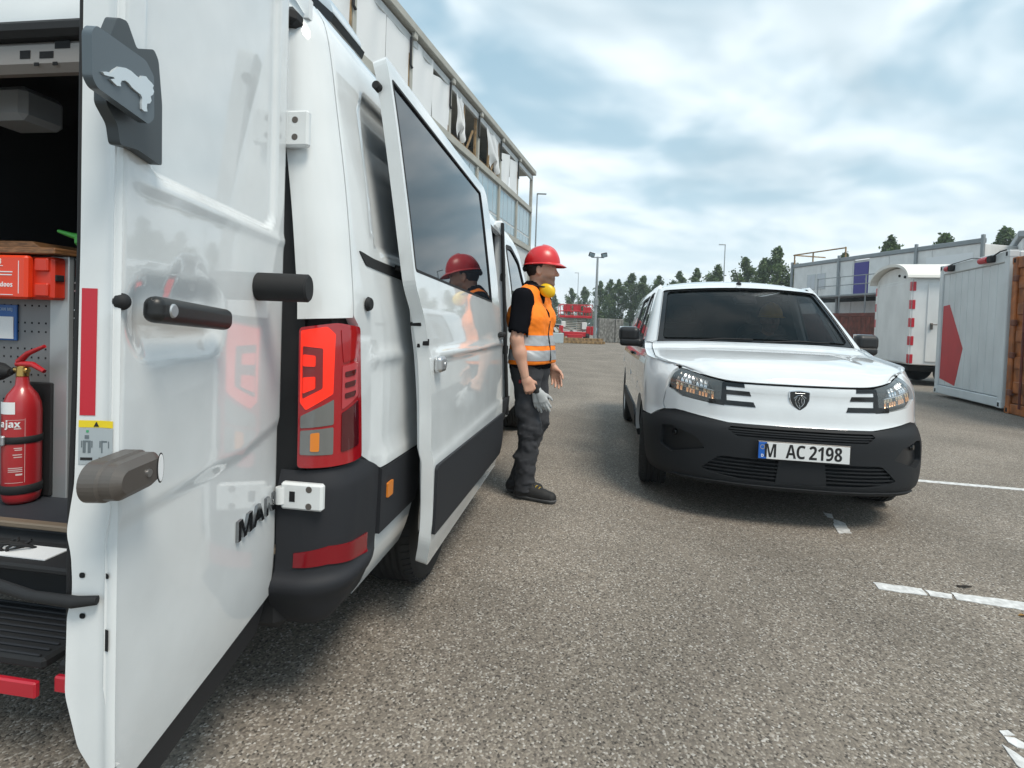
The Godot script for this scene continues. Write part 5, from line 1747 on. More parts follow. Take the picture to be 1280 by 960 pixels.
func nets(mb: Mb, pr: Array, cell: float, lo: Vector3, hi: Vector3, extra = null, paint = null) -> void:
	var B := 5
	var n := Vector3i(((hi - lo) / (cell * B)).ceil())
	var ny := n.y * B + 2
	var nz := n.z * B + 2
	var rad := cell * B * 0.87
	var cells := {}
	var edges := []
	var at := mb.v.size()
	for bi in n.x:
		for bj in n.y:
			for bk in n.z:
				var o := lo + Vector3(bi, bj, bk) * cell * B
				var c := o + Vector3.ONE * cell * B * 0.5
				var best := 10.0
				var ds := []
				for q in pr:
					var e := dist1(c, q)
					ds.append(e)
					if q[2] > 0:
						best = minf(best, e)
				if best > rad + 0.04:
					continue
				var use := []
				for i in pr.size():
					if (pr[i][2] > 0 and ds[i] < best + 2.0 * rad + pr[i][7]) or (pr[i][2] < 0 and ds[i] < rad + pr[i][7]):
						use.append(pr[i])
				var dc := field(c, use)
				if absf(dc) > rad * 1.15 + 0.025:
					continue
				var vals := PackedFloat32Array()
				vals.resize((B + 1) * (B + 1) * (B + 1))
				var w := 0
				for i in B + 1:
					for j in B + 1:
						for k in B + 1:
							var p := o + Vector3(i, j, k) * cell
							var d := field(p, use)
							if extra != null:
								d = extra.call(p, d)
							vals[w] = d
							w += 1
				var s1 := (B + 1) * (B + 1)
				var s2 := B + 1
				for i in B:
					for j in B:
						for k in B:
							var b := i * s1 + j * s2 + k
							var v0 := vals[b]
							var ids := [b, b + s1, b + s2, b + s1 + s2, b + 1, b + s1 + 1, b + s2 + 1, b + s1 + s2 + 1]
							var neg := 0
							for id in ids:
								if vals[id] < 0.0:
									neg += 1
							if neg > 0 and neg < 8:
								var sum := Vector3.ZERO
								var cnt := 0
								for e in [[0, 1], [2, 3], [4, 5], [6, 7], [0, 2], [1, 3], [4, 6], [5, 7], [0, 4], [1, 5], [2, 6], [3, 7]]:
									var a0 := vals[ids[e[0]]]
									var a1 := vals[ids[e[1]]]
									if (a0 < 0.0) != (a1 < 0.0):
										var t := a0 / (a0 - a1)
										var x0 := Vector3(e[0] & 1, (e[0] >> 1) & 1, e[0] >> 2)
										var x1 := Vector3(e[1] & 1, (e[1] >> 1) & 1, e[1] >> 2)
										sum += x0.lerp(x1, t)
										cnt += 1
								var p := o + (Vector3(i, j, k) + sum / cnt) * cell
								var gx := bi * B + i
								var gy := bj * B + j
								var gz := bk * B + k
								if paint != null:
									mb.col = paint.call(p)
								cells[(gx * ny + gy) * nz + gz] = mb.add(p, Vector3.UP)
							for ax in 3:
								var v1 := vals[b + [s1, s2, 1][ax]]
								if (v0 < 0.0) != (v1 < 0.0):
									edges.append([((bi * B + i) * ny + bj * B + j) * nz + bk * B + k, ax, v0 < 0.0])
	var step := [ny * nz, nz, 1]
	var acc := PackedVector3Array()
	acc.resize(mb.v.size())
	for e in edges:
		var u: int = step[(e[1] + 1) % 3]
		var w: int = step[(e[1] + 2) % 3]
		var k: int = e[0]
		if not (cells.has(k) and cells.has(k - u) and cells.has(k - w) and cells.has(k - u - w)):
			continue
		var a: int = cells[k]
		var b: int = cells[k - u]
		var c: int = cells[k - u - w]
		var d: int = cells[k - w]
		# counter-clockwise seen from outside when the inside is at the low end
		var g := (mb.v[c] - mb.v[a]).cross(mb.v[d] - mb.v[b])
		if not e[2]:
			g = -g
			mb.ix.append_array(PackedInt32Array([a, b, c, a, c, d]))
		else:
			mb.ix.append_array(PackedInt32Array([a, c, b, a, d, c]))
		for q in [a, b, c, d]:
			acc[q] += g
	for i in range(at, mb.v.size()):
		if acc[i].length_squared() > 0:
			mb.n[i] = acc[i].normalized()

func bounds(pr: Array, g := 0.03) -> Array:
	var lo := Vector3.ONE * 100
	var hi := -lo
	for q in pr:
		if q[2] < 0:
			continue
		var r: float = maxf(q[5], q[6]) if q[0] == 0 else maxf(q[4].x, maxf(q[4].y, q[4].z))
		for p in ([q[1], q[1] + q[3]] if q[0] == 0 else [q[1]]):
			lo = lo.min(p - Vector3.ONE * (r + g))
			hi = hi.max(p + Vector3.ONE * (r + g))
	return [lo, hi]

# the part of a mesh between two heights, pushed outwards
func band(src: Mb, y0: float, y1: float, push: float) -> Mb:
	var o := Mb.new()
	for k in range(0, src.ix.size(), 3):
		var poly := []
		for e in 3:
			var i := src.ix[k + e]
			poly.append([src.v[i], src.n[i]])
		if maxf(poly[0][0].y, maxf(poly[1][0].y, poly[2][0].y)) < y0 or minf(poly[0][0].y, minf(poly[1][0].y, poly[2][0].y)) > y1:
			continue
		for cut in [[y0, 1.0], [y1, -1.0]]:
			var q := []
			for i in poly.size():
				var a: Array = poly[i]
				var b: Array = poly[(i + 1) % poly.size()]
				var da: float = (a[0].y - cut[0]) * cut[1]
				var db: float = (b[0].y - cut[0]) * cut[1]
				if da >= 0:
					q.append(a)
				if (da >= 0) != (db >= 0):
					var t := da / (da - db)
					q.append([a[0].lerp(b[0], t), a[1].lerp(b[1], t)])
			poly = q
		if poly.size() < 3:
			continue
		var f := o.v.size()
		for p in poly:
			o.add(p[0] + p[1] * push, p[1])
		for i in range(1, poly.size() - 1):
			o.tri(f, f + i, f + i + 1)
	return o

func head_prims() -> Array:
	var h := [
		ell_(Vector3(-0.018, 0.028, 0), Vector3(0.100, 0.104, 0.078)),
		ell_(Vector3(0.028, -0.030, 0), Vector3(0.060, 0.086, 0.060), Basis.IDENTITY, 0.03),
		cap_(Vector3(0.074, 0.022, -0.030), Vector3(0.074, 0.022, 0.030), 0.013, 0.013, 0.02),
		cap_(Vector3(0.086, 0.008, 0), Vector3(0.108, -0.026, 0), 0.007, 0.0105, 0.014),
		ell_(Vector3(0.101, -0.030, 0), Vector3(0.013, 0.009, 0.016), Basis.IDENTITY, 0.010),
		cap_(Vector3(0.0, -0.062, 0.050), Vector3(0.060, -0.094, 0.012), 0.018, 0.018, 0.025),
		cap_(Vector3(0.0, -0.062, -0.050), Vector3(0.060, -0.094, -0.012), 0.018, 0.018, 0.025),
		ell_(Vector3(0.070, -0.095, 0), Vector3(0.018, 0.017, 0.021), Basis.IDENTITY, 0.018),
		ell_(Vector3(0.056, -0.028, 0.038), Vector3(0.026, 0.022, 0.020), Basis.IDENTITY, 0.02),
		ell_(Vector3(0.056, -0.028, -0.038), Vector3(0.026, 0.022, 0.020), Basis.IDENTITY, 0.02),
		cap_(Vector3(0.082, -0.056, -0.017), Vector3(0.082, -0.056, 0.017), 0.0075, 0.0075, 0.008),
		cap_(Vector3(0.080, -0.069, -0.014), Vector3(0.080, -0.069, 0.014), 0.0075, 0.0075, 0.008),
		cap_(Vector3(0.094, -0.0625, -0.020), Vector3(0.094, -0.0625, 0.020), 0.0042, 0.0042, 0.005, -1)]
	for z in [-1.0, 1.0]:
		h.append(ell_(Vector3(0.094, -0.001, 0.031 * z), Vector3(0.016, 0.011, 0.017), Basis.IDENTITY, 0.014, -1))
		h.append(ell_(Vector3(0.075, -0.001, 0.031 * z), Vector3(0.013, 0.0115, 0.0135), Basis.IDENTITY, 0.006))
		h.append(ell_(Vector3(-0.018, -0.010, 0.079 * z), Vector3(0.021, 0.032, 0.010), Basis(Vector3.UP, 0.35 * z) * Basis(Vector3.BACK, 0.2), 0.010))
		h.append(ell_(Vector3(-0.012, -0.008, 0.090 * z), Vector3(0.011, 0.018, 0.007), Basis(Vector3.UP, 0.35 * z), 0.006, -1))
	return h

func face_paint(p: Vector3, skin: Color, dark: Color) -> Color:
	var k := 0.0
	# stubble on jaw, chin and lip; brows; lips
	var beard := smoothstep(-0.030, -0.060, p.y) * smoothstep(-0.02, 0.02, p.x) * smoothstep(-0.125, -0.10, p.y)
	k = maxf(k, beard * 0.72)
	k = maxf(k, smoothstep(-0.036, -0.042, p.y) * smoothstep(-0.052, -0.048, p.y) * smoothstep(0.075, 0.085, p.x) * 0.7)
	k = maxf(k, smoothstep(0.006, 0.003, absf(p.y - 0.021 - 0.08 * absf(absf(p.z) - 0.03))) * smoothstep(0.012, 0.016, absf(p.z)) * smoothstep(0.052, 0.048, absf(p.z)) * smoothstep(0.06, 0.07, p.x) * 0.8)
	var c := skin.lerp(dark, k)
	var lip := smoothstep(0.014, 0.009, absf(p.y + 0.0625)) * smoothstep(0.022, 0.017, absf(p.z)) * smoothstep(0.078, 0.084, p.x)
	return c.lerp(Color(0.30, 0.10, 0.085), lip * 0.8)

func hand_prims(o: Vector3, d: Vector3, palm: Vector3, thumb: Vector3, curl: Array, tcurl := 0.5, s := 1.0) -> Array:
	var h := []
	d = d.normalized()
	thumb = (thumb - d * thumb.dot(d)).normalized()
	palm = (palm - d * palm.dot(d) - thumb * palm.dot(thumb)).normalized()
	h.append(cap_(o - d * 0.02, o + d * 0.02, 0.027 * s, 0.024 * s, 0.02))
	for k in 4:
		var off := (1.5 - k) * 0.0195 * s
		var mc := o + d * (0.088 - 0.006 * absf(k - 1.0)) * s + thumb * off
		h.append(cap_(o + d * 0.012 * s + thumb * off * 0.7, mc, 0.014 * s, 0.0115 * s, 0.016))
		var ln: Array = [[0.041, 0.024, 0.020], [0.045, 0.028, 0.021], [0.042, 0.026, 0.021], [0.033, 0.020, 0.018]][k]
		var an := 0.0
		var p := mc
		for e in 3:
			an += curl[k] * [0.9, 1.15, 0.8][e]
			var dir := d * cos(an) + palm * sin(an) + thumb * (1.5 - k) * 0.03
			var q: Vector3 = p + dir.normalized() * ln[e] * s
			h.append(cap_(p, q, [0.0098, 0.0088, 0.0080][e] * s, [0.0088, 0.0080, 0.0068][e] * s, 0.004))
			p = q
	var tb := o + d * 0.022 * s + thumb * 0.020 * s + palm * 0.006 * s
	var t1 := tb + (d * 0.66 + thumb * 0.62 + palm * 0.30).normalized() * 0.044 * s
	var t2 := t1 + (d * 0.86 + thumb * (0.45 - tcurl * 0.5) + palm * (0.25 + tcurl * 0.3)).normalized() * 0.033 * s
	var t3 := t2 + (d * 0.9 + thumb * (0.25 - tcurl * 0.7) + palm * (0.3 + tcurl * 0.5)).normalized() * 0.025 * s
	h.append(cap_(tb, t1, 0.0165 * s, 0.0115 * s, 0.014))
	h.append(cap_(t1, t2, 0.0110 * s, 0.0098 * s, 0.005))
	h.append(cap_(t2, t3, 0.0100 * s, 0.0078 * s, 0.004))
	return h

func helmet(parent: Node, x: Transform3D, m: Material) -> void:
	# a hard hat in head axes: x forwards
	var mb := Mb.new()
	mb.t = x
	var c := Vector3(-0.008, 0.045, 0)
	var shell := func(u: float, w: float) -> Vector3:
		var ph := TAU * u
		var th := w * PI * 0.5
		var r := Vector3(0.128, 0.128, 0.106)
		var d := Vector3(cos(ph) * cos(th), sin(th), sin(ph) * cos(th))
		var p := Vector3(d.x * r.x, d.y * r.y, d.z * r.z)
		# crown ridge and two side ribs
		var rid := exp(-pow(p.z / 0.016, 2)) + 0.6 * exp(-pow((absf(p.z) - 0.045) / 0.008, 2))
		p += d * 0.0055 * rid * smoothstep(0.25, 0.6, w)
		p.y += 0.004 * cos(ph)
		return c + p
	sheet(mb, 64, 20, shell, -1.0)
	# lip all round, drawn out into a peak in front
	var brim := func(u: float, w: float) -> Vector3:
		var ph := TAU * u
		var a: Vector3 = shell.call(u, 0.0)
		var f := pow(maxf(cos(ph), 0.0), 1.3)
		var out := 0.007 + 0.040 * f
		var b := a + Vector3(cos(ph), 0, sin(ph)) * out + Vector3(0, -0.006 - 0.016 * f, 0)
		var t := minf(w * 2.0, 1.0)
		var q := a.lerp(b, t) + Vector3(0, -0.004 * t * t, 0)
		if w > 0.5:
			q = b + Vector3(0, -0.004, 0) + Vector3(-cos(ph), -0.3, -sin(ph)) * (w - 0.5) * 0.016
		return q
	sheet(mb, 64, 8, brim, 1.0)
	var inner := func(u: float, w: float) -> Vector3:
		var p: Vector3 = shell.call(u, w)
		return c + (p - c) * 0.965 + Vector3(0, -0.002, 0)
	sheet(mb, 40, 8, inner, 1.0)
	var o := obj("helmet", mb, m, parent)
	var st := Mb.new()
	st.t = x
	ball(st, Vector3(-0.128, 0.010, 0), Vector3(0.018, 0.022, 0.035))
	for z in [-1.0, 1.0]:
		tube(st, [Vector3(-0.128, 0.012, 0.02 * z), Vector3(-0.09, 0.020, 0.074 * z), Vector3(0.0, 0.038, 0.092 * z)], 0.007, 8)
	obj("head_band", st, M.black_rubber, o)

func worker() -> void:
	var t := thing("person", "man in orange vest and red hard hat leaning by the work van", "person", Vector3(0.222, 0, -3.685))
	var F := Vector3(0.906, 0, 0.42)
	var R := Vector3(-0.42, 0, 0.906)
	var U := Vector3.UP
	var hx := Transform3D(Basis(Vector3(0.985, -0.03, 0.17).normalized(), Vector3(0.03, 1, 0), Vector3(-0.17, 0, 0.985)).orthonormalized(), Vector3(-0.020, 1.596, 0.0))
	var sc := Vector3(-0.088, 1.385, 0)
	var rs := sc + R * 0.178
	var ls := sc - R * 0.178
	var re := Vector3(-0.190, 1.105, 0.215)
	var rw := Vector3(-0.125, 0.862, 0.225)
	var le := Vector3(0.035, 1.115, -0.235)
	var lw := Vector3(0.085, 0.915, -0.185)
	var ch := Vector3(-0.078, 1.25, 0)
	var be := Vector3(-0.070, 1.07, 0)
	var pe := Vector3(-0.085, 0.915, 0)
	var rh := Vector3(-0.112, 0.86, 0.088)
	var lh := Vector3(-0.050, 0.86, -0.085)
	var rk := Vector3(-0.080, 0.485, 0.105)
	var lk := Vector3(-0.010, 0.525, -0.065)
	var ra := Vector3(-0.100, 0.095, 0.095)
	var la := Vector3(-0.150, 0.10, -0.045)
	var torso := [
		cap_(ch - R * 0.095, ch + R * 0.095, 0.112, 0.112, 0.06), cap_(be - R * 0.08, be + R * 0.08, 0.104, 0.104, 0.08), cap_(pe - R * 0.075, pe + R * 0.075, 0.108, 0.108, 0.08),
		cap_(sc + Vector3(0, 0.035, 0), rs, 0.062, 0.052, 0.06), cap_(sc + Vector3(0, 0.035, 0), ls, 0.062, 0.052, 0.06)]
	var arms := [cap_(rs, re, 0.052, 0.041, 0.03), cap_(re, re.lerp(rw, 0.35), 0.042, 0.042, 0.03), cap_(re.lerp(rw, 0.35), rw, 0.042, 0.0275, 0.03), cap_(ls, le, 0.052, 0.041, 0.03), cap_(le, le.lerp(lw, 0.35), 0.042, 0.042, 0.03), cap_(le.lerp(lw, 0.35), lw, 0.042, 0.0275, 0.03)]
	var neck := [cap_(hx * Vector3(-0.030, -0.05, 0), sc + Vector3(0.012, 0.045, 0), 0.054, 0.062, 0.03), cap_(hx * Vector3(0.02, -0.10, 0.02), sc + F * 0.05 + U * 0.04, 0.022, 0.02, 0.04)]
	var legs := [cap_(rh, rk, 0.088, 0.062, 0.05), cap_(rk, ra, 0.058, 0.042, 0.04), cap_(lh, lk, 0.088, 0.062, 0.05), cap_(lk, la, 0.058, 0.042, 0.04)]
	var skin := Color(0.56, 0.315, 0.225)
	var hair := Color(0.022, 0.014, 0.010)
	var body := Mb.new()
	body.use_col = true
	var trunk := grown(torso, -0.012) + neck + grown(legs, -0.012)
	body.col = skin
	var bb := bounds(trunk)
	nets(body, trunk, 0.016, bb[0], bb[1])
	bb = bounds(arms)
	nets(body, arms, 0.009, bb[0], bb[1])
	var hp := moved(head_prims(), hx) + neck
	var hxi := hx.affine_inverse()
	nets(body, hp, 0.0042, hx.origin + Vector3(-0.13, -0.165, -0.12), hx.origin + Vector3(0.14, 0.10, 0.12), null, func(p: Vector3) -> Color: return face_paint(hxi * p, skin, hair.lerp(skin, 0.25)))
	body.col = skin
	var rhand := hand_prims(rw + Vector3(0.004, -0.012, 0), Vector3(0.42, -0.90, 0.02), Vector3(-0.25, -0.05, -1.0), Vector3(1, 0.3, -0.1), [1.0, 1.05, 1.1, 1.15], 0.9)
	bb = bounds(rhand, 0.01)
	nets(body, rhand, 0.0036, bb[0], bb[1])
	var lhand := hand_prims(lw + Vector3(0.004, -0.012, 0), Vector3(0.30, -0.94, 0.10), Vector3(-0.35, 0.0, 0.9), Vector3(1, 0.2, 0.35), [0.28, 0.33, 0.38, 0.45], 0.3)
	bb = bounds(lhand, 0.01)
	nets(body, lhand, 0.0036, bb[0], bb[1])
	obj("body", body, mt("skin", Color(1, 1, 1), 0.5, 0.0, {"vertex_color_use_as_albedo": true, "subsurf_scatter_enabled": true, "subsurf_scatter_strength": 0.08}), t)
	# eyes
	for z in [-1.0, 1.0]:
		var e := Mb.new()
		ball(e, hx * Vector3(0.0775, -0.001, 0.031 * z), Vector3(0.0112, 0.0085, 0.0112), hx.basis, 12, 10)
		var eo := obj("eye", e, mt("eye_white", L(0.5, 0.48, 0.46), 0.2), t)
		var ir := Mb.new()
		ball(ir, hx * Vector3(0.0855, -0.001, 0.0315 * z), Vector3(0.0042, 0.0048, 0.0048), hx.basis, 10, 8)
		obj("iris", ir, mt("iris", L(0.03, 0.02, 0.015), 0.15), eo)
	# hair
	var hm := Mb.new()
	var hpr := moved([ell_(Vector3(-0.020, 0.026, 0), Vector3(0.105, 0.108, 0.083))], hx)
	nets(hm, hpr, 0.006, hx.origin + Vector3(-0.14, -0.12, -0.12), hx.origin + Vector3(0.12, 0.14, 0.12), func(p: Vector3, d: float) -> float:
		var q := hxi * p
		var front := q.x - (0.005 + 0.35 * (q.y - 0.03)) if q.y > -0.02 else q.x + 0.035 + 0.5 * (-0.02 - q.y)
		return maxf(d, maxf(front, -0.060 - q.y + 0.15 * (q.x + 0.1))))
	obj("hair", hm, mt("hair_dark", L(0.018, 0.012, 0.009), 0.7), t)
	helmet(t, hx * Transform3D(Basis(Vector3.BACK, 0.03), Vector3(0, 0.0, 0)), mt("helmet_red", L(0.60, 0.006, 0.010), 0.3, 0.0, {"clearcoat_enabled": true, "clearcoat": 0.5}))
	# ear defenders round the neck
	var ed := Mb.new()
	var ec := Vector3(0.010, 1.448, 0.088)
	ball(ed, ec, Vector3(0.060, 0.046, 0.026), Basis(Vector3.UP, -0.25) * Basis(Vector3.BACK, -0.5), 24, 14)
	var eo2 := obj("ear_defender", ed, mt("yellow_plastic", L(0.80, 0.50, 0.005), 0.35), t)
	var ed2 := Mb.new()
	ball(ed2, Vector3(0.025, 1.462, -0.10), Vector3(0.060, 0.054, 0.026), Basis(Vector3.UP, 0.25), 20, 12)
	obj("ear_defender", ed2, M.yellow_plastic, t)
	var ep := Mb.new()
	ball(ep, ec + Vector3(0.004, 0.0, -0.022), Vector3(0.050, 0.045, 0.018), Basis(Vector3.UP, -0.25), 20, 12)
	var arc := []
	for k in 15:
		var an := lerpf(-0.15, PI + 0.15, k / 14.0)
		arc.append(Vector3(0.0 - 0.145 * sin(an), 1.47 + 0.02 * sin(an), 0.102 * cos(an)))
	tube(ep, arc, 0.006, 8)
	obj("ear_cushion", ep, M.black_rubber, eo2)
	# clothes
	var fold := FastNoiseLite.new()
	fold.noise_type = FastNoiseLite.TYPE_SIMPLEX_SMOOTH
	fold.frequency = 1.0
	fold.fractal_octaves = 3
	fold.seed = 4
	var weave := noise_tex(0.3, 0.0, 1.0, 0, 256, true, 3.0, 2, 8)
	var cloth := {"normal_enabled": true, "normal_texture": weave, "normal_scale": 0.3, "uv1_triplanar": true, "uv1_scale": Vector3(9, 9, 9), "rim_enabled": true, "rim": 0.15}
	var sh := Mb.new()
	var shirt := grown(torso, 0.010) + [cap_(rs, rs.lerp(re, 0.82), 0.071, 0.066, 0.03), cap_(ls, ls.lerp(le, 0.82), 0.071, 0.066, 0.03), cap_(sc + Vector3(0.0, 0.04, 0), sc + Vector3(0.006, 0.085, 0), 0.078, 0.070, 0.03)]
	shirt.append(cap_(sc + Vector3(0.015, 0.07, 0), hx * Vector3(-0.02, 0.0, 0), 0.060, 0.060, 0.01, -1))
	for q in [[rs, re], [ls, le]]:
		shirt.append(cap_(q[0].lerp(q[1], 0.97), q[0].lerp(q[1], 1.3), 0.068, 0.09, 0.006, -1))
	bb = bounds(shirt)
	nets(sh, shirt, 0.011, bb[0], bb[1], func(p: Vector3, d: float) -> float:
		return maxf(d + 0.006 * fold.get_noise_3d(p.x * 11, p.y * 8, p.z * 11), 0.90 - p.y))
	obj("shirt", sh, mt("shirt_black", L(0.006, 0.0065, 0.009), 0.9, 0.0, {"metallic_specular": 0.15}), t)
	var tr := Mb.new()
	var trs := [cap_(pe - R * 0.075, pe + R * 0.075, 0.112, 0.112, 0.06), cap_(rh, rk, 0.099, 0.079, 0.05), cap_(rk, ra + Vector3(0, -0.02, 0), 0.076, 0.072, 0.04), cap_(lh, lk, 0.099, 0.077, 0.05), cap_(lk, la + Vector3(0, -0.02, 0), 0.074, 0.068, 0.04),
		ell_(rk.lerp(rh, 0.42) + Vector3(-0.05, 0, 0.065), Vector3(0.055, 0.085, 0.025), Basis(Vector3.UP, -0.5), 0.012), ell_(rk + Vector3(0.045, 0.02, 0.03), Vector3(0.04, 0.09, 0.05), Basis.IDENTITY, 0.02), ell_(lk.lerp(lh, 0.55) + Vector3(0.06, 0, 0.02), Vector3(0.03, 0.09, 0.05), Basis.IDENTITY, 0.015),
		ell_(ra + Vector3(-0.03, 0.20, 0.01), Vector3(0.06, 0.04, 0.06), Basis.IDENTITY, 0.03)]
	bb = bounds(trs)
	nets(tr, trs, 0.010, bb[0], bb[1], func(p: Vector3, d: float) -> float:
		var low := smoothstep(0.55, 0.15, p.y)
		var knee := exp(-pow((p.y - 0.47) / 0.12, 2))
		var w := fold.get_noise_3d(p.x * 7 + p.y * 6, p.y * 13, p.z * 7)
		var w2 := absf(fold.get_noise_3d(p.x * 12, p.y * 22 - p.x * 10, p.z * 12 + 5))
		d += w * (0.007 + 0.008 * low + 0.006 * knee) + w2 * (0.006 + 0.012 * low + 0.008 * knee)
		return maxf(d, maxf(0.055 - p.y, p.y - 1.0)))
	var to := obj("trousers", tr, mt("trouser_grey", L(0.030, 0.032, 0.038), 0.85, 0.0, cloth), t)
	bx("red_tab", Vector3(-0.158, 0.825, 0.195), Vector3(0.016, 0.022, 0.006), mt("red_tab", L(0.35, 0.02, 0.02), 0.6), to, 0.002)
	# vest
	var ve := Mb.new()
	var vs := grown(torso, 0.020) + [cap_(be - R * 0.085 + U * -0.09, be + R * 0.085 + U * -0.09, 0.128, 0.128, 0.05), cap_(ch - R * 0.08 - F * 0.04, ch + R * 0.08 - F * 0.04, 0.12, 0.12, 0.05)]
	vs.append(cap_(sc + Vector3(0.01, 0.06, 0), hx.origin, 0.085, 0.10, 0.012, -1))
	vs.append(cap_(sc + F * 0.13 + U * 0.05, ch + F * 0.165 - U * 0.06, 0.066, 0.012, 0.01, -1))
	for q in [[rs, R], [ls, -R]]:
		vs.append(cap_(q[0] + q[1] * 0.035 + U * 0.07 + F * 0.01, q[0] + q[1] * 0.065 - U * 0.16 + F * 0.015, 0.070, 0.070, 0.015, -1))
	bb = bounds(vs)
	nets(ve, vs, 0.0095, bb[0], bb[1], func(p: Vector3, d: float) -> float:
		var w := fold.get_noise_3d(p.x * 9 + 3, p.y * 6, p.z * 9) * 0.008 + absf(fold.get_noise_3d(p.x * 6, p.y * 14 + p.x * 9, p.z * 6)) * 0.009
		return maxf(d + w, 0.938 + 0.02 * (p.x + 0.07) - p.y))
	var vo := obj("safety_vest", ve, mt("vest_orange", L(1.0, 0.235, 0.008), 0.75, 0.0, cloth), t)
	var tape := mt("reflective_tape", L(0.42, 0.44, 0.46), 0.45, 0.3)
	for q in [[1.068, 1.138], [0.966, 1.036]]:
		obj("reflective_band", band(ve, q[0], q[1], 0.0025), tape, vo)
	var zip := []
	for k in 12:
		var y := lerpf(1.24, 0.955, k / 11.0)
		var o := Vector3(-0.073, y, 0) + R * 0.005
		var r := 0.30
		while r > 0.05 and field(o + F * r, vs) > -0.004:
			r -= 0.003
		zip.append(o + F * (r + 0.006))
	var zm := Mb.new()
	tube(zm, zip, 0.0055, 6)
	obj("zip", zm, M.black_rubber, vo)
	var pk := Mb.new()
	for e in [[0.066, 1.20], [0.066, 1.275]]:
		pass
	# boots
	for q in [[Vector3(-0.125, 0.045, 0.078), Vector3(0.078, 0.036, 0.172)], [Vector3(-0.185, 0.045, -0.05), Vector3(0.0, 0.036, -0.015)]]:
		var bo := [cap_(q[0], q[1], 0.044, 0.040, 0.02), cap_(q[0] + Vector3(0.012, 0, 0), q[0] + Vector3(0.025, 0.065, 0.005), 0.047, 0.043, 0.03), cap_(q[0].lerp(q[1], 0.35) + U * 0.025, q[0].lerp(q[1], 0.75) + U * 0.01, 0.038, 0.036, 0.03)]
		var bm := Mb.new()
		bb = bounds(bo)
		nets(bm, bo, 0.0075, bb[0], bb[1], func(p: Vector3, d: float) -> float: return maxf(d, 0.022 - p.y))
		var boot := obj("boot", bm, mt("boot_black", L(0.012, 0.012, 0.013), 0.7), t)
		var so := Mb.new()
		nets(so, grown([bo[0]], 0.006), 0.007, bb[0], bb[1], func(p: Vector3, d: float) -> float: return maxf(maxf(d, p.y - 0.030), 0.001 - p.y))
		obj("sole", so, mt("sole_grey", L(0.07, 0.072, 0.076), 0.7), boot)
		var lc := Mb.new()
		for k in 3:
			var m: Vector3 = q[0].lerp(q[1], 0.42 + k * 0.11) + U * (0.062 - k * 0.006)
			var sd: Vector3 = (q[1] - q[0]).cross(U).normalized()
			tube(lc, [m - sd * 0.02, m + U * 0.006, m + sd * 0.02], 0.003, 6)
		obj("lace", lc, mt("lace_yellow", L(0.45, 0.30, 0.03), 0.7), boot)
	# work gloves hanging from the right hand
	var gx := rw + Vector3(0.066, -0.122, -0.016)
	for k in 2:
		var g := hand_prims(gx + Vector3(0.012 + 0.020 * k, 0.018, -0.010 + 0.014 * k), [Vector3(0.22, -1, 0.03), Vector3(0.45, -0.88, 0.12)][k], Vector3(0.1, 0, -1), Vector3(1, 0.5, 0.2), [0.22, 0.1, 0.18, 0.3], 0.1, 0.78)
		g = grown(g, 0.0018)
		var gm := Mb.new()
		bb = bounds(g, 0.012)
		nets(gm, g, 0.0042, bb[0], bb[1])
		var go := thing("work_glove", ["grey white work glove hanging straight down from the man's right hand", "grey white work glove splayed forwards in the man's right hand"][k], "glove", t.position, 0.0, "gloves held in the right hand")
		obj("shell", gm, mt("glove_grey", L(0.40, 0.42, 0.43), 0.8), go)
		var cf := Mb.new()
		var o: Vector3 = g[0][1]
		cyl(cf, o + Vector3(-0.012, 0.028, 0), o + Vector3(0.002, -0.020, 0), 0.022, 0.026, 16, 0.003)
		obj("cuff", cf, M.black_rubber, go)

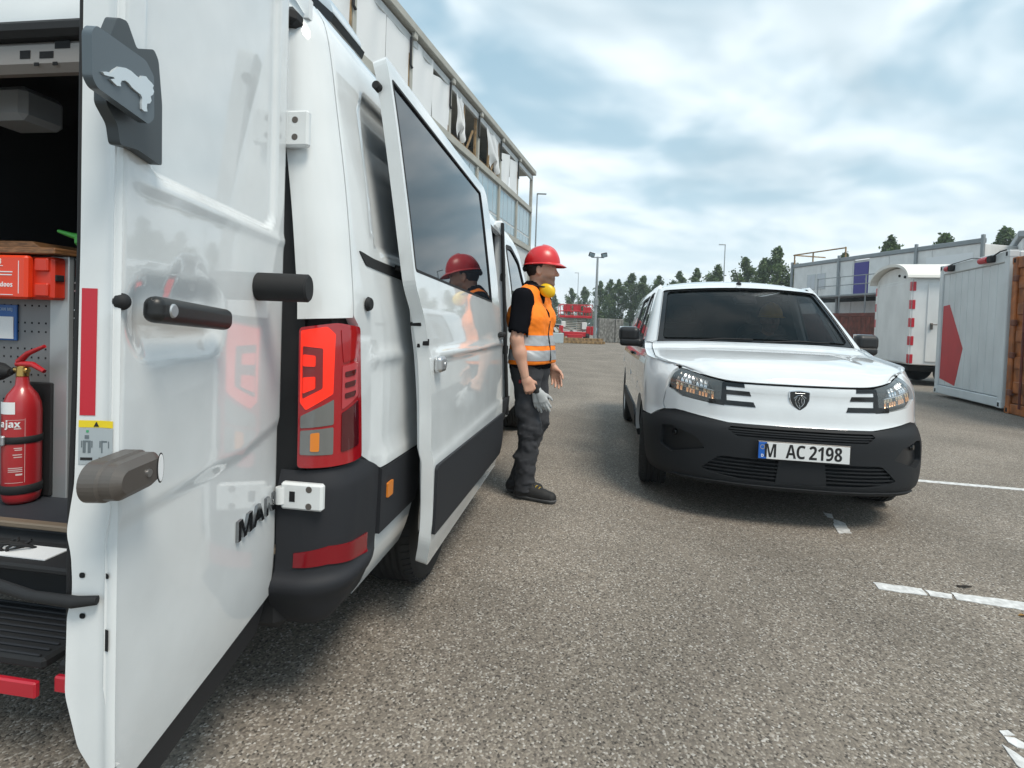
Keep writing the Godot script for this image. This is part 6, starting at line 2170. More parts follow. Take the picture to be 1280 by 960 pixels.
func driver() -> void:
	var van: Node3D = get_node("delivery_van")
	var t := thing("person", "driver in yellow hard hat behind the white delivery van windscreen", "person", van.position, van.rotation.y)
	var hx := Transform3D(Basis(Vector3(0, 0, 1), Vector3.UP, Vector3(-1, 0, 0)), Vector3(0.42, 1.335, -2.10))
	var sc := Vector3(0.40, 1.12, -2.16)
	var body := Mb.new()
	body.use_col = true
	var skin := Color(0.36, 0.185, 0.125)
	body.col = skin
	var hxi := hx.affine_inverse()
	nets(body, moved(head_prims(), hx) + [cap_(hx * Vector3(-0.03, -0.05, 0), sc + Vector3(0, 0.04, 0.01), 0.054, 0.062, 0.03)], 0.007, hx.origin + Vector3(-0.13, -0.17, -0.15), hx.origin + Vector3(0.13, 0.10, 0.15), null, func(p: Vector3) -> Color: return face_paint(hxi * p, skin, Color(0.05, 0.03, 0.02)))
	for sg in [-1.0, 1.0]:
		var h := hand_prims(Vector3(0.40 + 0.19 * sg, 1.02, -1.80), Vector3(-0.2 * sg, 0.3, 1), Vector3(-sg, 0, 0.2), Vector3(0, 1, 0), [0.9, 0.95, 1.0, 1.0], 0.6)
		var bb := bounds(h, 0.01)
		nets(body, h, 0.006, bb[0], bb[1])
	obj("body", body, M.skin, t)
	var cl := Mb.new()
	var pr := [cap_(sc + Vector3(-0.10, -0.12, 0.02), sc + Vector3(0.10, -0.12, 0.02), 0.13, 0.13, 0.06), cap_(sc + Vector3(-0.09, -0.38, 0.0), sc + Vector3(0.09, -0.38, 0.0), 0.13, 0.13, 0.08), cap_(sc + Vector3(0, 0.03, 0), sc + Vector3(-0.19, -0.01, 0), 0.07, 0.065, 0.05), cap_(sc + Vector3(0, 0.03, 0), sc + Vector3(0.19, -0.01, 0), 0.07, 0.065, 0.05)]
	for sg in [-1.0, 1.0]:
		var s := sc + Vector3(0.19 * sg, -0.01, 0)
		var e := Vector3(0.40 + 0.26 * sg, 0.90, -1.98)
		pr.append(cap_(s, e, 0.066, 0.052, 0.03))
		pr.append(cap_(e, Vector3(0.40 + 0.19 * sg, 1.02, -1.80), 0.052, 0.036, 0.03))
		pr.append(cap_(sc + Vector3(0.09 * sg, -0.42, 0.03), Vector3(0.40 + 0.13 * sg, 0.74, -1.72), 0.09, 0.07, 0.05))
		pr.append(cap_(Vector3(0.40 + 0.13 * sg, 0.74, -1.72), Vector3(0.40 + 0.12 * sg, 0.48, -1.55), 0.065, 0.05, 0.04))
	var b2 := bounds(pr)
	nets(cl, pr, 0.02, b2[0], b2[1])
	obj("work_clothes", cl, mt("driver_clothes", L(0.03, 0.034, 0.045), 0.85), t)
	helmet(t, hx, mt("helmet_yellow", L(0.72, 0.42, 0.01), 0.3))

# ---------- the yard behind: containers, site offices, building, trees ----------
func yard_materials() -> void:
	var wear := noise_tex(0.01, 0.90, 1.0, 0, 512, false, 4.0, 6, 51)
	var tri := {"albedo_texture": wear, "uv1_triplanar": true, "uv1_world_triplanar": true, "uv1_scale": Vector3(0.35, 0.2, 0.35)}
	mt("container_white", L(0.68, 0.72, 0.74), 0.45, 0.0, tri)
	mt("cabin_white", L(0.85, 0.86, 0.86), 0.5, 0.0, tri)
	mt("steel_grey", L(0.30, 0.33, 0.35), 0.45, 0.3, tri)
	var rust := noise_tex(0.016, 0.45, 1.0, 0, 512, false, 4.0, 6, 63)
	var tri2 := {"albedo_texture": rust, "uv1_triplanar": true, "uv1_world_triplanar": true, "uv1_scale": Vector3(0.6, 0.35, 0.6)}
	mt("container_orange", L(0.56, 0.165, 0.028), 0.55, 0.0, tri2)
	mt("container_rust", L(0.24, 0.055, 0.035), 0.6, 0.0, tri2)
	mt("red_paint", L(0.55, 0.014, 0.028), 0.4, 0.0, tri)
	mt("pale_panel", L(0.60, 0.63, 0.64), 0.6, 0.0, tri)
	mt("beige_beam", L(0.42, 0.42, 0.38), 0.7, 0.0, tri)
	mt("raw_timber", L(0.46, 0.30, 0.14), 0.7, 0.0, tri2)
	mt("film_white", L(0.74, 0.76, 0.77), 0.4, 0.0, {"backlight_enabled": true, "backlight": Color(0.3, 0.3, 0.3)})
	mt("concrete", L(0.38, 0.38, 0.36), 0.85, 0.0, tri2)
	mt("pole_steel", L(0.36, 0.39, 0.40), 0.4, 0.6)
	mt("office_glass", L(0.25, 0.36, 0.42), 0.04, 0.0, {"metallic_specular": 0.8})

func container_end(called: String, label: String, cat: String, at: Vector3, turn: float, w: float, h: float, dep: float, m: Material, panels: int, side_panels := 0) -> Node3D:
	# x runs along the face from its left to its right, z comes out of it
	var t := thing(called, label, cat, at, turn)
	var f := 0.13
	for x in [f * 0.5, w - f * 0.5]:
		bx("corner_post", Vector3(x, h * 0.5, -f * 0.5), Vector3(f, h, f), m, t, 0.012)
		for y in [0.06, h - 0.06]:
			bx("corner_casting", Vector3(x, y, -f * 0.5), Vector3(f + 0.012, 0.118, f + 0.012), m, t, 0.01)
			bx("casting_hole", Vector3(x, y, 0.0065), Vector3(0.05, 0.07, 0.004), M.dark_void, t, 0.001)
	bx("bottom_rail", Vector3(w * 0.5, 0.09, -0.06), Vector3(w - f * 2 - 0.004, 0.17, 0.11), m, t, 0.012)
	bx("top_rail", Vector3(w * 0.5, h - 0.10, -0.06), Vector3(w - f * 2 - 0.004, 0.19, 0.11), m, t, 0.012)
	for k in panels:
		var a := lerpf(f + 0.002, w - f - 0.002, float(k) / panels)
		var b := lerpf(f + 0.002, w - f - 0.002, float(k + 1) / panels)
		bx("wall_panel", Vector3((a + b) * 0.5, h * 0.5 - 0.005, -0.045), Vector3(b - a - 0.010, h - 0.385, 0.03), m, t, 0.009)
	bx("panel_backing", Vector3(w * 0.5, h * 0.5, -0.09), Vector3(w - f * 2, h - 0.3, 0.03), m, t, 0.0)
	bx("shell", Vector3(w * 0.5, h * 0.5 + 0.02, -dep * 0.5 - 0.14), Vector3(w - 0.06, h - 0.06, dep - 0.02), m, t, 0.02)
	for k in side_panels:
		var z := -0.2 - (dep - 0.3) * (k + 0.5) / side_panels
		for x in [0.012, w - 0.012]:
			bx("side_rib", Vector3(x, h * 0.5, z), Vector3(0.05, h - 0.3, (dep - 0.3) / side_panels * 0.5), m, t, 0.015)
	return t

func yard() -> void:
	yard_materials()
	# --- white container with the red arrow
	var wc := container_end("white_container", "white steel container with a red arrow painted on its end", "container", Vector3(9.105, 0.06, -11.162), deg_to_rad(-107.6), 2.43, 2.70, 5.9, M.container_white, 9, 14)
	var ar := Mb.new()
	extr(ar, pv([0.16, 0.32, 0.78, 0.22, 1.02, 0.98, 0.42, 1.86, 0.17, 1.84]), 0.006, Transform3D(Basis.IDENTITY, Vector3(0, 0, -0.031)))
	obj("red_arrow", ar, mt("arrow_red", L(0.52, 0.020, 0.030), 0.45, 0.0, {"albedo_texture": M.container_white.albedo_texture, "uv1_triplanar": true, "uv1_world_triplanar": true, "uv1_scale": Vector3(0.5, 0.3, 0.5)}), wc)
	for q in [[0.42, 0.20], [1.75, 0.34]]:
		var rl := Mb.new()
		cyl(rl, Vector3(q[0] - q[1] * 0.4, 2.60, 0.035), Vector3(q[0] + q[1] * 0.4, 2.60, 0.035), 0.055, -1.0, 14, 0.008)
		obj("red_socket", rl, M.red_paint, wc)
		bx("socket_box", Vector3(q[0] + q[1] * 0.62, 2.60, 0.03), Vector3(0.14, 0.12, 0.09), M.black_rubber, wc, 0.015)
	var cb := Mb.new()
	tube(cb, [Vector3(0.30, 2.64, 0.03), Vector3(0.6, 2.68, 0.03), Vector3(1.3, 2.70, 0.025), Vector3(1.6, 2.66, 0.03)], 0.008, 6)
	tube(cb, [Vector3(1.95, 2.62, 0.03), Vector3(2.1, 2.66, 0.04), Vector3(2.2, 2.70, 0.02), Vector3(2.35, 2.71, 0.01)], 0.012, 6)
	obj("power_cable", cb, M.black_rubber, wc)
	# --- orange container beside it
	var oc2 := container_end("orange_container", "weathered orange steel container at the right edge", "container", Vector3(9.105 - 0.303 * 2.50 + 0.953 * 0.02, 0.0, -11.162 + 0.953 * 2.50 + 0.303 * 0.02), deg_to_rad(-107.6), 2.44, 2.62, 5.9, M.container_orange, 2, 14)
	for k in 2:
		for y in [0.45, 0.86, 1.30, 1.75, 2.18]:
			bx("door_rib", Vector3(0.67 + k * 1.1, y, -0.018), Vector3(0.98, 0.20, 0.035), M.container_orange, oc2, 0.015)
		for y in [0.36, 0.98, 1.52, 2.26]:
			bx("door_hinge", Vector3(0.145 + k * 2.15, y, 0.012), Vector3(0.11, 0.10, 0.05), mt("hinge_rust", L(0.16, 0.055, 0.03), 0.7), oc2, 0.012)
		for x in [0.45, 0.95]:
			var rd2 := Mb.new()
			cyl(rd2, Vector3(x + k * 1.1, 0.12, 0.03), Vector3(x + k * 1.1, 2.52, 0.03), 0.018, -1.0, 10)
			obj("lock_rod", rd2, M.container_rust, oc2)
	bx("placard", Vector3(0.86, 1.55, 0.004), Vector3(0.26, 0.36, 0.006), M.white_print, oc2, 0.001)
	bx("worn_patch", Vector3(0.80, 0.80, 0.004), Vector3(0.22, 0.24, 0.004), M.concrete, oc2, 0.001)
	# --- site trailer with barrel roof
	var tr := thing("site_trailer", "white site trailer with arched roof and red striped corners", "trailer", Vector3(10.80, 0, -15.5), deg_to_rad(-106.9))
	var L0 := 2.40
	bx("body", Vector3(L0 * 0.5, 1.625, -2.2), Vector3(L0, 2.19, 4.4), M.cabin_white, tr, 0.02)
	bx("end_panel", Vector3(L0 * 0.5, 1.60, 0.012), Vector3(L0 - 0.36, 2.06, 0.02), M.cabin_white, tr, 0.006)
	for x in [0.085, L0 - 0.085]:
		bx("corner_strip", Vector3(x, 1.625, 0.014), Vector3(0.16, 2.15, 0.024), M.cabin_white, tr, 0.005)
		for k in 5:
			bx("red_stripe", Vector3(L0 - 0.055 if x > 1.0 else 0.055, 0.68 + k * 0.46, 0.018), Vector3(0.10, 0.23, 0.022), M.red_film, tr, 0.003)
	for k in 5:
		bx("red_stripe", Vector3(L0 + 0.004, 0.68 + k * 0.46, -0.035), Vector3(0.012, 0.23, 0.065), M.red_film, tr, 0.002)
	bx("side_door", Vector3(L0 + 0.008, 1.60, -0.75), Vector3(0.03, 1.95, 0.85), M.cabin_white, tr, 0.006)
	bx("door_handle", Vector3(L0 + 0.04, 1.52, -0.42), Vector3(0.05, 0.16, 0.05), M.lock_metal, tr, 0.008)
	bx("door_lever", Vector3(L0 + 0.065, 1.56, -0.47), Vector3(0.02, 0.025, 0.13), M.lock_metal, tr, 0.006)
	var ro := Mb.new()
	var prof := PackedVector2Array()
	for k in 25:
		var an := PI * k / 24.0
		prof.append(Vector2(L0 * 0.5 - (L0 * 0.5 + 0.14) * cos(an), 2.73 + 0.46 * sin(an)))
	for k in 25:
		var an := PI * (24 - k) / 24.0
		prof.append(Vector2(L0 * 0.5 - (L0 * 0.5 + 0.08) * cos(an), 2.715 + 0.40 * sin(an)))
	extr(ro, prof, 4.82, Transform3D(Basis.IDENTITY, Vector3(0, 0, -4.65)))
	obj("barrel_roof", ro, mt("roof_cream", L(0.76, 0.75, 0.71), 0.6), tr)
	var gb := Mb.new()
	var gp := PackedVector2Array([Vector2(L0, 2.70), Vector2(0, 2.70)])
	for k in 21:
		var an := PI * k / 20.0
		gp.append(Vector2(L0 * 0.5 - (L0 * 0.5) * cos(an), 2.72 + 0.36 * sin(an)))
	extr(gb, gp, 4.38, Transform3D(Basis.IDENTITY, Vector3(0, 0, -4.39)))
	obj("gable", gb, M.cabin_white, tr)
	for q in [[1.55, 2.86], [1.9, 2.80]]:
		var vn := Mb.new()
		cyl(vn, Vector3(q[0], q[1], -0.01), Vector3(q[0], q[1], 0.02), 0.035, -1.0, 12)
		obj("vent", vn, M.dark_void, tr)
	bx("chassis", Vector3(L0 * 0.5, 0.43, -2.2), Vector3(L0 * 0.8, 0.14, 4.3), M.black_rubber, tr, 0.02)
	for z in [-1.0, -3.4]:
		for x in [0.25, L0 - 0.25]:
			var wh := Mb.new()
			lathe(wh, [Vector2(0, -0.1), Vector2(0.33, -0.1), Vector2(0.36, -0.06), Vector2(0.36, 0.06), Vector2(0.33, 0.1), Vector2(0, 0.1)], Vector3(x, 0.36, z), Basis(Vector3.UP, Vector3.RIGHT, Vector3.FORWARD).orthonormalized(), 24)
			obj("wheel", wh, M.tyre_rubber, tr)
	bx("drawbar", Vector3(L0 * 0.78, 0.42, 0.4), Vector3(0.09, 0.08, 1.0), M.black_rubber, tr, 0.01)
	bx("support_leg", Vector3(L0 * 0.74, 0.25, 0.12), Vector3(0.06, 0.5, 0.06), M.black_rubber, tr, 0.01)
	bx("timber_block", Vector3(0.7, 0.40, 0.1), Vector3(0.5, 0.12, 0.3), M.raw_timber, tr, 0.01)
	# black bag hung at the drawbar
	var bag := Mb.new()
	var bn := FastNoiseLite.new()
	bn.frequency = 3.5
	bn.seed = 3
	sheet(bag, 30, 24, func(u: float, w: float) -> Vector3:
		var ph := TAU * u
		var th := PI * w
		var d := Vector3(sin(th) * cos(ph), -cos(th), sin(th) * sin(ph))
		var r := Vector3(0.20, 0.33, 0.17) * (1.0 - 0.25 * maxf(d.y, 0.0)) * (1.0 + 0.35 * bn.get_noise_3d(d.x * 2, d.y * 2, d.z * 2))
		return d * r, -1.0)
	var bt := tag(obj("rubbish_bag", bag, mt("bag_film", L(0.012, 0.013, 0.014), 0.25)), "black plastic bag hanging at the white trailer's drawbar", "bag")
	bt.position = tr.transform * Vector3(L0 * 0.80, 0.36, 0.48)
	# --- site office building with the purple door
	var so := thing("site_office", "two storey white site office with a purple door upstairs", "building", Vector3(18.75, 0, -35.0), deg_to_rad(-77.9))
	var n := 5
	var LW := 11.6
	for k in n:
		var a := LW * k / n
		var b := LW * (k + 1) / n
		for lv in [[0.75, 3.20], [3.62, 5.62]]:
			if k == 2 and lv[0] > 3.0:
				bx("wall_panel", Vector3((a + 4.74) * 0.5, (lv[0] + lv[1]) * 0.5, -0.05), Vector3(4.74 - a - 0.02, lv[1] - lv[0], 0.1), M.cabin_white, so, 0.01)
				bx("wall_panel", Vector3((5.72 + b) * 0.5, (lv[0] + lv[1]) * 0.5, -0.05), Vector3(b - 5.72 - 0.02, lv[1] - lv[0], 0.1), M.cabin_white, so, 0.01)
				continue
			bx("wall_panel", Vector3((a + b) * 0.5, (lv[0] + lv[1]) * 0.5, -0.05), Vector3(b - a - 0.02, lv[1] - lv[0], 0.1), M.cabin_white, so, 0.01)
	bx("core", Vector3(LW * 0.5, 2.9, -3.1), Vector3(LW - 0.04, 5.4, 6.0), M.cabin_white, so, 0.02)
	var dr := bx("purple_door", Vector3(5.23, 4.52, -0.03), Vector3(0.94, 1.84, 0.08), mt("door_purple", L(0.055, 0.045, 0.26), 0.45), so, 0.008)
	bx("handle", Vector3(5.60, 4.45, 0.03), Vector3(0.12, 0.03, 0.04), M.aluminium, dr, 0.008)
	bx("roof_edge", Vector3(LW * 0.5, 5.74, -0.02), Vector3(LW + 0.1, 0.22, 0.2), M.steel_grey, so, 0.02)
	bx("storey_gap", Vector3(LW * 0.5, 3.41, -0.06), Vector3(LW, 0.40, 0.1), M.dark_void, so, 0.0)
	bx("base", Vector3(LW * 0.5, 0.37, -0.1), Vector3(LW, 0.74, 0.1), M.steel_grey, so, 0.01)
	for x in [-0.12, 3.7, 8.5, LW + 0.02]:
		bx("corner_post", Vector3(x, 3.0, 0.06), Vector3(0.13, 6.0, 0.13), M.steel_grey, so, 0.015)
	for q in [[1.55, 0.9], [2.35, 0.0]]:
		var w := bx("window", Vector3(q[0], 4.55, 0.005), Vector3(0.72, 1.0, 0.03), M.pale_panel, so, 0.008)
		for e in [-0.16, 0.16]:
			bx("pane", Vector3(q[0] + e, 4.55, 0.022), Vector3(0.28, 0.9, 0.01), mt("shutter_pale", L(0.55, 0.58, 0.62), 0.3), w, 0.003)
	bx("panel_sign", Vector3(10.1, 4.9, 0.006), Vector3(2.2, 0.7, 0.012), M.white_print, so, 0.003)
	# timber rail round the roof corner
	for q in [[Vector3(0.0, 6.48, 0.0), Vector3(4.1, 6.42, 0.0)], [Vector3(-0.1, 6.48, 0.0), Vector3(-0.1, 6.48, -2.5)]]:
		var rl := Mb.new()
		tube(rl, q, 0.045, 6)
		obj("roof_rail", rl, M.raw_timber, so)
	for x in [0.0, 1.6, 4.1]:
		bx("rail_post", Vector3(x, 6.1, 0.0), Vector3(0.07, 0.75, 0.07), M.raw_timber, so, 0.008)
	bx("side_scaffold", Vector3(-0.30, 4.7, -0.3), Vector3(0.05, 3.0, 0.05), M.raw_timber, so, 0.008)
	for y in [3.7, 4.4, 5.1, 5.8]:
		bx("scaffold_board", Vector3(-0.30, y, -0.7), Vector3(0.2, 0.06, 1.1), M.raw_timber, so, 0.008)
	bx("walkway", Vector3(6.0, 3.47, 0.72), Vector3(5.0, 0.10, 1.35), M.steel_grey, so, 0.01)
	for x in [3.6, 5.2, 6.9, 8.4]:
		var pr := Mb.new()
		cyl(pr, Vector3(x, 0.0, 1.36), Vector3(x, 4.55, 1.36), 0.035, -1.0, 8)
		obj("walkway_post", pr, M.steel_grey, so)
	for y in [4.05, 4.52]:
		var rr := Mb.new()
		cyl(rr, Vector3(3.55, y, 1.36), Vector3(8.45, y, 1.36), 0.025, -1.0, 8)
		obj("hand_rail", rr, M.steel_grey, so)
	for k in 12:
		bx("stair_tread", Vector3(8.65 + k * 0.24, 3.36 - k * 0.28, 0.95), Vector3(0.26, 0.04, 0.8), M.steel_grey, so, 0.005)
	for z in [0.53, 1.37]:
		bx("stair_stringer", Vector3(10.05, 1.75, z), Vector3(4.4, 0.14, 0.04), M.steel_grey, so, 0.008, Basis(Vector3.BACK, -0.862))
	# a second office to its right
	var s2 := thing("site_office", "white flat roofed site office behind the containers", "building", Vector3(21.9, 0, -22.6), deg_to_rad(-40.0))
	bx("core", Vector3(5.0, 3.0, -3.0), Vector3(10.0, 5.4, 6.0), M.cabin_white, s2, 0.03)
	bx("roof_edge", Vector3(5.0, 5.86, -3.0), Vector3(10.3, 0.28, 6.3), M.steel_grey, s2, 0.03)
	for k in 4:
		bx("wall_panel", Vector3(1.27 + k * 2.48, 4.6, 0.02), Vector3(2.42, 2.0, 0.06), M.cabin_white, s2, 0.01)
	for k in 3:
		var w := bx("window", Vector3(1.3 + k * 2.48, 4.7, 0.055), Vector3(1.2, 1.1, 0.03), M.pale_panel, s2, 0.01)
		bx("pane", Vector3(1.3 + k * 2.48, 4.7, 0.073), Vector3(1.06, 0.96, 0.012), M.office_glass, w, 0.004)
	# --- rust red container in front of the office
	container_end("rust_container", "rusty red brown container in front of the site office", "container", Vector3(17.0, 0, -31.4), deg_to_rad(-77.9), 6.06, 2.42, 2.4, M.container_rust, 22)
	# --- the building shell on the left
	left_building()
	# --- red scissor lift
	var sl := thing("scissor_lift", "red scissor lift parked beside the floodlight mast", "lift", Vector3(4.05, 0, -45.3))
	var red: Material = M.red_paint
	bx("chassis", Vector3(1.3, 0.52, 0), Vector3(2.5, 0.42, 1.7), red, sl, 0.04)
	bx("bumper", Vector3(1.3, 0.36, 0.9), Vector3(1.3, 0.3, 0.12), red, sl, 0.03)
	for x in [0.12, 2.45, 2.85]:
		bx("side_tank", Vector3(x, 0.85, 0.75), Vector3(0.36, 0.75, 0.3), red, sl, 0.04)
	bx("white_cabinet", Vector3(2.1, 1.25, 0.7), Vector3(0.42, 0.6, 0.3), M.cabin_white, sl, 0.03)
	bx("white_cabinet", Vector3(0.3, 1.35, 0.7), Vector3(0.36, 0.5, 0.3), M.cabin_white, sl, 0.03)
	for x in [0.25, 2.4]:
		for z in [-0.65, 0.65]:
			var wh := Mb.new()
			cyl(wh, Vector3(x - 0.15, 0.36, z), Vector3(x + 0.15, 0.36, z), 0.36, -1.0, 20, 0.04)
			obj("wheel", wh, M.tyre_rubber, sl)
	for k in 6:
		var y := 0.82 + k * 0.19
		for sg in [-1.0, 1.0]:
			bx("scissor_arm", Vector3(1.3, y + 0.09, 0.62 + 0.05 * sg), Vector3(1.9, 0.09, 0.045), M.beige_beam, sl, 0.01, Basis(Vector3.BACK, 0.085 * sg))
	bx("deck", Vector3(1.35, 2.02, 0), Vector3(2.75, 0.20, 1.7), red, sl, 0.02)
	for x in [0.0, 0.55, 1.1, 1.7, 2.2, 2.7]:
		for z in [-0.8, 0.8]:
			var po := Mb.new()
			cyl(po, Vector3(x, 2.1, z), Vector3(x, 3.05, z), 0.03, -1.0, 8)
			obj("rail_post", po, red, sl)
	for y in [2.5, 3.05]:
		for z in [-0.8, 0.8]:
			var ra2 := Mb.new()
			cyl(ra2, Vector3(-0.02, y, z), Vector3(2.72, y, z), 0.028, -1.0, 8)
			obj("guard_rail", ra2, red, sl)
	for x in [0.55, 1.45]:
		bx("red_panel", Vector3(x, 2.72, 0.78), Vector3(0.62, 0.58, 0.03), red, sl, 0.01)
	bx("red_panel", Vector3(2.32, 2.62, 0.78), Vector3(0.62, 0.5, 0.03), red, sl, 0.01)
	# --- floodlight mast and street lamps
	var mast := thing("floodlight_mast", "grey floodlight mast with two lamps beside the red scissor lift", "light mast", Vector3(6.43, 0, -40.5))
	var pm := Mb.new()
	cyl(pm, Vector3.ZERO, Vector3(0, 6.65, 0), 0.13, 0.08, 14)
	obj("pole", pm, M.pole_steel, mast)
	bx("cross_arm", Vector3(0, 6.6, 0), Vector3(1.0, 0.08, 0.08), M.pole_steel, mast, 0.01)
	bx("switch_box", Vector3(0.0, 3.1, 0.1), Vector3(0.32, 0.5, 0.22), M.steel_grey, mast, 0.02)
	for sg in [-1.0, 1.0]:
		bx("floodlight", Vector3(0.48 * sg, 6.78, 0.1), Vector3(0.46, 0.34, 0.16), M.dark_plastic, mast, 0.03, Basis(Vector3.BACK, 0.25 * sg) * Basis(Vector3.RIGHT, 0.4))
		bx("lamp_face", Vector3(0.48 * sg, 6.74, 0.185), Vector3(0.36, 0.24, 0.02), M.office_glass, mast, 0.005, Basis(Vector3.BACK, 0.25 * sg) * Basis(Vector3.RIGHT, 0.4))
	for q in [[1.55, -40.0, 11.2, 1.0, "tall street lamp beside the corner of the left building"], [11.7, -95.0, 10.9, -1.0, "thin distant street lamp left of the floodlight mast"], [23.3, -58.0, 10.8, -1.0, "street lamp rising above the white delivery van's roof"]]:
		var st := thing("street_lamp", q[4], "street lamp", Vector3(q[0], 0, q[1]), 0.0, "street lamps round the yard")
		var a := Mb.new()
		cyl(a, Vector3.ZERO, Vector3(0, q[2], 0), 0.085, 0.05, 10)
		obj("pole", a, M.pole_steel, st)
		bx("lamp_head", Vector3(0.33 * q[3], q[2] + 0.02, 0), Vector3(0.75, 0.09, 0.2), M.pole_steel, st, 0.03)
	# --- things on the ground near the lift
	for k in 3:
		var b := tag(bx("concrete_block", Vector3(7.15 + k * 0.72, 0.95, -41.6 - k * 0.25), Vector3(0.66, 1.9, 0.5), M.concrete, null, 0.04, Basis(Vector3.UP, [0.1, -0.12, 0.05][k])), ["pale upright concrete block next to the floodlight mast", "grey upright concrete block, middle one of three", "grey upright concrete block nearest the delivery van"][k], "concrete block", "upright concrete blocks by the mast")
		b.set_meta("kind", "thing")
	var ts := [[Vector3(4.7, 0.10, -36.4), 3.2, 0.04], [Vector3(4.9, 0.10, -36.9), 3.4, 0.06], [Vector3(4.75, 0.30, -36.6), 3.3, 0.02]]
	for k in 3:
		tag(bx("timber_beam", ts[k][0], Vector3(ts[k][1], 0.18, 0.34), M.raw_timber, null, 0.01, Basis(Vector3.UP, ts[k][2])), ["front yellow timber beam lying before the scissor lift", "rear yellow timber beam lying before the scissor lift", "upper yellow timber beam on top of the beam pile"][k], "timber beam", "timber beams before the lift")
	tag(bx("plank", Vector3(3.55, 0.62, -37.0), Vector3(1.35, 0.08, 0.25), M.raw_timber, null, 0.01, Basis(Vector3.BACK, -0.85)), "brown plank leaning down to the ground beside the worker's vest", "plank")
	tag(bx("pale_crate", Vector3(3.1, 0.35, -36.2), Vector3(0.9, 0.7, 0.8), mt("crate_blue", L(0.42, 0.50, 0.54), 0.6), null, 0.03), "pale blue crate by the timber beams", "crate")
	var fcr := [["light blue parked car behind the concrete blocks", L(0.16, 0.36, 0.50), Vector3(13.6, 0, -72)], ["white parked car far behind the scissor lift", L(0.6, 0.62, 0.63), Vector3(6.9, 0, -74)], ["silver parked car near the far grass verge", L(0.4, 0.42, 0.44), Vector3(16.0, 0, -74)]]
	for q in fcr:
		var c := thing("parked_car", q[0], "car", q[2], 0.12, "cars parked at the far edge of the yard")
		var bo := Mb.new()
		extr(bo, rnd(pv([-2.1, 0.3, 2.1, 0.3, 2.15, 0.75, 1.2, 0.92, 0.55, 1.42, -1.2, 1.45, -1.9, 0.95, -2.15, 0.8]), 0.12), 1.7, Transform3D(Basis.IDENTITY, Vector3(0, 0, -0.85)), 0.06)
		obj("body", bo, mt("car_paint_" + str(q[2].x), q[1], 0.25), c)
		var gl := Mb.new()
		extr(gl, rnd(pv([-1.55, 0.98, 0.95, 0.96, 0.48, 1.34, -1.15, 1.36]), 0.06), 1.72, Transform3D(Basis.IDENTITY, Vector3(0, 0, -0.86)))
		obj("side_glass", gl, M.tinted_glass, c)
		for x in [-1.3, 1.35]:
			var wh := Mb.new()
			cyl(wh, Vector3(x, 0.31, -0.88), Vector3(x, 0.31, 0.88), 0.31, -1.0, 18)
			obj("wheel", wh, M.tyre_rubber, c)
	trees()

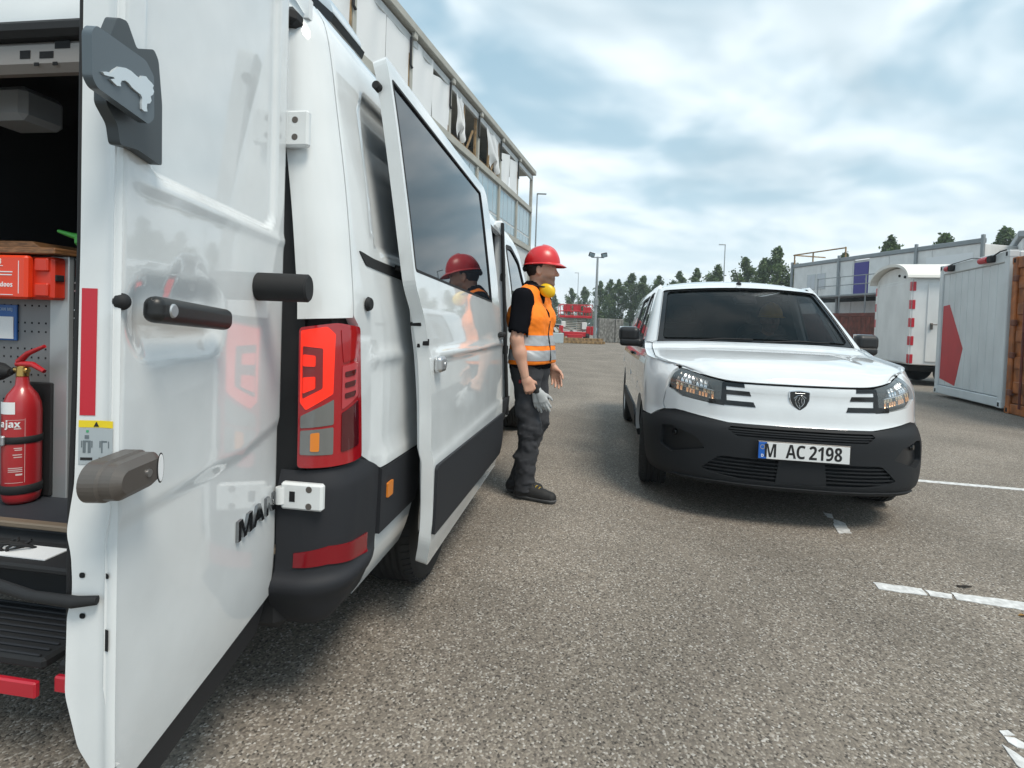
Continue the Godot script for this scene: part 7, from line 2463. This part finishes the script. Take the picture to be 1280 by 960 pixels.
func left_building() -> void:
	var t := thing("shell_building", "unfinished four storey building with white sheeting behind the work van", "building", Vector3(1.0, 0, -37.7), deg_to_rad(-106.3))
	var P := 3.72
	var n := 8
	var lv := [1.1, 3.85, 6.62, 9.42, 12.05]
	var inner := mt("bare_inside", L(0.10, 0.085, 0.07), 0.9)
	bx("rear_core", Vector3(P * n * 0.5 + 0.2, 5.9, 4.6), Vector3(P * n - 1.0, 11.4, 5.6), inner, t, 0.0)
	bx("roof_slab", Vector3(P * n * 0.5, 12.12, 3.4), Vector3(P * n + 0.5, 0.32, 7.4), M.beige_beam, t, 0.03)
	bx("plinth", Vector3(P * n * 0.5, 0.55, 0.2), Vector3(P * n, 1.1, 0.3), M.concrete, t, 0.02)
	for l in 4:
		var y0: float = lv[l]
		bx("floor_slab", Vector3(P * n * 0.5, y0, 3.2), Vector3(P * n - 0.1, 0.22, 6.2), M.beige_beam, t, 0.02)
		bx("edge_beam", Vector3(P * n * 0.5, y0, -0.03), Vector3(P * n, 0.34, 0.22), M.beige_beam, t, 0.02)
	bx("edge_beam", Vector3(P * n * 0.5, 11.74, -0.01), Vector3(P * n, 0.30, 0.16), M.pale_panel, t, 0.02)
	var rg := RandomNumberGenerator.new()
	rg.seed = 5
	for k in n + 1:
		for l in 4:
			bx("column", Vector3(k * P, (lv[l] + lv[l + 1]) * 0.5, 0.0), Vector3(0.20, lv[l + 1] - lv[l] - 0.34, 0.20), M.beige_beam, t, 0.015)
		if k > 0 and k < n:
			bx("bracket", Vector3(k * P, 11.95, -0.20), Vector3(0.26, 0.42, 0.14), M.beige_beam, t, 0.02)
			var dp := Mb.new()
			tube(dp, [Vector3(k * P + 0.16, 11.75, -0.14), Vector3(k * P + 0.16, 10.75, -0.14), Vector3(k * P + 0.03, 10.68, -0.14)], 0.045, 8)
			obj("drain_pipe", dp, M.black_rubber, t)
	for k in n:
		var a := k * P + 0.11
		var w := P - 0.22
		for l in 4:
			var y0: float = lv[l] + 0.18
			var h: float = lv[l + 1] - lv[l] - 0.36
			if l == 3:
				if k == 0:
					bx("side_board", Vector3(a + w * 0.78, y0 + h * 0.5, 0.5), Vector3(w * 0.4, h, 0.06), M.film_white, t, 0.01)
					continue
				if k == 3 or k == 2:
					# open bay in raw timber with torn sheeting
					for x in [0.12, w * 0.5, w - 0.12]:
						bx("timber_stud", Vector3(a + x, y0 + h * 0.5, 0.05), Vector3(0.13, h, 0.12), M.raw_timber, t, 0.008)
					bx("timber_plate", Vector3(a + w * 0.5, y0 + h - 0.08, 0.05), Vector3(w, 0.12, 0.14), M.raw_timber, t, 0.008)
					bx("timber_plate", Vector3(a + w * 0.5, y0 + 0.06, 0.05), Vector3(w, 0.12, 0.14), M.raw_timber, t, 0.008)
					bx("timber_brace", Vector3(a + w * 0.25, y0 + h * 0.3, 0.04), Vector3(0.10, h * 0.6, 0.08), M.raw_timber, t, 0.008, Basis(Vector3.BACK, 0.6))
					var fm := Mb.new()
					var x0 := a + w * (0.55 if k == 3 else 0.08)
					var ww := w * (0.28 if k == 3 else 0.62)
					sheet(fm, 16, 16, func(u: float, v: float) -> Vector3:
						return Vector3(x0 + ww * u * (1.0 - 0.55 * v * v) + 0.08 * sin(v * 9.0), y0 + h * (1.0 - v * (0.82 + 0.14 * sin(u * 7.0))), -0.08 + 0.14 * sin(u * 11.0 + v * 4.0) * v), 1.0)
					obj("torn_sheet", fm, M.film_white, t)
					continue
				# sheeted bays
				var parts := 2
				for e in parts:
					var fm := Mb.new()
					var x0 := a + w * e / parts + 0.02
					var ww := w / parts - 0.04
					var ph := rg.randf() * 6.0
					var short := 0.0 if rg.randf() < 0.6 else 0.22
					if k == 1 and e == 1:
						short = 0.3
					sheet(fm, 12, 10, func(u: float, v: float) -> Vector3:
						return Vector3(x0 + ww * u, y0 + h * lerpf(0.0, 1.0 - short * (0.4 + 0.6 * u), v), -0.07 + 0.035 * sin(u * 9.0 + ph) * (0.4 + 0.6 * sin(v * 3.0 + ph))), 1.0)
					obj("sheeting", fm, M.film_white, t)
				bx("timber_stud", Vector3(a + 0.06, y0 + h * 0.5, -0.02), Vector3(0.09, h, 0.10), M.raw_timber, t, 0.008)
				continue
			if l == 2:
				var fr := bx("window", Vector3(a + w * 0.5, y0 + h * 0.5, 0.06), Vector3(w, h, 0.08), M.pale_panel, t, 0.01)
				for e in 4:
					bx("pane", Vector3(a + w * (e + 0.5) / 4.0, y0 + h * 0.62, 0.012), Vector3(w / 4.0 - 0.09, h * 0.66, 0.02), M.office_glass, fr, 0.004)
					bx("pane", Vector3(a + w * (e + 0.5) / 4.0, y0 + h * 0.14, 0.012), Vector3(w / 4.0 - 0.09, h * 0.2, 0.02), M.office_glass, fr, 0.004)
				continue
			for e in 3:
				bx("wall_panel", Vector3(a + w * (e + 0.5) / 3.0, y0 + h * 0.5, 0.04), Vector3(w / 3.0 - 0.03, h, 0.08), M.pale_panel, t, 0.01)

# ---------- trees ----------
func leafy(sd: int, h: float, wid: float, leaves: int, low: float, leaf := 0.2) -> Array:
	var g := RandomNumberGenerator.new()
	g.seed = sd
	var tw := Mb.new()
	tube(tw, [Vector3(0, 0, 0), Vector3(0.03, h * 0.3, 0.02), Vector3(-0.03, h * 0.65, 0), Vector3(0.02, h * 0.96, 0.02)], [h * 0.016, h * 0.012, h * 0.007, h * 0.002], 8)
	var tips := []
	for k in 34:
		var f := lerpf(low, 0.97, (k + g.randf()) / 34.0)
		var an := g.randf() * TAU
		var prof := sin(PI * clampf(pow((f - low + 0.06) / (1.04 - low), 0.75), 0, 1))
		var r := wid * prof * g.randf_range(0.45, 1.05)
		var b := Vector3(0, h * f, 0)
		var tip := b + Vector3(cos(an) * r, r * g.randf_range(0.5, 1.1), sin(an) * r)
		tube(tw, [b - Vector3(0, r * 0.25, 0), b.lerp(tip, 0.5) + Vector3(0, 0.05, 0), tip], [h * 0.005, h * 0.003, h * 0.0012], 5)
		tips.append([b, tip, r])
	var cr := Mb.new()
	cr.use_col = true
	for k in leaves:
		var q: Array = tips[g.randi() % tips.size()]
		var f := sqrt(g.randf())
		var sp: float = 0.10 * h * (0.28 + 0.35 * (q[2] / maxf(wid, 0.01)))
		var p: Vector3 = q[0].lerp(q[1], f * 1.05) + Vector3(g.randfn(), g.randfn() * 1.15, g.randfn()) * sp * 0.42
		var nn := Vector3(g.randfn(), g.randfn() + 0.5, g.randfn()).normalized()
		var ax := side_axes(nn)
		var s := leaf * g.randf_range(0.6, 1.25)
		var tone := g.randf_range(0.55, 1.25)
		cr.col = Color(0.100 * tone, 0.150 * tone, 0.058 * tone)
		var u: Vector3 = ax[0].rotated(nn, g.randf() * TAU)
		var w := nn.cross(u)
		var i := cr.add(p - u * s, nn)
		cr.add(p + w * s * 0.55, nn)
		cr.add(p + u * s, nn)
		cr.add(p - w * s * 0.55, nn)
		cr.tri(i, i + 1, i + 2)
		cr.tri(i, i + 2, i + 3)
	return [tw, cr]

func trees() -> void:
	var bark := mt("bark", L(0.05, 0.042, 0.034), 0.9)
	var leaf := mt("foliage", Color(1, 1, 1), 0.6, 0.0, {"vertex_color_use_as_albedo": true, "backlight_enabled": true, "backlight": Color(0.6, 0.7, 0.3)})
	var kinds := []
	for k in 4:
		kinds.append(leafy(100 + k, 9.6, [1.45, 1.85, 1.6, 2.1][k], 5200, [0.18, 0.16, 0.2, 0.15][k], 0.165))
	var made := [null, null, null, null]
	var row := [[5.2, -128, 7.6], [7.5, -124, 8.0], [9.3, -118, 8.4], [12.2, -110, 9.3], [13.7, -101, 8.9], [15.6, -94, 9.6], [16.3, -88, 9.4], [16.9, -84, 9.0], [18.5, -82, 9.9], [19.9, -80, 9.4], [21.7, -78, 9.2], [23.8, -75, 9.7], [24.5, -70, 9.6], [25.8, -66, 9.6], [26.5, -60, 9.9], [27.3, -57, 9.4], [28.2, -56, 10.4], [29.8, -55, 8.7], [31.6, -50, 9.2], [33.0, -46, 10.1], [34.2, -46, 8.7], [36.2, -44, 10.2], [39.3, -42, 10.3]]
	var ord := ["first", "second", "third", "fourth", "fifth", "sixth", "seventh", "eighth", "ninth", "tenth", "eleventh", "twelfth", "thirteenth", "fourteenth", "fifteenth", "sixteenth", "seventeenth", "eighteenth", "nineteenth", "twentieth", "twenty first", "twenty second", "last"]
	for i in row.size():
		var q: Array = row[i]
		var k := (i * 7 + i / 3) % 4
		var label: String = "dark green narrow tree, %s from the left in the row behind the yard" % ord[i]
		var at := Vector3(q[0], 0, q[1])
		var turn := i * 1.7
		if made[k] == null:
			var t := thing("row_tree", label, "tree", at, turn, "row of trees behind the yard")
			obj("trunk", kinds[k][0], bark, t)
			obj("crown", kinds[k][1], leaf, t)
			made[k] = t
			t.scale = Vector3.ONE * q[2] / 9.6
		else:
			dup(made[k], label, at, turn, q[2] / 9.6)
	# far wood that reads as one mass, and the verge before it
	var g := RandomNumberGenerator.new()
	g.seed = 9
	var fw := Mb.new()
	fw.use_col = true
	for k in 9000:
		var x := g.randf_range(-60, 260)
		var top := 5.2 + 1.6 * sin(x * 0.31) + 1.2 * sin(x * 0.83 + 1.0)
		var p := Vector3(x, g.randf() * top, -170 + g.randf_range(-4, 4))
		var nn := Vector3(g.randfn() * 0.6, 0.6, 1).normalized()
		var ax := side_axes(nn)
		var s := g.randf_range(0.4, 0.9)
		var tone := g.randf_range(0.6, 1.2)
		fw.col = Color(0.040 * tone, 0.068 * tone, 0.032 * tone)
		var i := fw.add(p - ax[0] * s, nn)
		fw.add(p + ax[1] * s, nn)
		fw.add(p + ax[0] * s, nn)
		fw.add(p - ax[1] * s, nn)
		fw.tri(i, i + 1, i + 2)
		fw.tri(i, i + 2, i + 3)
	kind(obj("far_wood", fw, leaf), "stuff", "distant dark wood along the horizon")
	var vg := Mb.new()
	box(vg, Vector3(60, 0.05, -90), Vector3(200, 0.12, 22), 0.02)
	kind(obj("grass_verge", vg, mt("verge_green", L(0.10, 0.14, 0.05), 0.9, 0.0, {"albedo_texture": noise_tex(0.03, 0.5, 1.0, 0, 256, false, 4.0, 4, 12), "uv1_triplanar": true, "uv1_world_triplanar": true, "uv1_scale": Vector3(0.2, 0.2, 0.2)})), "stuff", "strip of grass at the far edge of the yard")

func _ready() -> void:
	rng.seed = 7
	setup()
	materials()
	ground()
	work_van()
	delivery_van()
	worker()
	driver()
	yard()
